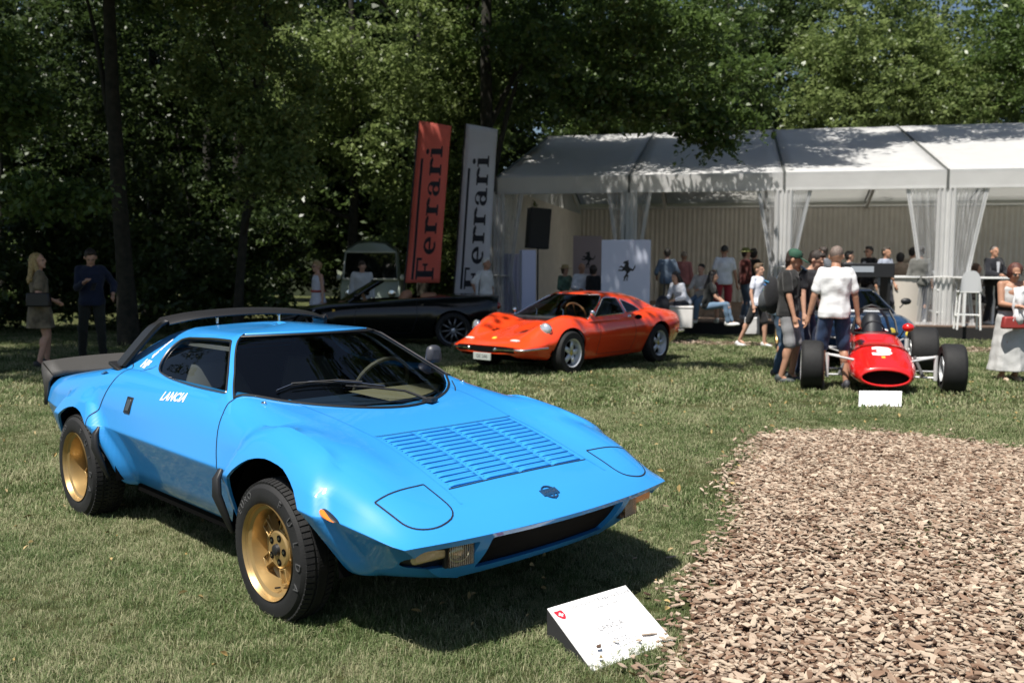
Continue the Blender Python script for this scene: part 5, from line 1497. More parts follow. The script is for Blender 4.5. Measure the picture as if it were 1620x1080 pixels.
def green(par, GT, SY, paint, glass, rear, zs, wins, crown=.03, na=14, header=-2):
    """greenhouse from height slices; wins: list of side-window outlines"""
    def outl(z):
        xf, xa, xr = interp_table(GT, z); Y = interp_table(SY, z)[0]; ya = Y-.03; out = []
        for i in range(na+1):
            y = ya*sin(pi/2*i/na); out.append((xf-(xf-xa)*(y/ya)**2.2, y))
        out += [(xa-.015, ya+.018), (xa-.05, Y-.004)]
        for i in range(1, 19): t = i/18; out.append((xa-.05+(xr-xa+.05)*t, Y-.07*t*t))
        xe, ye = out[-1]; 
        for i in range(1, 7): th = pi/2*i/6; out.append((xe-rear*sin(th), ye*cos(th)))
        return out
    bm = bmesh.new(); G = []
    for z in zs:
        h = outl(z); full = h+[(x, -y) for x, y in h[-2:0:-1]]; G.append([bm.verts.new((x, y, z)) for x, y in full])
    ng = len(G[0]); top = G[-1]; cx = sum(v.co.x for v in top)/ng
    for t in (.08, .2, .4, .6, .85): G.append([bm.verts.new((v.co.x+(cx-v.co.x)*t, v.co.y*(1-t), v.co.z+crown*(1-(1-t)**2.2))) for v in top])
    for i in range(len(G)-1):
        for j in range(ng): k = (j+1) % ng; bm.faces.new((G[i][j], G[i][k], G[i+1][k], G[i+1][j]))
    bm.faces.new(G[-1][::-1]); bmesh.ops.recalc_face_normals(bm, faces=bm.faces); tr = BVHTree.FromBMesh(bm); bm.faces.ensure_lookup_table()
    wsf = [bm.faces[i*ng+j] for i in range(len(zs)+header) for j in list(range(0, na-1))+list(range(ng-na+1, ng))]
    split_part(bm, wsf, 'windscreen', glass, par, offset=-.003)
    for W2 in wins:
        for s in (-1, 1):
            fs = cut_poly(bm, W2, 'side', lambda f: f.calc_center_median().y*s > .25); split_part(bm, fs, 'side_window', glass, par, offset=-.004)
            m = MB(); P_ = [proj_pt(tr, q, 'side', s)[0] for q in W2+[W2[0]]]; P_ = [tuple(p+Vector((0, s*.002, 0))) for p in P_ if p is not None]
            if len(P_) > 2: m.tube(P_, .008, 5, caps=False); m.build('window_trim', M_CHR, par)
    o = finish(bm, 'roof', paint, par, 40); bm.free()
    sl = o.modifiers.new('thickness', 'SOLIDIFY'); sl.thickness = .02; sl.material_offset = 1; o.data.materials.append(M_INT)
    z = zs[header]; h = outl(z); full = h+[(x, -y) for x, y in h[-2:0:-1]]
    m = MB(); m.tube([(full[j][0]+.003, full[j][1], z) for j in list(range(ng-na+1, ng))+list(range(0, na))], .008, 5)
    for s in (-1, 1): m.tube([(outl(z_)[na-1][0]+.003, s*(outl(z_)[na-1][1]+.003), z_) for z_ in zs[:header]], .008, 5)
    m.build('screen_trim', M_CHR, par)
    return o, tr
def cockpit(par, x, z, seatc, lhd=1, w_=.33, trim=None):
    m = MB(); m.box((x-.4, 0, .28), (1.6, 1.2, .04)); m.box((x+.42, 0, z-.08), (.36, 1.2, .14)); m.build('dashboard', trim or M_INT, par, bevel=.03)
    m = MB(); m.box((x-1.15, 0, z-.25), (.06, 1.15, .6)); m.build('bulkhead', M_INT, par)
    for s in (-1, 1):
        m = MB(); cap(m, (x-.40, s*w_, .42), (x-.05, s*w_, .44), .16, .15); cap(m, (x-.48, s*w_, .50), (x-.66, s*w_, z+.10), .15, .10); m.build('seat', seatc, par, smooth=60)
    c = Vector((x+.12, lhd*w_, z+.02)); R_ = Matrix.Rotation(radians(-65), 3, 'Y'); m = MB()
    m.tube([tuple(c+R_ @ Vector((.18*cos(a), .18*sin(a), 0))) for a in [2*pi*i/24 for i in range(25)]], .014, 6, caps=False); m.tube([tuple(c+R_ @ Vector((-.17, 0, 0))), tuple(c), tuple(c+R_ @ Vector((.17, 0, 0)))], .01, 5); m.build('steering_wheel', mat('wood_rim', (.30, .16, .06), .4), par)
def roadwheel(par, x, y, z, R_, wd, rr, mt, nsp, hubm, dish=.04, wide=.05):
    e = thing('wheel', None, None); e.parent = par; e.location = (x, y, z)
    if y > 0: e.rotation_euler = (0, 0, pi)
    h = wd/2; m = MB(); m.lathe([(rr, -h+.01), (rr+.01, -h), (R_-.03, -h), (R_-.008, -h+.02), (R_, -h+.04), (R_, h-.04), (R_-.008, h-.02), (R_-.03, h), (rr, h-.01)], 40, 'Y'); m.build('tyre', M_RUB, e, smooth=30)
    m = MB(); m.lathe([(rr-.002, -h+.005), (rr+.006, -h-.002), (rr-.008, -h+.01), (rr-.015, -h+dish), (rr-.03, -h+dish+.02), (rr-.04, h-.01)], 40, 'Y')
    rim = m.build('rim', mt, e, smooth=30)
    m = MB(); m.lathe([(0, -h+dish+.03), (rr-.02, -h+dish+.03)], 24, 'Y'); m.build('wheel_back', M_WELL, rim)
    for i in range(nsp):
        m = MB(); m.M = Matrix.Rotation(2*pi*i/nsp+.2, 4, 'Y'); m.grid([[(-wide/2, -h+dish-.008, .04), (0, -h+dish-.014, .04), (wide/2, -h+dish-.008, .04)], [(-wide*.4, -h+dish, rr-.02), (0, -h+dish-.006, rr-.02), (wide*.4, -h+dish, rr-.02)]]); o = m.build('spoke', mt, rim); o.modifiers.new('t', 'SOLIDIFY').thickness = -.015
    m = MB(); m.lathe([(0, -h+dish-.03), (.02, -h+dish-.028), (.05, -h+dish-.012), (.052, -h+dish+.02)], 16, 'Y'); m.build('hub', hubm, rim)
    for k_ in ('label', 'category'):
        if k_ in e: del e[k_]
    return e
# ---- orange coupe
M_ORG = mat('orange_paint', (.86, .065, .014), .22, coat=1); M_CG = glassmat('coupe_glass', (.62, .68, .64), .01, 1.5)
oc = thing('sports_car', 'glossy orange-red curvy coupe with chrome bumpers parked before the marquee', 'car', (.98, 14.19, GZ(0, 14.19)), radians(229.8))
SD = [(-2.13, .58, .42, .66, .52, .65, .62, .56, .74, .35, .77, .77), (-2.03, .64, .32, .74, .50, .74, .66, .64, .79, .38, .81, .81), (-1.55, .70, .24, .83, .48, .83, .70, .68, .86, .42, .85, .845), (-1.17, .70, .20, .84, .48, .845, .72, .67, .90, .42, .885, .88), (-.75, .70, .19, .82, .47, .83, .68, .70, .845, .45, .86, .86), (-.2, .69, .18, .80, .46, .81, .64, .72, .78, .5, .80, .80), (.5, .69, .18, .80, .46, .80, .63, .71, .77, .45, .78, .78), (.85, .70, .19, .82, .46, .81, .66, .68, .845, .38, .735, .745), (1.15, .70, .20, .84, .46, .82, .68, .64, .885, .34, .67, .69), (1.4, .69, .22, .82, .46, .79, .64, .60, .835, .32, .615, .635), (1.65, .66, .25, .78, .44, .74, .56, .57, .715, .30, .585, .58), (1.90, .62, .28, .74, .42, .68, .48, .53, .545, .28, .525, .525), (2.07, .58, .31, .70, .41, .63, .445, .48, .475, .25, .475, .475), (2.14, .54, .345, .65, .40, .58, .425, .44, .435, .22, .44, .44)]
body2, tr2 = coach(oc, SD, M_ORG, (.22, 1.0, .16, 1.2), (1.17, -1.17), (.36, .31, .012), cock=[(.66, -.55), (-.95, -.58), (-.95, .58), (.66, .55)])
GD = [(.72, .98, .74, -1.55), (.78, .86, .62, -1.50), (.88, .62, .42, -1.28), (.98, .38, .20, -1.04), (1.05, .22, .06, -.84), (1.12, .08, -.06, -.55)]
SYD = [(.72, .76), (.78, .725), (.88, .665), (.98, .60), (1.05, .54), (1.12, .45)]
green(oc, GD, SYD, M_ORG, M_CG, .34, [.72, .75, .78]+[.78+.34*i/16 for i in range(1, 17)], [roundpoly([(.50, .80), (-.34, .82), (-.32, 1.05), (.02, 1.06), (.16, .99)], [.03, .02, .03, .06, .08], 3), roundpoly([(-.40, .83), (-.82, .85), (-.70, .93), (-.39, 1.03)], [.02, .03, .03, .02], 3)])
cockpit(oc, .30, .80, mat('blue_grey_seat', (.10, .12, .16), .8), 1, .32)
for s in (-1, 1):
    q, n = proj_pt(tr2, (1.50, s*.64), 'top'); n = n if n.z > 0 else -n
    m = MB(); m.sphere((0, 0, 0), (.055, .082, .095), 16, 10); lm = m.build('headlight', mat('headlamp_glass', (.75, .78, .82), .06, coat=1, metal=.6), oc, smooth=80); lm.location = q+Vector((.062, s*.0, -.062)); lm.rotation_euler = (0, 0, s*.25)
    m = MB(); m.lathe([(.080, 0), (.097, .01), (.10, -.02)], 20, 'X'); r_ = m.build('lamp_rim', M_CHR, lm); r_.location = (.01, 0, 0)
    q, n = proj_pt(tr2, (1.93, s*.42), 'top'); m = MB(); m.sphere((q.x+.02, q.y, q.z-.005), (.05, .085, .022), 12, 8); m.build('indicator', mat('clear_lens', (.65, .62, .58), .1, coat=1), oc)
    bp_ = [(2.165-.22*y*y, s*y, .395) for y in (.22, .32, .42, .52, .62)]+[(2.03, s*.69, .40), (1.90, s*.75, .41), (1.72, s*.81, .42)]
    m = MB(); m.tube(bp_, .024, 8, flat=.7); m.build('bumper', M_CHR, oc)
    m = MB(); m.tube([(-1.70, s*.84, .48), (-1.95, s*.80, .48), (-2.12, s*.68, .48), (-2.20, s*.45, .48)], .026, 8); m.build('rear_bumper', M_CHR, oc)
    m = MB(); m.sphere((2.18-.3*.24*.24, s*.24, .395), .028); m.build('overrider', M_CHR, oc)
    q, n = proj_pt(tr2, (-.62, .745), 'side', s)
    m = MB(); m.sphere((q.x, q.y, q.z), (.10, .02, .045), 14, 8); m.build('air_scoop', M_WELL, oc)
    q2, n = proj_pt(tr2, (-.42, .765), 'side', s); m = MB(); m.sphere((q2.x, q2.y+s*.004, q2.z), (.05, .02, .03), 10, 6); m.build('door_catch', M_CHR, oc)
    q, n = proj_pt(tr2, (.60, s*.70), 'top'); m = MB(); m.tube([q, q+Vector((-.01, s*.03, .06))], .010, 6); m.sphere(tuple(q+Vector((-.01, s*.04, .10))), (.03, .045, .045), 10, 8); m.build('side_mirror', M_CHR, oc)
    for k_ in range(3):
        q, n = proj_pt(tr2, (1.62-.05*k_, s*.30), 'top')
        if q: m = MB(); m.box((q.x, q.y, q.z+.001), (.022, .11, .004), ry=.3); m.build('bonnet_slot', M_WELL, oc)
    m = MB(); seam(m, tr2, [(.42, .78), (.44, .6), (.46, .4), (.44, .24), (-.46, .24), (-.50, .5), (-.44, .78)], 'side', s, .008); m.build('door_gap', M_GAP, oc)
for a_, b_ in (((.30, .30), (-.12, .10)), ((.30, -.20), (-.12, -.40))):
    m = MB(); m.tube([(.84, a_[1]+.1, .80), (.70, (a_[1]+b_[1])/2+.1, .87), (.62, b_[1]+.1, .90)], .008, 5); m.build('wiper', M_CHR, oc)
m = MB(); m.grid([[(2.155-.22*y*y+.004, y, .425), (2.145-.22*y*y, y, .35)] for y in [-.52+1.04*i/14 for i in range(15)]]); o = m.build('grille', mat('grille_mesh', (.012, .012, .012), .7), oc)
m = MB(); m.box((2.155, 0, .285), (.02, .32, .10)); pl_ = m.build('number_plate', mat('plate', (.40, .43, .40), .5), oc, bevel=.004)
tm = link('plate_lettering', text_mesh('GE 246', .07), mat('plate_print', (.04, .04, .05), .6), pl_); tm.matrix_local = Matrix.Translation((2.167, 0, .285)) @ Matrix(((0, 0, 1, 0), (1, 0, 0, 0), (0, 1, 0, 0), (0, 0, 0, 1)))
q, n = proj_pt(tr2, (1.90, 0), 'top'); m = MB(); m.lathe([(0, .008), (.034, .006), (.038, 0)], 14, 'Z'); o = m.build('nose_badge', mat('badge_yellow', (.85, .5, .06), .4), oc); o.location = q; o.rotation_euler = (0, .35, 0)
M_SIL = mat('silver_alloy', (.68, .70, .72), .35, metal=.5, coat=.4); M_GH = mat('gold_hub', (.6, .48, .12), .35, metal=.6)
for x_, y_ in ((1.17, .74), (1.17, -.74), (-1.17, .74), (-1.17, -.74)): roadwheel(oc, x_, y_, .315, .315, .18, .195, M_SIL, 5, M_GH, .05, .075)
# ---- black convertible in the shade
M_DK = mat('black_paint', (.004, .005, .005), .25, coat=.6, spec=.3)
bc = thing('convertible', 'low black open convertible in deep shade behind the blue car', 'car', (-2.46, 18.1, GZ(0, 18.1)), radians(183))
SF = [(-2.2, .64, .50, .72, .62, .70, .80, .60, .95, .35, .97, .97), (-2.05, .74, .34, .86, .56, .85, .84, .68, .98, .35, 1.0, 1.0), (-1.6, .78, .24, .93, .52, .93, .80, .72, 1.0, .4, 1.01, 1.01), (-1.25, .78, .2, .94, .5, .95, .80, .72, 1.0, .4, 1.0, 1.0), (-.6, .76, .18, .91, .48, .90, .78, .74, .95, .5, .95, .95), (.3, .76, .18, .90, .48, .89, .76, .74, .89, .5, .90, .90), (1.0, .76, .18, .92, .48, .90, .72, .72, .84, .45, .86, .86), (1.4, .77, .2, .94, .48, .90, .68, .70, .79, .42, .80, .80), (1.8, .74, .24, .90, .46, .84, .60, .62, .70, .4, .70, .70), (2.1, .66, .28, .80, .44, .74, .54, .54, .60, .35, .60, .60), (2.32, .56, .32, .66, .43, .6, .49, .45, .51, .3, .51, .51)]
_, trf = coach(bc, SF, M_DK, (.28, 1.2, .12, 1.6), (1.37, -1.3), (.385, .34, .015), cock=[(.42, -.62), (-.95, -.60), (-.95, .60), (.42, .62)])
m = MB(); rows = []
for i in range(13):
    u = -1+i/6; rows.append([(.98-.28*u*u, .70*u, .86), (.62-.22*u*u, .64*u, 1.08), (.32-.18*u*u, .56*u, 1.26-.02*u*u)])
m.grid(rows); m.build('windscreen', M_CG, bc, smooth=80)
m = MB(); m.tube([rows[0][0], rows[0][1], rows[0][2]]+[r[2] for r in rows]+[rows[-1][1], rows[-1][0]], .022, 6); m.build('screen_frame', M_DK, bc)
cockpit(bc, .30, .88, mat('tan_leather', (.36, .17, .09), .55), 1, .36, mat('tan_leather', (.36, .17, .09), .55))
m = MB(); m.box((-.80, 0, .97), (.28, 1.1, .10)); m.build('rear_deck_trim', mat('tan_leather', (.36, .17, .09), .55), bc, bevel=.04)
for x_, y_ in ((1.37, .80), (1.37, -.80), (-1.3, .80), (-1.3, -.80)): roadwheel(bc, x_, y_, .345, .345, .26, .255, mat('dark_alloy', (.20, .20, .20), .3, metal=.8), 10, M_SIL, .03, .028)
for s in (-1, 1):
    q, n = proj_pt(trf, (.95, .70), 'side', s); m = MB(); m.box((q.x, q.y+s*.002, q.z), (.05, .004, .065)); m.build('wing_shield', mat('badge_yellow', (.85, .5, .06), .4), bc)
    m = MB(); seam(m, trf, [(.50, .86), (.56, .6), (.55, .3), (-.5, .28), (-.62, .6), (-.6, .92)], 'side', s, .008); m.build('door_gap', M_GAP, bc)
    m = MB(); m.sphere((-2.10, s*.58, .80), (.12, .09, .09), 12, 8); m.build('tail_light', mat('tail_red', (.3, .01, .01), .2, coat=1), bc)
    m = MB(); m.tube([(.55, s*.88, .92), (.53, s*.98, .97)], .014, 6); m.sphere((.52, s*1.02, .99), (.05, .09, .06), 10, 8); m.build('side_mirror', M_DK, bc)
# ---- blue sports car behind the racer
M_NAVY = mat('navy_paint', (.012, .04, .10), .25, coat=1)
nc = thing('sports_car', 'dark blue racing coupe with yellow lamps at the deck, behind the red racer', 'car', (5.62, 15.6, GZ(0, 15.6)), radians(262))
SN = [(-1.9, .6, .4, .74, .52, .72, .66, .6, .84, .35, .88, .88), (-1.2, .72, .2, .88, .48, .88, .72, .72, .92, .42, .93, .93), (-.4, .70, .18, .82, .46, .82, .70, .72, .84, .5, .85, .85), (.5, .70, .18, .82, .46, .82, .68, .72, .82, .5, .84, .84), (1.1, .74, .2, .88, .46, .86, .66, .70, .82, .42, .80, .80), (1.5, .72, .24, .86, .44, .82, .60, .66, .74, .4, .72, .72), (1.85, .66, .28, .78, .42, .74, .52, .58, .60, .35, .60, .60), (2.0, .6, .33, .72, .42, .66, .48, .5, .52, .3, .53, .53)]
_, trn = coach(nc, SN, M_NAVY, (.18, 1.2, .12, 1.5), (1.2, -1.2), (.36, .32, .03), cock=[(.55, -.55), (-.8, -.55), (-.8, .55), (.55, .55)])
green(nc, [(.74, 1.0, .80, -.95), (.84, .86, .66, -.9), (1.0, .56, .38, -.78), (1.12, .34, .18, -.66), (1.19, .22, .08, -.58)], [(.74, .76), (.84, .72), (1.0, .62), (1.12, .55), (1.19, .46)], mat('black_gloss', (.012, .012, .014), .3, coat=.6), M_WS, .3, [.74, .80, .84]+[.84+.35*i/12 for i in range(1, 13)], [roundpoly([(.55, .88), (-.5, .90), (-.4, 1.13), (.10, 1.13)], .03, 3)])
cockpit(nc, .30, .85, M_INT, -1, .32)
for s in (-1, 1):
    for yy, c in ((.62, 'y'), (.36, 'y')):
        q, n = proj_pt(trn, (1.80, s*yy), 'top'); m = MB(); m.lathe([(0, .03), (.05, .025), (.062, 0), (.062, -.05)], 16, 'X'); o = m.build('fog_lamp', mat('yellow_lamp', (.80, .60, .08), .2, coat=1), nc); o.location = q+Vector((.09, 0, -.03))
    m = MB(); m.box((1.96-.15*.5, s*.60, .44), (.04, .16, .06)); m.build('indicator', mat('orange_lens', (.7, .18, .03), .3, coat=1), nc)
    m = MB(); m.tube([(.62, s*.80, .90), (.60, s*.86, .96)], .012, 5); m.sphere((.59, s*.90, 1.0), (.045, .085, .055), 10, 8); m.build('side_mirror', M_BLK, nc)
m = MB(); m.box((1.02, .04, .855), (.05, .78, .03), ry=-.2); m.build('wind_deflector', M_WHT, nc)
for x_, y_ in ((1.2, .76), (1.2, -.76), (-1.2, .76), (-1.2, -.76)): roadwheel(nc, x_, y_, .32, .32, .22, .19, M_GOLD, 5, M_BLK, .05, .06)
# ---- red single-seater
M_RED = mat('racing_red', (.62, .012, .010), .25, coat=1)
f1 = thing('racing_car', 'red open-wheel racing car with a white number 3 on its nose, facing the camera', 'racing car', (4.84, 12.20, GZ(0, 12.2)), radians(253.5))
FS = [(1.74, .270, .240, .105), (1.70, .295, .242, .122), (1.62, .325, .25, .140), (1.48, .355, .27, .165), (1.3, .375, .295, .195), (1.08, .38, .33, .225), (.9, .37, .355, .225), (.75, .355, .38, .235), (.45, .345, .42, .265), (.1, .34, .435, .28), (-.3, .335, .43, .27), (-.7, .32, .41, .24), (-.9, .28, .40, .2)]
def f1s(x): 
    T_ = sorted([(a, b, c, d) for a, b, c, d in FS]); return interp_table(T_, x)
bm = bmesh.new(); rg = []; NS = 70; NR = 40
for i in range(NS+1):
    x = 1.74-(2.64)*i/NS; hw, zc, hh = f1s(x); row = []
    for j in range(NR):
        a = 2*pi*j/NR; ca, sa = cos(a), sin(a); e = 2.7; rr_ = (abs(ca)**e+abs(sa)**e)**(-1/e)
        up = 1.0 if sa > 0 else .9
        row.append(bm.verts.new((x, hw*ca*rr_*(1 if sa < .2 else 1-.12*(sa-.2)), zc+hh*sa*rr_*up)))
    rg.append(row)
for i in range(NS):
    for j in range(NR): k = (j+1) % NR; bm.faces.new((rg[i][j], rg[i+1][j], rg[i+1][k], rg[i][k]))
bm.faces.new(rg[-1][::-1]); bmesh.ops.recalc_face_normals(bm, faces=bm.faces); tf1 = BVHTree.FromBMesh(bm)
fs = cut_poly(bm, roundpoly([(.42, -.24), (-.38, -.26), (-.38, .26), (.42, .24)], .12, 5), 'top', lambda f: f.calc_center_median().z > .5); bmesh.ops.delete(bm, geom=fs, context='FACES')
fb = finish(bm, 'body', M_RED, f1, 40); bm.free(); fb.modifiers.new('t', 'SOLIDIFY').thickness = .012
m = MB(); m.tube([(1.742, .268*cos(a), .236+.096*sin(a)) for a in [2*pi*i/32 for i in range(33)]], .014, 8, caps=False); m.build('nose_ring', M_RED, f1)
m = MB(); m.lathe([(0, 0), (1, 0)], 32, 'X'); o = m.build('radiator_mesh', mat('grille_mesh', (.012, .012, .012), .7), f1); o.location = (1.66, 0, .238); o.scale = (1, .29, .115)
m = MB(); m.sphere((1.0, 0, .19), (.5, .30, .08), 16, 8); m.build('belly_pan', mat('belly_reflection', (.55, .48, .04), .5), f1)  # yellow reflection under the nose, painted into the pan's colour
# hatch in the nose top, deflector, plates
m = MB(); P_ = []
for i in range(21):
    y = -.33+.66*i/20; q = proj_pt(tf1, (1.06-.10*(y/.33)**2*0-.5*y*y, y), 'top')[0]
    if q is not None: P_.append([tuple(q+Vector((0, 0, .002))), tuple(q+Vector((.035, 0, .014)))])
m.grid(P_); m.build('hatch_lip', M_RED, f1)
m = MB()
for sgn in (-1, 1): seam(m, tf1, [(1.10, sgn*.30), (1.02, sgn*.22), (1.0, sgn*.10)], 'top', 1, .02)
m.build('hatch_shadow_gap', M_GAP, f1) if m.f else None
n3 = text_mesh('3', .30, 0, .018).copy(); 
for v in n3.vertices:
    q, n = proj_pt(tf1, (1.30+v.co.y*.85, v.co.x*1.15), 'top'); 
    v.co = (q+Vector((.0, 0, .004))) if q is not None else v.co
# mirrored so it reads upright from ahead
for v, v0 in zip(n3.vertices, text_mesh('3', .30, 0, .018).vertices):
    q, n = proj_pt(tf1, (1.27-v0.co.y*1.05, v0.co.x*1.6), 'top')
    if q is not None: v.co = q+Vector((.0, 0, .004))
link('race_number', n3, mat('white_lettering', (.8, .8, .8), .4), f1)
q = proj_pt(tf1, (1.44, 0), 'top')[0]; m = MB(); m.box((q.x, 0, q.z+.003), (.05, .04, .004), ry=.3); m.build('nose_badge', mat('badge_yellow', (.85, .5, .06), .4), f1)
# screen, hoop, seat
rows = []
for i in range(17):
    a = -pi/2+pi*i/16; rows.append([(.30+.22*cos(a), .27*sin(a), .66), (.22+.15*cos(a), .245*sin(a), .82), (.14+.09*cos(a), .17*sin(a), .97)])
m = MB(); m.grid(rows); m.build('aero_screen', glassmat('aero_glass', (.8, .82, .84), .04, 1.6), f1, smooth=80)
m = MB(); m.tube([r[0] for r in rows], .022, 6); m.tube([r[2] for r in rows], .014, 5); m.tube(rows[0], .016, 5); m.tube(rows[-1], .016, 5); m.build('screen_rubber', M_BLK, f1)
m = MB(); m.tube([(-.32, -.26, .60), (-.32, -.19, .84), (-.32, -.09, .97), (-.32, .0, 1.0), (-.32, .09, .97), (-.32, .19, .84), (-.32, .26, .60)], .020, 8); m.build('roll_hoop', M_BLK, f1)
m = MB(); cap(m, (-.10, 0, .40), (-.26, 0, .78), .17, .13); m.build('seat', M_BLK, f1)
m = MB(); c = Vector((.08, 0, .68)); m.tube([tuple(c+Matrix.Rotation(radians(-75), 3, 'Y') @ Vector((.13*cos(a), .13*sin(a), 0))) for a in [2*pi*i/20 for i in range(21)]], .013, 6, caps=False); m.build('steering_wheel', M_BLK, f1)
for s in (-1, 1):
    m = MB(); m.tube([(.30, s*.30, .62), (.32, s*.36, .72)], .009, 5); m.build('mirror_stalk', M_CHR, f1)
    m = MB(); m.sphere((.34, s*.395, .745), (.06, .075, .055), 14, 10); m.build('mirror', M_RED, f1)
    for nm, pts, r_ in (('wishbone', [(1.02, s*.34, .40), (1.14, s*.62, .44)], .017), ('wishbone', [(1.35, s*.32, .40), (1.14, s*.62, .44)], .014), ('lower_arm', [(1.10, s*.34, .19), (1.14, s*.62, .19)], .013), ('track_rod', [(.95, s*.34, .25), (1.08, s*.66, .26)], .010), ('radius_rod', [(.1, s*.33, .36), (-.98, s*.56, .36)], .012), ('radius_rod', [(.1, s*.33, .56), (-.98, s*.50, .50)], .012), ('upright', [(1.14, s*.62, .16), (1.14, s*.62, .46)], .024), ('rear_upright', [(-1.1, s*.56, .16), (-1.1, s*.56, .50)], .03), ('half_shaft', [(-1.1, s*.1, .34), (-1.1, s*.6, .34)], .025)):
        m = MB(); m.tube(pts, r_, 8); m.build(nm, mat('polished_arm', (.72, .72, .72), .35, metal=.3), f1)
    m = MB(); m.tube([(1.16, s*.48, .20), (1.10, s*.38, .44)], .02, 10); m.build('damper', mat('damper_grey', (.12, .12, .12), .4), f1)
    e1 = roadwheel(f1, 1.14, s*.80, .305, .305, .26, .19, M_SIL, 5, M_DKCH, .06, .06)
    e2 = roadwheel(f1, -1.1, s*.77, .335, .335, .36, .19, M_SIL, 5, M_DKCH, .08, .06)
m = MB(); m.box((-1.05, 0, .42), (.55, .40, .34)); m.build('engine', mat('engine_alloy', (.22, .22, .22), .5, metal=.6), f1, bevel=.03)
m = MB()
for s in (-1, 1):
    for i in range(6): m.tube([(-.70-.09*i, s*.08, .60), (-.70-.09*i, s*.09, .74)], [.020, .028], 8)
tag(m.build('intake_trumpets', M_CHR, f1), kind='stuff')
for s in (-1, 1):
    m = MB(); m.tube([(-.7, s*.22, .52), (-.9, s*.30, .60), (-1.3, s*.16, .62), (-1.9, s*.14, .60)], [.022, .03, .04, .05], 8); m.build('exhaust', M_WHT, f1)
# ------------------------------------------------------------------ people
def skinmat(name, c): return mat('skin_'+name, c, .5, noise=.08, nscale=12, spec=.35)
SK = {'fair': skinmat('fair', (.52, .30, .21)), 'tan': skinmat('tan', (.40, .215, .14)), 'pale': skinmat('pale', (.58, .37, .28))}
def fabric(name, c, n=.12): return mat('cloth_'+name, c, .85, noise=n, nscale=7, bump=.5, bscale=14, spec=.25, sheen=.15)
_bake = []
def organic(name, mb, mt, parent, voxel=.011, smooth=4, wr=0, seed=0):
    me = bpy.data.meshes.new(name); me.from_pydata(mb.v, [], mb.f); me.materials.append(mt)
    o = bpy.data.objects.new(name, me); COL.objects.link(o); o.parent = parent
    r = o.modifiers.new('r', 'REMESH'); r.mode = 'VOXEL'; r.voxel_size = voxel; r.use_smooth_shade = True
    s = o.modifiers.new('s', 'SMOOTH'); s.iterations = smooth; s.factor = .5
    _bake.append((o, wr, seed)); return o
def bake_all():
    bpy.context.view_layer.update(); dg = bpy.context.evaluated_depsgraph_get()
    for o, wr, seed in _bake:
        me = bpy.data.meshes.new_from_object(o.evaluated_get(dg)); old = o.data; o.modifiers.clear(); me.name = old.name
        if wr and len(me.vertices):
            n = len(me.vertices); co = np.empty(n*3, np.float32); me.vertices.foreach_get('co', co); co = co.reshape(-1, 3)
            no = np.empty(n*3, np.float32); me.vertices.foreach_get('normal', no); no = no.reshape(-1, 3)
            x, y, z = co.T; s = seed*1.7
            d = np.sin(z*38+np.sin(x*17+s)*2.2+y*9+s)*.5+np.sin(z*19-x*26+s*2)*.5+np.sin(x*45+z*13+y*31)*.3
            co += no*(d*wr)[:, None]; me.vertices.foreach_set('co', co.ravel())
        o.data = me; bpy.data.meshes.remove(old)
    _bake.clear()
def loft(mb, rows, n=20):
    """rows: (centre, rx, ry, yaw) ellipses, closed"""
    vs = []; fs = []
    for c, rx, ry, yaw in rows:
        for j in range(n):
            a = 2*pi*j/n; x, y = rx*cos(a), ry*sin(a); vs.append((c[0]+x*cos(yaw)-y*sin(yaw), c[1]+x*sin(yaw)+y*cos(yaw), c[2]))
    k = len(rows)
    for i in range(k-1):
        for j in range(n): fs.append((i*n+j, i*n+(j+1) % n, (i+1)*n+(j+1) % n, (i+1)*n+j))
    fs.append(tuple(range(n-1, -1, -1))); fs.append(tuple((k-1)*n+j for j in range(n))); mb.add(vs, fs)
def ik(a, t, l1, l2, hint):
    a, t, hint = Vector(a), Vector(t), Vector(hint); d = t-a; L = min(d.length, (l1+l2)*.998); d.normalize()
    x = (l1*l1-l2*l2+L*L)/(2*L); h = sqrt(max(0, l1*l1-x*x)); p = hint-d*hint.dot(d)
    if p.length < 1e-6: p = d.orthogonal()
    p.normalize(); return a+d*x+p*h, a+d*L
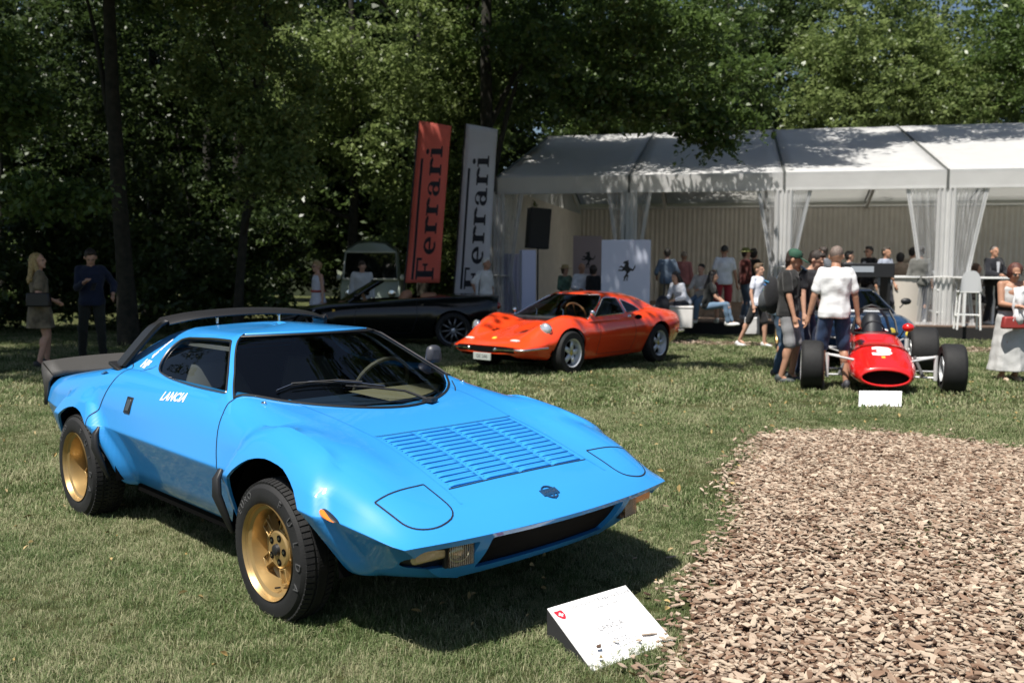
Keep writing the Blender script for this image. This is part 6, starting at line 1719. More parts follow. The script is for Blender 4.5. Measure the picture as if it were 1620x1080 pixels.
def person(label, x, y, heading, H=1.75, z=None, skin='fair', hair=((.03, .02, .015), 'short'), top=None, bottom=None, shoes=(.5, .5, .5),
           hands=None, feet=None, lean=0, head=(0, 0), build=1., sit=0, group=None, near=False, cat='person', female=False, hatc=None, seed=0, twist=0):
    """heading 0 looks at the camera, counter-clockwise positive. hands: two (x,y,z) in body frame"""
    s = H/1.75; z = GZ(x, y) if z is None else z
    t = thing('person', label, cat, (x, y, z), heading, group)
    vx = .0095 if near else .014
    W_ = build*(.92 if female else 1)
    F = Vector((0, -1, 0))
    ph = .93*s if not sit else sit+.09*s
    pel = Vector((0, 0, ph))
    def up(p):   # lean the torso forward about the hips
        v = Vector(p)-pel; v = Matrix.Rotation(lean, 3, 'X') @ v; return pel+v
    T = lambda px, py, pz: up((px, py, ph+(pz-.93)*s))
    sh = [T(-.160*W_*s, .005, 1.405), T(.160*W_*s, .005, 1.405)]; hp = [pel+Vector((-.09*s*W_, 0, -.02)), pel+Vector((.09*s*W_, 0, -.02))]
    if feet is None: feet = [(-.12, .02, 0), (.12, -.02, 0)]
    if hands is None: hands = [(-.27, -.03, .83), (.27, -.03, .83)]
    feet = [Vector(f)*s for f in feet]
    hd_raw = hands; hands = [Vector((h[0]*s, h[1]*s, h[2]*s)) for h in hands]
    kn = []; an = []
    for i in range(2):
        f = feet[i]+Vector((0, .0, .085*s)); k, e = ik(hp[i], f, .43*s, .415*s, F+Vector(((-.1, .1)[i], 0, 0))); kn.append(k); an.append(e)
    el = []; wr = []
    for i in range(2):
        e, w_ = ik(sh[i], hands[i], .29*s, .255*s, (((-.5, .5)[i]), .8, -.4)); el.append(e); wr.append(w_)
    hc = T(0, -.015, 1.625); nk = T(0, .0, 1.46)
    hy, hpch = head; HR = Matrix.Rotation(hy, 3, 'Z') @ Matrix.Rotation(lean*.4+hpch, 3, 'X')
    hc = nk+HR @ Vector((0, -.02*s, .138*s))
    sb = s; s = s*1.07
    HP = lambda a, b, c: tuple(hc+HR @ Vector((a*s, b*s, c*s)))
    s = sb
    # --- body
    m = MB()
    tor = [(.86, .155, .11), (.93, .165, .118), (1.02, .145, .105), (1.12, .140, .10), (1.24, .158, .115), (1.34, .165, .116), (1.42, .13, .09), (1.46, .06, .06)]
    if female: tor = [(.86, .16, .115), (.93, .17, .12), (1.02, .14, .10), (1.10, .122, .09), (1.22, .140, .11), (1.30, .145, .12), (1.40, .125, .085), (1.44, .06, .055)]
    def torso(mb, inf=0, z0=0, z1=9):
        n = 20; vs = []; fs = []; rows = [r for r in tor if z0 <= r[0] <= z1]
        for zz, rx, ry in rows:
            for j in range(n):
                a = 2*pi*j/n; vs.append(tuple(T((rx*W_*s+inf)*cos(a), (ry*s*build+inf)*sin(a), zz)))
        for i in range(len(rows)-1):
            for j in range(n): fs.append((i*n+j, i*n+(j+1) % n, (i+1)*n+(j+1) % n, (i+1)*n+j))
        fs.append(tuple(range(n-1, -1, -1))); fs.append(tuple((len(rows)-1)*n+j for j in range(n))); mb.add(vs, fs)
    torso(m); 
    if sit: m.sphere(tuple(pel), (.16*s, .13*s, .11*s))
    for q_ in sh: cap(m, nk+Vector((0, .01, -.035*s)), q_, .045*s, .048*s)
    cap(m, nk+Vector((0, 0, -.04*s)), tuple(hc-Vector((0, 0, .05*s))), .056*s, .054*s)
    # head: skull, jaw, nose, ears
    s = sb*1.07
    m.M = Matrix.Translation(hc) @ HR.to_4x4()
    m.sphere((0, .012*s, .025*s), (.074*s, .092*s, .092*s), 16, 12); m.sphere((0, -.022*s, -.035*s), (.055*s, .066*s, .075*s), 14, 10)
    m.sphere((0, -.098*s, -.012*s), (.013*s, .018*s, .022*s), 8, 6); m.sphere((0, -.083*s, .022*s), (.045*s, .012*s, .010*s), 8, 6); m.sphere((0, -.082*s, -.052*s), (.024*s, .010*s, .009*s), 8, 6)
    m.sphere((0, -.07*s, -.088*s), (.026*s, .02*s, .018*s), 8, 6)
    for sx in (-1, 1): m.sphere((sx*.078*s, .012*s, -.005*s), (.010*s, .02*s, .030*s), 8, 6)
    m.M = Matrix.Identity(4); s = sb
    for i in range(2):
        cap(m, sh[i], el[i], .047*s*build, .038*s*build); cap(m, el[i], wr[i], .040*s*build, .026*s)
        # hand: palm, thumb, four curled fingers
        d = (wr[i]-el[i]).normalized(); sx = (-1, 1)[i]
        side = Vector((sx, 0, 0)); pn = d.cross(F)
        if pn.length < .3: pn = d.cross(Vector((0, 0, 1)))
        pn.normalize(); fw = pn.cross(d).normalized(); 
        pc = wr[i]+d*.05*s; cap(m, wr[i]+d*.01, wr[i]+d*.075*s, .027*s, .032*s, 8)
        fr = .0088 if near else .011
        for k in range(4):
            o_ = fw*(.0235-.0157*k)*s*1.15; b0 = wr[i]+d*.085*s+o_; ln = (.040, .046, .042, .033)[k]*s; cu = pn*(-sx)*.5
            p1 = b0+(d+cu*.25).normalized()*ln; p2 = p1+(d+cu*1.1).normalized()*ln*.8
            cap(m, b0-d*.03*s, p1, fr, fr*.95, 6); cap(m, p1, p2, fr*.95, fr*.8, 6)
        b0 = wr[i]+d*.03*s+fw*.022*s; p1 = b0+(d*.6+fw*.8).normalized()*.045*s; cap(m, b0, p1, fr*1.25, fr*1.1, 6); cap(m, p1, p1+(d*.9+fw*.2)*.028*s, fr*1.1, fr*.9, 6)
        cap(m, hp[i]+Vector((0, 0, -.01)), kn[i], .083*s*build, .056*s*build); cap(m, kn[i], an[i], .055*s*build, .036*s)
        m.sphere(tuple(kn[i].lerp(an[i], .28)+Vector((0, .016*s, 0))), (.052*s*build, .056*s*build, .10*s), 10, 8)
        cap(m, an[i], an[i]+Vector((0, -.10*s, -.05*s)), .034*s, .03*s, 8)
    organic('body', m, SK[skin], t, vx, 3)
    # eyes, brows, mouth (nearer figures)
    s = sb*1.07
    if near:
        for sx in (-1, 1):
            m = MB(); m.M = Matrix.Translation(hc) @ HR.to_4x4(); m.sphere((sx*.030*s, -.081*s, .006*s), (.012*s, .008*s, .006*s), 8, 6); m.build('eye', mat('eye_dark', (.02, .015, .012), .3), t)
    # --- top
    s = sb
    def sleeve(mb, fr_, inf):
        for i in range(2):
            if fr_ <= 1: cap(mb, sh[i], sh[i].lerp(el[i], fr_), .047*s*build+inf, .046*s*build+inf*1.2)
            else: cap(mb, sh[i], el[i], .046*s*build+inf, .040*s*build+inf); cap(mb, el[i], el[i].lerp(wr[i], fr_-1), .043*s*build+inf, .030*s+inf)
    if top:
        col, kind = top[0], top[1]; m = MB()
        if kind == 'dress':
            rows = [T(0, 0, 1.41)];
            n = 22
            prof = [(1.42, .10, .08), (1.34, .152, .125), (1.22, .155, .13), (1.08, .15, .12), (.98, .18, .14), (.84, .205, .17), (.70, .225, .185), (.60, .235, .195)] if top[2] != 'long' else [(1.42, .09, .07), (1.34, .148, .12), (1.22, .15, .13), (1.08, .145, .12), (.95, .18, .14), (.75, .20, .155), (.5, .22, .20), (.3, .24, .22), (.16, .26, .24)]
            vs = []; fs = []
            for i_, (zz, rx, ry) in enumerate(prof):
                for j in range(n):
                    a = 2*pi*j/n; wv = 1+.05*sin(a*7+seed)*max(0, (1.0-zz))*1.6; vs.append(tuple(T(rx*W_*s*1.08*cos(a)*wv, ry*s*sin(a)*wv, zz)) if zz > .9 else (rx*W_*s*1.08*cos(a)*wv, ry*s*sin(a)*wv, zz*s))
            for i_ in range(len(prof)-1):
                for j in range(n): fs.append((i_*n+j, i_*n+(j+1) % n, (i_+1)*n+(j+1) % n, (i_+1)*n+j))
            fs.append(tuple(range(n))); fs.append(tuple((len(prof)-1)*n+j for j in range(n-1, -1, -1))); m.add(vs, fs)
            if top[2] == 'short': sleeve(m, .75, .02)
            organic('dress', m, col, t, vx, 3, .004, seed)
        else:
            inf = {'tee': .022, 'polo': .022, 'shirt': .024, 'jacket': .034, 'vest': .014}[kind]; z0 = .86 if kind != 'vest' else .9
            torso(m, inf+.004, z0)
            sf = {'tee': .62, 'polo': .60, 'shirt': 1.86, 'jacket': 1.92, 'vest': 0}[kind]
            if len(top) > 2 and top[2]: sf = top[2]
            if sf: sleeve(m, sf, inf*.62)
            for q_ in sh: cap(m, nk+Vector((0, .012, -.045*s)), q_, .050*s, .048*s+inf*.5)
            organic({'tee': 'tee_shirt', 'polo': 'polo_shirt', 'shirt': 'shirt', 'jacket': 'jacket', 'vest': 'top'}[kind], m, col, t, vx, 3, .0055, seed)
            if kind in ('polo', 'shirt', 'jacket'):
                m = MB(); P = [nk+HR @ Vector((.062*s*cos(a), .060*s*sin(a)+.004, -.035*s+.012*sin(a)*s)) for a in [2*pi*i/16 for i in range(17)]]; m.tube(P, .013*s, 6, caps=False, flat=1.6); m.build('collar', col, t)
            if kind == 'jacket':
                m = MB(); vs = [T(-.045, -.155*build, 1.38), T(.045, -.155*build, 1.38), T(.012, -.162*build, 1.02), T(-.012, -.162*build, 1.02)]; m.add([tuple(v) for v in vs], [(0, 1, 2, 3)]); m.build('shirt_front', fabric('front', (.55, .56, .60)), t)
    if bottom:
        col, kind = bottom; m = MB(); inf = .016
        torso(m, .008, .8, 1.03)
        if sit: m.sphere(tuple(pel), (.18*s, .15*s, .12*s))
        fr_ = {'shorts': .92, 'trousers': 2, 'cropped': 1.6, 'skirt': 0}[kind]
        for i in range(2):
            if fr_ <= 1: cap(m, hp[i], hp[i].lerp(kn[i], fr_), .094*s*build, .080*s*build)
            elif fr_: cap(m, hp[i], kn[i], .092*s*build, .070*s*build); cap(m, kn[i], kn[i].lerp(an[i], .95 if fr_ == 2 else .6), .070*s*build, .056*s)
        organic({'shorts': 'shorts', 'trousers': 'trousers', 'cropped': 'trousers', 'skirt': 'skirt'}[kind], m, col, t, vx, 3, .005, seed+3)
    if shoes:
        for i in range(2):
            m = MB(); b = feet[i]; m.sphere((b.x, b.y-.055*s, b.z+.035*s), (.045*s, .135*s, .045*s), 12, 8); m.sphere((b.x, b.y+.02*s, b.z+.065*s), (.042*s, .06*s, .06*s), 10, 8)
            for q, v in enumerate(m.v): m.v[q] = (v[0], v[1], max(v[2], b.z+.004))
            m.build('shoe', mat('shoe_%02d%02d%02d' % tuple(int(c*99) for c in shoes), shoes, .6), t, smooth=60)
    # --- hair / hats
    s = sb*1.07
    if hair:
        hcl, kind = hair; hm = mat('hair_%02d%02d%02d' % tuple(int(c*99) for c in hcl), hcl, .55, noise=.5, nscale=60, bump=.8, bscale=90)
        m = MB(); m.M = Matrix.Translation(hc) @ HR.to_4x4()
        if kind != 'bald': m.sphere((0, .024*s, .040*s), (.081*s, .092*s, .090*s), 16, 12)
        if kind in ('short',): m.sphere((0, -.035*s, .095*s), (.055*s, .05*s, .03*s), 10, 8); m.sphere((0, .05*s, -.01*s), (.068*s, .055*s, .065*s), 10, 8)
        if kind == 'cropped': m = MB(); m.M = Matrix.Translation(hc) @ HR.to_4x4(); m.sphere((0, .018*s, .036*s), (.078*s, .090*s, .088*s), 16, 12)
        if kind == 'bob': m.sphere((0, .03*s, .02*s), (.098*s, .095*s, .11*s), 14, 10); m.sphere((0, .04*s, -.05*s), (.088*s, .07*s, .06*s), 12, 8)
        if kind == 'long':
            m.sphere((0, .05*s, -.02*s), (.085*s, .06*s, .11*s), 12, 10)
            m.M = Matrix.Identity(4)
            for q in (-1, 0, 1): cap(m, hc+HR @ Vector((q*.04*s, .07*s, 0)), T(q*.065, .115, 1.27+.03*abs(q)), .045*s, .035*s)
            for q in (-1, 1): cap(m, hc+HR @ Vector((q*.075*s, .01*s, 0)), T(q*.105, .02, 1.33), .026*s, .03*s)
        if kind == 'bun': m.sphere((0, .10*s, .02*s), (.04*s,)*3, 10, 8)
        if kind != 'bald': organic('hair', m, hm, t, vx*.9, 2, .004, seed)
    if hatc:
        c, kind = hatc; hm = mat('hat_%02d%02d%02d' % tuple(int(q*99) for q in c), c, .8, bump=.3, bscale=60)
        m = MB(); m.M = Matrix.Translation(hc) @ HR.to_4x4()
        if kind == 'cap':
            m.lathe([(.090*s, .035*s), (.094*s, .06*s), (.088*s, .095*s), (.06*s, .125*s), (0, .138*s)], 18, 'Z', (0, .012*s, 0)); m.build('cap', hm, t, smooth=60)
            m = MB(); m.M = Matrix.Translation(hc) @ HR.to_4x4(); m.grid([[(u*.078*s, -.06*s-.02*s*(1-u*u), .050*s), (u*.060*s, -.155*s-.02*s*(1-u*u)*1.6, .028*s-.012*u*u*s)] for u in [-1+.25*i for i in range(9)]]); o = m.build('peak', hm, t, smooth=60); o.modifiers.new('t', 'SOLIDIFY').thickness = .006
        else:
            m.lathe([(.165*s, .045*s), (.16*s, .055*s), (.09*s, .062*s), (.085*s, .12*s), (.06*s, .14*s), (0, .142*s)], 20, 'Z', (0, .01*s, 0)); m.build('sun_hat', hm, t, smooth=40)
    s = sb
    return t, dict(hc=hc, HR=HR, wr=wr, el=el, sh=sh, s=s, pel=pel, T=T, nk=nk)
def glasses(p, k):
    m = MB(); m.M = Matrix.Translation(k['hc']) @ k['HR'].to_4x4(); s = k['s']
    for sx in (-1, 1): m.box((sx*.032*s, -.096*s, .006*s), (.052*s, .006, .036*s)); m.tube([(sx*.058*s, -.095*s, .01*s), (sx*.082*s, .01*s, .01*s)], .003, 5)
    m.box((0, -.098*s, .010*s), (.03*s, .005, .008)); m.build('sunglasses', mat('dark_glasses', (.008, .008, .01), .15, coat=1), p, bevel=.003)
def bag(label, loc, dims, col, cat='handbag', strap=None, rz=0, soft=.02):
    t = thing({'handbag': 'handbag', 'backpack': 'backpack', 'bag': 'carrier_bag'}[cat], label, cat, loc, rz)
    m = MB(); m.box((0, 0, 0), dims, taper=.9); m.build('bag_body', col, t, bevel=soft)
    if strap:
        m = MB(); m.tube([tuple(Vector(p)-Vector(loc)) if rz == 0 else p for p in strap], .009, 6); m.build('strap', col, t)
    return t
K = fabric
DZ = .18
def P(label, px, Y, heading, **kw):
    """stand someone at photo column px, depth Y"""
    deck = kw.pop('deck', False)
    if deck: kw['z'] = DZ
    return person(label, wx(px, Y), Y, heading, **kw)
R90 = pi/2
# ---- on the lawn, left
p, k = P('blonde woman in a short patterned dress with a black bag on her hip', 62, 13.3, 2.2, H=1.70, female=True, hair=((.36, .25, .10), 'long'), top=(fabric('print', (.16, .13, .085), .6), 'dress', 'short'), shoes=(.02, .02, .02), hands=[(-.18, -.16, 1.02), (.24, .02, .84)], feet=[(-.10, .05, 0), (.16, -.10, 0)], near=True, seed=1, head=(-.6, -.1))
bag('black leather handbag hanging at the blonde woman\'s back', (wx(64, 13.1), 13.05, .93), (.34, .12, .20), mat('black_leather', (.008, .008, .009), .4), 'handbag', rz=.1)
p, k = P('dark-haired man in a navy jumper looking down at his phone', 145, 14.1, .35, H=1.80, skin='fair', hair=((.03, .02, .015), 'short'), top=(fabric('navy', (.014, .020, .045)), 'shirt', 1.7), bottom=(fabric('dark_olive', (.018, .020, .016)), 'trousers'), shoes=(.5, .5, .48), hands=[(-.06, -.30, 1.22), (.30, -.10, 1.02)], feet=[(-.15, .0, 0), (.14, -.06, 0)], head=(.1, .45), near=True, seed=2)
t = thing('mobile_phone', 'dark phone held up by the man in the navy jumper', 'phone', (wx(147, 13.75), 13.78, 1.10)); m = MB(); m.box((0, 0, 0), (.07, .01, .14), rx=-.7); m.build('phone_case', M_BLK, t, bevel=.003)
# ---- behind the black convertible
p, k = P('woman in a sleeveless white dress with a red belt and dark glasses', 503, 19.2, -.9, H=1.68, female=True, hair=((.40, .26, .12), 'short'), top=(fabric('white_a', (.62, .64, .72)), 'dress', 'none'), shoes=(.4, .3, .2), near=False, seed=3); glasses(p, k)
m = MB(); m.tube([tuple(k['T'](.150*cos(a), .128*sin(a), 1.07)) for a in [2*pi*i/16 for i in range(17)]], .026, 6, caps=False); m.build('belt', fabric('red_belt', (.42, .05, .03)), p)
P('man in a loose white shirt leaning over beside the pale van', 572, 20.5, .3, H=1.72, hair=((.05, .03, .02), 'short'), top=(fabric('white_b', (.60, .60, .60)), 'shirt'), bottom=(fabric('grey_a', (.10, .10, .11)), 'trousers'), build=1.12, head=(0, .3), seed=4, lean=.12)
p, k = P('white-haired man in a white shirt with a white jumper over his shoulders', 768, 20.3, 1.0, H=1.78, skin='tan', hair=((.62, .60, .56), 'short'), top=(fabric('white_c', (.70, .69, .67)), 'shirt', .9), bottom=(fabric('royal_navy', (.012, .03, .12)), 'trousers'), shoes=(.15, .08, .05), hands=[(-.22, .10, .95), (.24, -.05, .86)], seed=5)
m = MB(); m.grid([[tuple(k['T'](sx, yy, zz)) for sx, yy, zz in ((-.23, -.02, 1.42+.02), (-.28, .02, 1.2), (-.27, .05, .95), (-.24, .06, .80))], [tuple(k['T'](sx, yy, zz)) for sx, yy, zz in ((-.20, .12, 1.42), (-.24, .15, 1.2), (-.22, .17, .95), (-.20, .16, .80))], [tuple(k['T'](sx, yy, zz)) for sx, yy, zz in ((-.05, .15, 1.46), (-.10, .17, 1.3), (-.12, .18, 1.1), (-.14, .17, .92))], [tuple(k['T'](sx, yy, zz)) for sx, yy, zz in ((.14, .13, 1.46), (.12, .16, 1.36), (.10, .17, 1.25), (.08, .16, 1.15))]]); o = m.build('draped_jumper', fabric('white_d', (.74, .74, .74)), p, smooth=80); o.modifiers.new('t', 'SOLIDIFY').thickness = .03
# ---- seated in the corner of the marquee
GSE = dict(deck=True, sit=.45)
P('seated woman in a straw sun hat and green patterned blouse', 893, 22.9, .5, H=1.66, female=True, hair=((.10, .06, .03), 'bob'), hatc=((.42, .32, .16), 'hat'), top=(fabric('green_print', (.08, .14, .10), .7), 'shirt'), bottom=(fabric('dk', (.03, .03, .04)), 'trousers'), feet=[(-.12, -.5, 0), (.12, -.5, 0)], hands=[(-.15, -.3, .70), (.15, -.3, .70)], seed=6, **GSE)
P('seated bald man in a white shirt beside the woman in the straw hat', 919, 22.6, .3, H=1.78, skin='tan', hair=((.1, .1, .1), 'bald'), top=(fabric('white_e', (.66, .67, .72)), 'shirt'), bottom=(fabric('dk', (.03, .03, .04)), 'trousers'), feet=[(-.12, -.5, 0), (.12, -.5, 0)], hands=[(-.15, -.3, .70), (.15, -.3, .70)], seed=7, **GSE)
P('seated dark-haired person at the edge of the pale blue horse panel', 938, 22.3, 2.4, H=1.68, hair=((.03, .018, .014), 'bob'), top=(fabric('black_a', (.02, .02, .022)), 'shirt'), bottom=(fabric('dk', (.03, .03, .04)), 'trousers'), feet=[(-.12, -.5, 0), (.12, -.5, 0)], hands=[(-.15, -.3, .70), (.15, -.3, .70)], seed=8, **GSE)
# ---- crowd on the deck
P('man in a slate blue shirt seen from behind near the cream drape', 1054, 22.2, pi, H=1.74, hair=((.03, .025, .02), 'short'), top=(fabric('slate', (.15, .20, .27)), 'shirt', 1.4), bottom=(fabric('khaki', (.30, .24, .15)), 'trousers'), deck=True, seed=9, hands=[(-.22, -.2, 1.02), (.22, -.2, 1.02)])
P('man in a faded rose shirt turned away beside the slate blue shirt', 1080, 23.4, 2.6, H=1.68, skin='tan', hair=((.25, .2, .16), 'cropped'), top=(fabric('rose', (.42, .17, .16)), 'shirt'), bottom=(fabric('khaki', (.30, .24, .15)), 'trousers'), deck=True, seed=10)
P('woman in white with black hair bending low over the bench', 1082, 19.6, -.9, H=1.62, female=True, sit=.42, hair=((.012, .01, .01), 'long'), top=(fabric('white_f', (.62, .64, .70)), 'shirt'), bottom=(fabric('dk', (.03, .03, .04)), 'trousers'), lean=.55, feet=[(-.12, -.45, 0), (.12, -.45, 0)], hands=[(-.1, -.55, .62), (.15, -.5, .62)], deck=True, seed=11)
P('black-haired woman in a pale blouse sitting and talking', 1108, 21.0, -.7, H=1.66, sit=.50, female=True, hair=((.012, .01, .01), 'bun'), top=(fabric('cream_a', (.55, .50, .46)), 'shirt'), bottom=(fabric('blue_jean', (.12, .19, .28)), 'trousers'), feet=[(-.1, -.55, 0), (.15, -.5, 0)], hands=[(-.1, -.4, .80), (.15, -.4, .80)], deck=True, seed=12)
P('seated person in black top and jeans with white trainers at the deck edge', 1118, 19.9, 1.2, H=1.66, sit=.35, female=True, hair=((.012, .01, .01), 'long'), top=(fabric('black_b', (.015, .017, .017)), 'tee'), bottom=(fabric('blue_jean', (.12, .19, .28)), 'trousers'), shoes=(.7, .7, .7), feet=[(-.1, -.50, 0), (.12, -.55, 0)], hands=[(-.1, -.4, .50), (.15, -.4, .50)], deck=True, lean=.2, seed=13)
P('man in white tee shirt and crimson shorts seen from behind', 1144, 20.6, pi+.1, H=1.78, skin='tan', hair=((.03, .022, .018), 'cropped'), top=(fabric('white_g', (.66, .66, .68)), 'tee'), bottom=(fabric('crimson', (.34, .035, .05)), 'shorts'), shoes=(.66, .66, .62), hands=[(-.30, 0, .86), (.30, 0, .86)], feet=[(-.14, .05, 0), (.14, 0, 0)], deck=True, build=1.06, seed=14)
P('person in an olive felt hat and dark red top behind the schoolboy', 1177, 22.0, 1.8, H=1.74, hair=((.05, .03, .02), 'short'), hatc=((.16, .17, .05), 'hat'), top=(fabric('oxblood', (.10, .025, .02)), 'shirt'), bottom=(fabric('jean_b', (.10, .14, .19)), 'trousers'), deck=True, seed=15)
P('dark-haired woman in black with a pale scarf by the curtain', 1190, 22.8, 2.2, H=1.76, female=True, hair=((.015, .012, .01), 'bob'), top=(fabric('black_b', (.015, .017, .017)), 'shirt'), bottom=(fabric('jean_b', (.10, .14, .19)), 'trousers'), deck=True, seed=16)
P('boy in a white polo shirt and black shorts stepping off the deck', 1198, 17.8, .75, H=1.66, skin='fair', hair=((.10, .055, .03), 'short'), top=(fabric('white_h', (.68, .70, .78)), 'polo'), bottom=(fabric('black_c', (.018, .018, .02)), 'shorts'), shoes=(.62, .62, .62), hands=[(-.24, -.05, .88), (.20, -.15, .88)], feet=[(-.14, .34, 0), (.10, -.12, 0)], build=.92, near=True, seed=17)
bag('white carrier bag carried low beside the boy in the white polo', (wx(1192, 18.1), 18.2, .28), (.30, .14, .34), fabric('bag_white', (.62, .62, .62)), 'bag')
# ---- group by the racing car
p, k = P('young man in green cap, black tee shirt and grey shorts with rucksack', 1246, 11.9, 1.15, H=1.77, skin='tan', hair=((.04, .025, .02), 'short'), hatc=((.02, .075, .045), 'cap'), top=(fabric('black_d', (.022, .022, .022)), 'tee', .7), bottom=(fabric('grey_shorts', (.26, .26, .27)), 'shorts'), shoes=(.04, .05, .05), hands=[(-.26, -.12, .84), (.25, -.06, .84)], feet=[(-.10, .05, 0), (.12, -.05, 0)], head=(.1, .32), near=True, seed=18, build=1.0)
hx, hy = p.location.x, p.location.y
bk = thing('backpack', 'black rucksack with blue and green trim on the young man\'s back', 'backpack', (hx-.185, hy+.075, 1.14+GZ(0, hy)), 1.15)
m = MB(); m.sphere((0, 0, 0), (.16, .12, .25), 16, 12); m.build('bag_body', fabric('ruck_black', (.014, .014, .016)), bk)
m = MB(); m.sphere((0, .10, -.08), (.13, .08, .14), 14, 10); m.build('front_pocket', fabric('ruck_grey', (.05, .055, .06)), bk)
for nm, c, zz in (('blue_trim', (.04, .16, .42), .12), ('green_trim', (.10, .42, .16), .05), ('blue_trim', (.05, .20, .35), .17)):
    m = MB(); m.tube([(-.11, .03, zz), (-.075, .08, zz+.02), (0, .11, zz+.02), (.075, .08, zz)], .012, 6); m.build(nm, fabric(nm+str(zz), c), bk)
m = MB(); m.tube([(-.10, -.08, .22), (-.10, -.22, .30), (-.09, -.34, .22), (-.10, -.34, 0), (-.10, -.10, -.16)], .018, 6); m.build('strap', fabric('ruck_black', (.014, .014, .016)), bk)
m = MB(); m.tube([(.10, -.08, .22), (.10, -.22, .30), (.09, -.34, .22), (.10, -.34, 0), (.10, -.10, -.16)], .018, 6); m.build('strap', fabric('ruck_black', (.014, .014, .016)), bk)
P('person in blue jeans and blue cap stooping behind the young man', 1232, 12.6, 1.3, H=1.72, skin='tan', hair=((.04, .03, .02), 'short'), hatc=((.05, .12, .20), 'cap'), top=(fabric('blue_grey', (.10, .15, .20)), 'tee'), bottom=(fabric('jeans_c', (.045, .085, .14)), 'trousers'), shoes=(.05, .05, .05), lean=.18, head=(0, .4), near=True, seed=19)
P('dark-haired young man in a black printed tee shirt peering at the car', 1272, 12.7, .9, H=1.80, skin='fair', hair=((.025, .018, .015), 'short'), top=(fabric('black_e', (.02, .02, .024)), 'tee'), bottom=(fabric('jeans_d', (.02, .03, .06)), 'trousers'), shoes=(.06, .06, .06), lean=.12, head=(0, .45), hands=[(-.26, -.1, .86), (.2, -.16, .90)], near=True, seed=20)
P('close-cropped man in white polo shirt and denim shorts, back to camera', 1320, 11.25, pi-.12, H=1.80, skin='tan', hair=((.16, .12, .10), 'cropped'), top=(fabric('white_i', (.76, .76, .77)), 'polo', .72), bottom=(fabric('denim', (.022, .042, .095), .3), 'shorts'), shoes=(.05, .05, .06), hands=[(-.29, -.05, .86), (.30, -.03, .84)], feet=[(-.16, .02, 0), (.13, .0, 0)], head=(-.25, .25), build=1.02, near=True, seed=21)
# ---- inside, right half
P('man in a steel grey jacket leaning towards the control desk', 1306, 20.5, -2.2, H=1.76, deck=True, hair=((.03, .02, .02), 'short'), top=(fabric('steel', (.13, .14, .16)), 'jacket'), bottom=(fabric('dk', (.03, .03, .04)), 'trousers'), lean=.15, seed=22)
P('small dark-haired person just visible behind the cropped man\'s head', 1340, 21.5, 1.5, H=1.68, deck=True, hair=((.02, .016, .014), 'short'), top=(fabric('dk2', (.06, .06, .07)), 'shirt'), bottom=(fabric('dk', (.03, .03, .04)), 'trousers'), seed=23)
p, k = P('man in black suit and sunglasses standing in profile before the drape', 1372, 21.8, -1.1, H=1.80, deck=True, skin='tan', hair=((.015, .012, .012), 'short'), top=(fabric('suit_black', (.010, .010, .012)), 'jacket'), bottom=(fabric('suit_black', (.010, .010, .012)), 'trousers'), seed=24); glasses(p, k)
P('man in a pale blue shirt talking at the counter', 1398, 20.6, .5, H=1.76, deck=True, skin='tan', hair=((.05, .04, .03), 'short'), top=(fabric('pale_blue', (.28, .31, .38)), 'shirt', 1.5), bottom=(fabric('dk', (.03, .03, .04)), 'trousers'), hands=[(-.2, -.25, 1.05), (.2, -.1, .9)], seed=25)
P('person with black hair and tan top seen from behind at the bar', 1421, 22.2, 2.8, H=1.66, deck=True, hair=((.012, .01, .01), 'bob'), top=(fabric('sand', (.34, .26, .19)), 'shirt'), bottom=(fabric('dk', (.03, .03, .04)), 'trousers'), seed=26)
P('tall man in beige shirt with black hair at the bar, half turned', 1440, 22.6, 2.4, H=1.80, deck=True, hair=((.012, .01, .01), 'short'), top=(fabric('beige', (.36, .31, .24)), 'shirt'), bottom=(fabric('dk', (.03, .03, .04)), 'trousers'), seed=27)
P('man in a dark grey shirt and navy trousers leaning on the counter', 1453, 20.6, 2.9, H=1.78, deck=True, hair=((.02, .016, .014), 'short'), top=(fabric('char', (.13, .13, .12)), 'shirt', 1.3), bottom=(fabric('navy_t', (.02, .03, .06)), 'trousers'), seed=28)
P('grey-haired man in dark suit and open white shirt at the high table', 1568, 20.7, .2, H=1.80, deck=True, skin='tan', hair=((.14, .12, .11), 'cropped'), top=(fabric('suit_ink', (.012, .013, .018)), 'jacket'), bottom=(fabric('suit_ink', (.012, .013, .018)), 'trousers'), hands=[(-.12, -.34, 1.10), (.16, -.32, 1.12)], near=True, seed=29)
P('person seated low behind the high table with brown hair', 1541, 21.5, .9, H=1.66, deck=True, sit=.55, hair=((.09, .05, .03), 'bob'), top=(fabric('grey_b', (.22, .20, .19)), 'shirt'), bottom=(fabric('dk', (.03, .03, .04)), 'trousers'), feet=[(-.12, -.4, 0), (.12, -.4, 0)], hands=[(-.2, -.3, .95), (.2, -.3, .95)], seed=30)
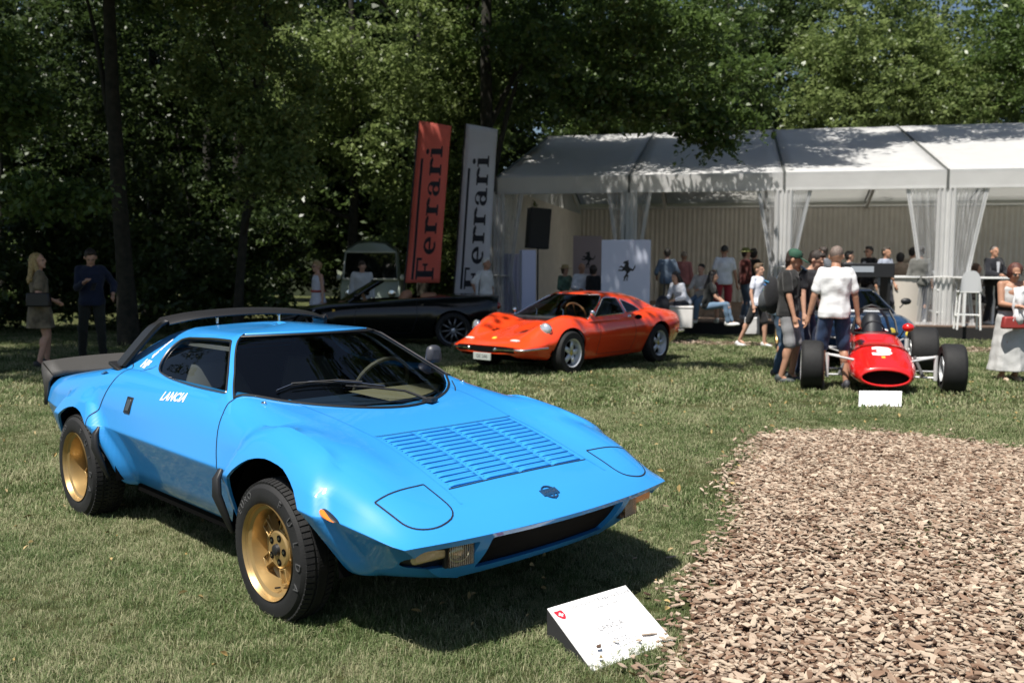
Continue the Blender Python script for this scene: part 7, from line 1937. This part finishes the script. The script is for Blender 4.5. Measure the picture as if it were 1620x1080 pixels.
# ---- far right
p, k = P('woman in long pale grey dress and big dark glasses reading something', 1600, 12.2, .0, H=1.62, female=True, skin='tan', hair=((.10, .035, .025), 'bob'), top=(fabric('grey_dress', (.46, .46, .45)), 'dress', 'long'), shoes=(.5, .38, .28), hands=[(-.08, -.30, 1.10), (.10, -.28, 1.06)], feet=[(-.11, -.03, 0), (.11, .03, 0)], head=(-.15, .42), near=True, seed=31, build=1.12); glasses(p, k)
m = MB(); m.tube([tuple(k['T'](.165*cos(a), .14*sin(a), 1.06)) for a in [2*pi*i/16 for i in range(17)]], .03, 6, caps=False); m.build('belt', fabric('black_belt', (.02, .02, .022)), p)
bag('small red handbag at the waist of the woman in the long grey dress', (wx(1604, 12.0), 11.95, .74), (.36, .10, .16), mat('red_leather', (.30, .04, .035), .45), 'handbag')
m = MB(); q = V3((wx(1614, 12.0), 11.93, .98)); rows = []
for i in range(9):
    u = i/8; rows.append([(q.x-.14+.28*u+.02*sin(j*2+i), q.y+.03*sin(i*1.9)+.02*sin(j*2.3), q.z+.24-.5*j/6-.05*abs(u-.5)) for j in range(7)])
m.grid(rows); o = m.build('white_cardigan', fabric('cardigan', (.74, .74, .75)), None, smooth=80); tag(o, 'white cardigan draped over the arm of the woman in grey', 'cardigan'); o.modifiers.new('t', 'SOLIDIFY').thickness = .025
bake_all()
# rucksack set down by the bench
bk = thing('backpack', 'dark rucksack hooked on the end of the white bench', 'backpack', (wx(1048, 18.6), 18.62, .66), 0); m = MB(); m.sphere((0, 0, 0), (.15, .11, .21), 14, 10); m.build('bag_body', fabric('ruck_dark', (.02, .022, .03)), bk)
m = MB(); m.tube([(.02, -.02, .18), (.03, -.03, .42), (.02, 0, .55)], .014, 6); m.build('strap', fabric('ruck_dark', (.02, .022, .03)), bk)
# the entry cards
card([V3((.1428, 3.44, .122)), V3((.478, 3.703, .122)), V3((.6307, 3.4116, .005)), V3((.2953, 3.149, .005))], 0, 'white entry card with a red shield, propped on the grass by the blue car', True)
card([V3((3.727, 9.70, .133)), V3((4.192, 9.72, .129)), V3((4.149, 9.62, -.022)), V3((3.688, 9.60, -.022))], 0, 'blank white entry card on the lawn before the red racing car', False)
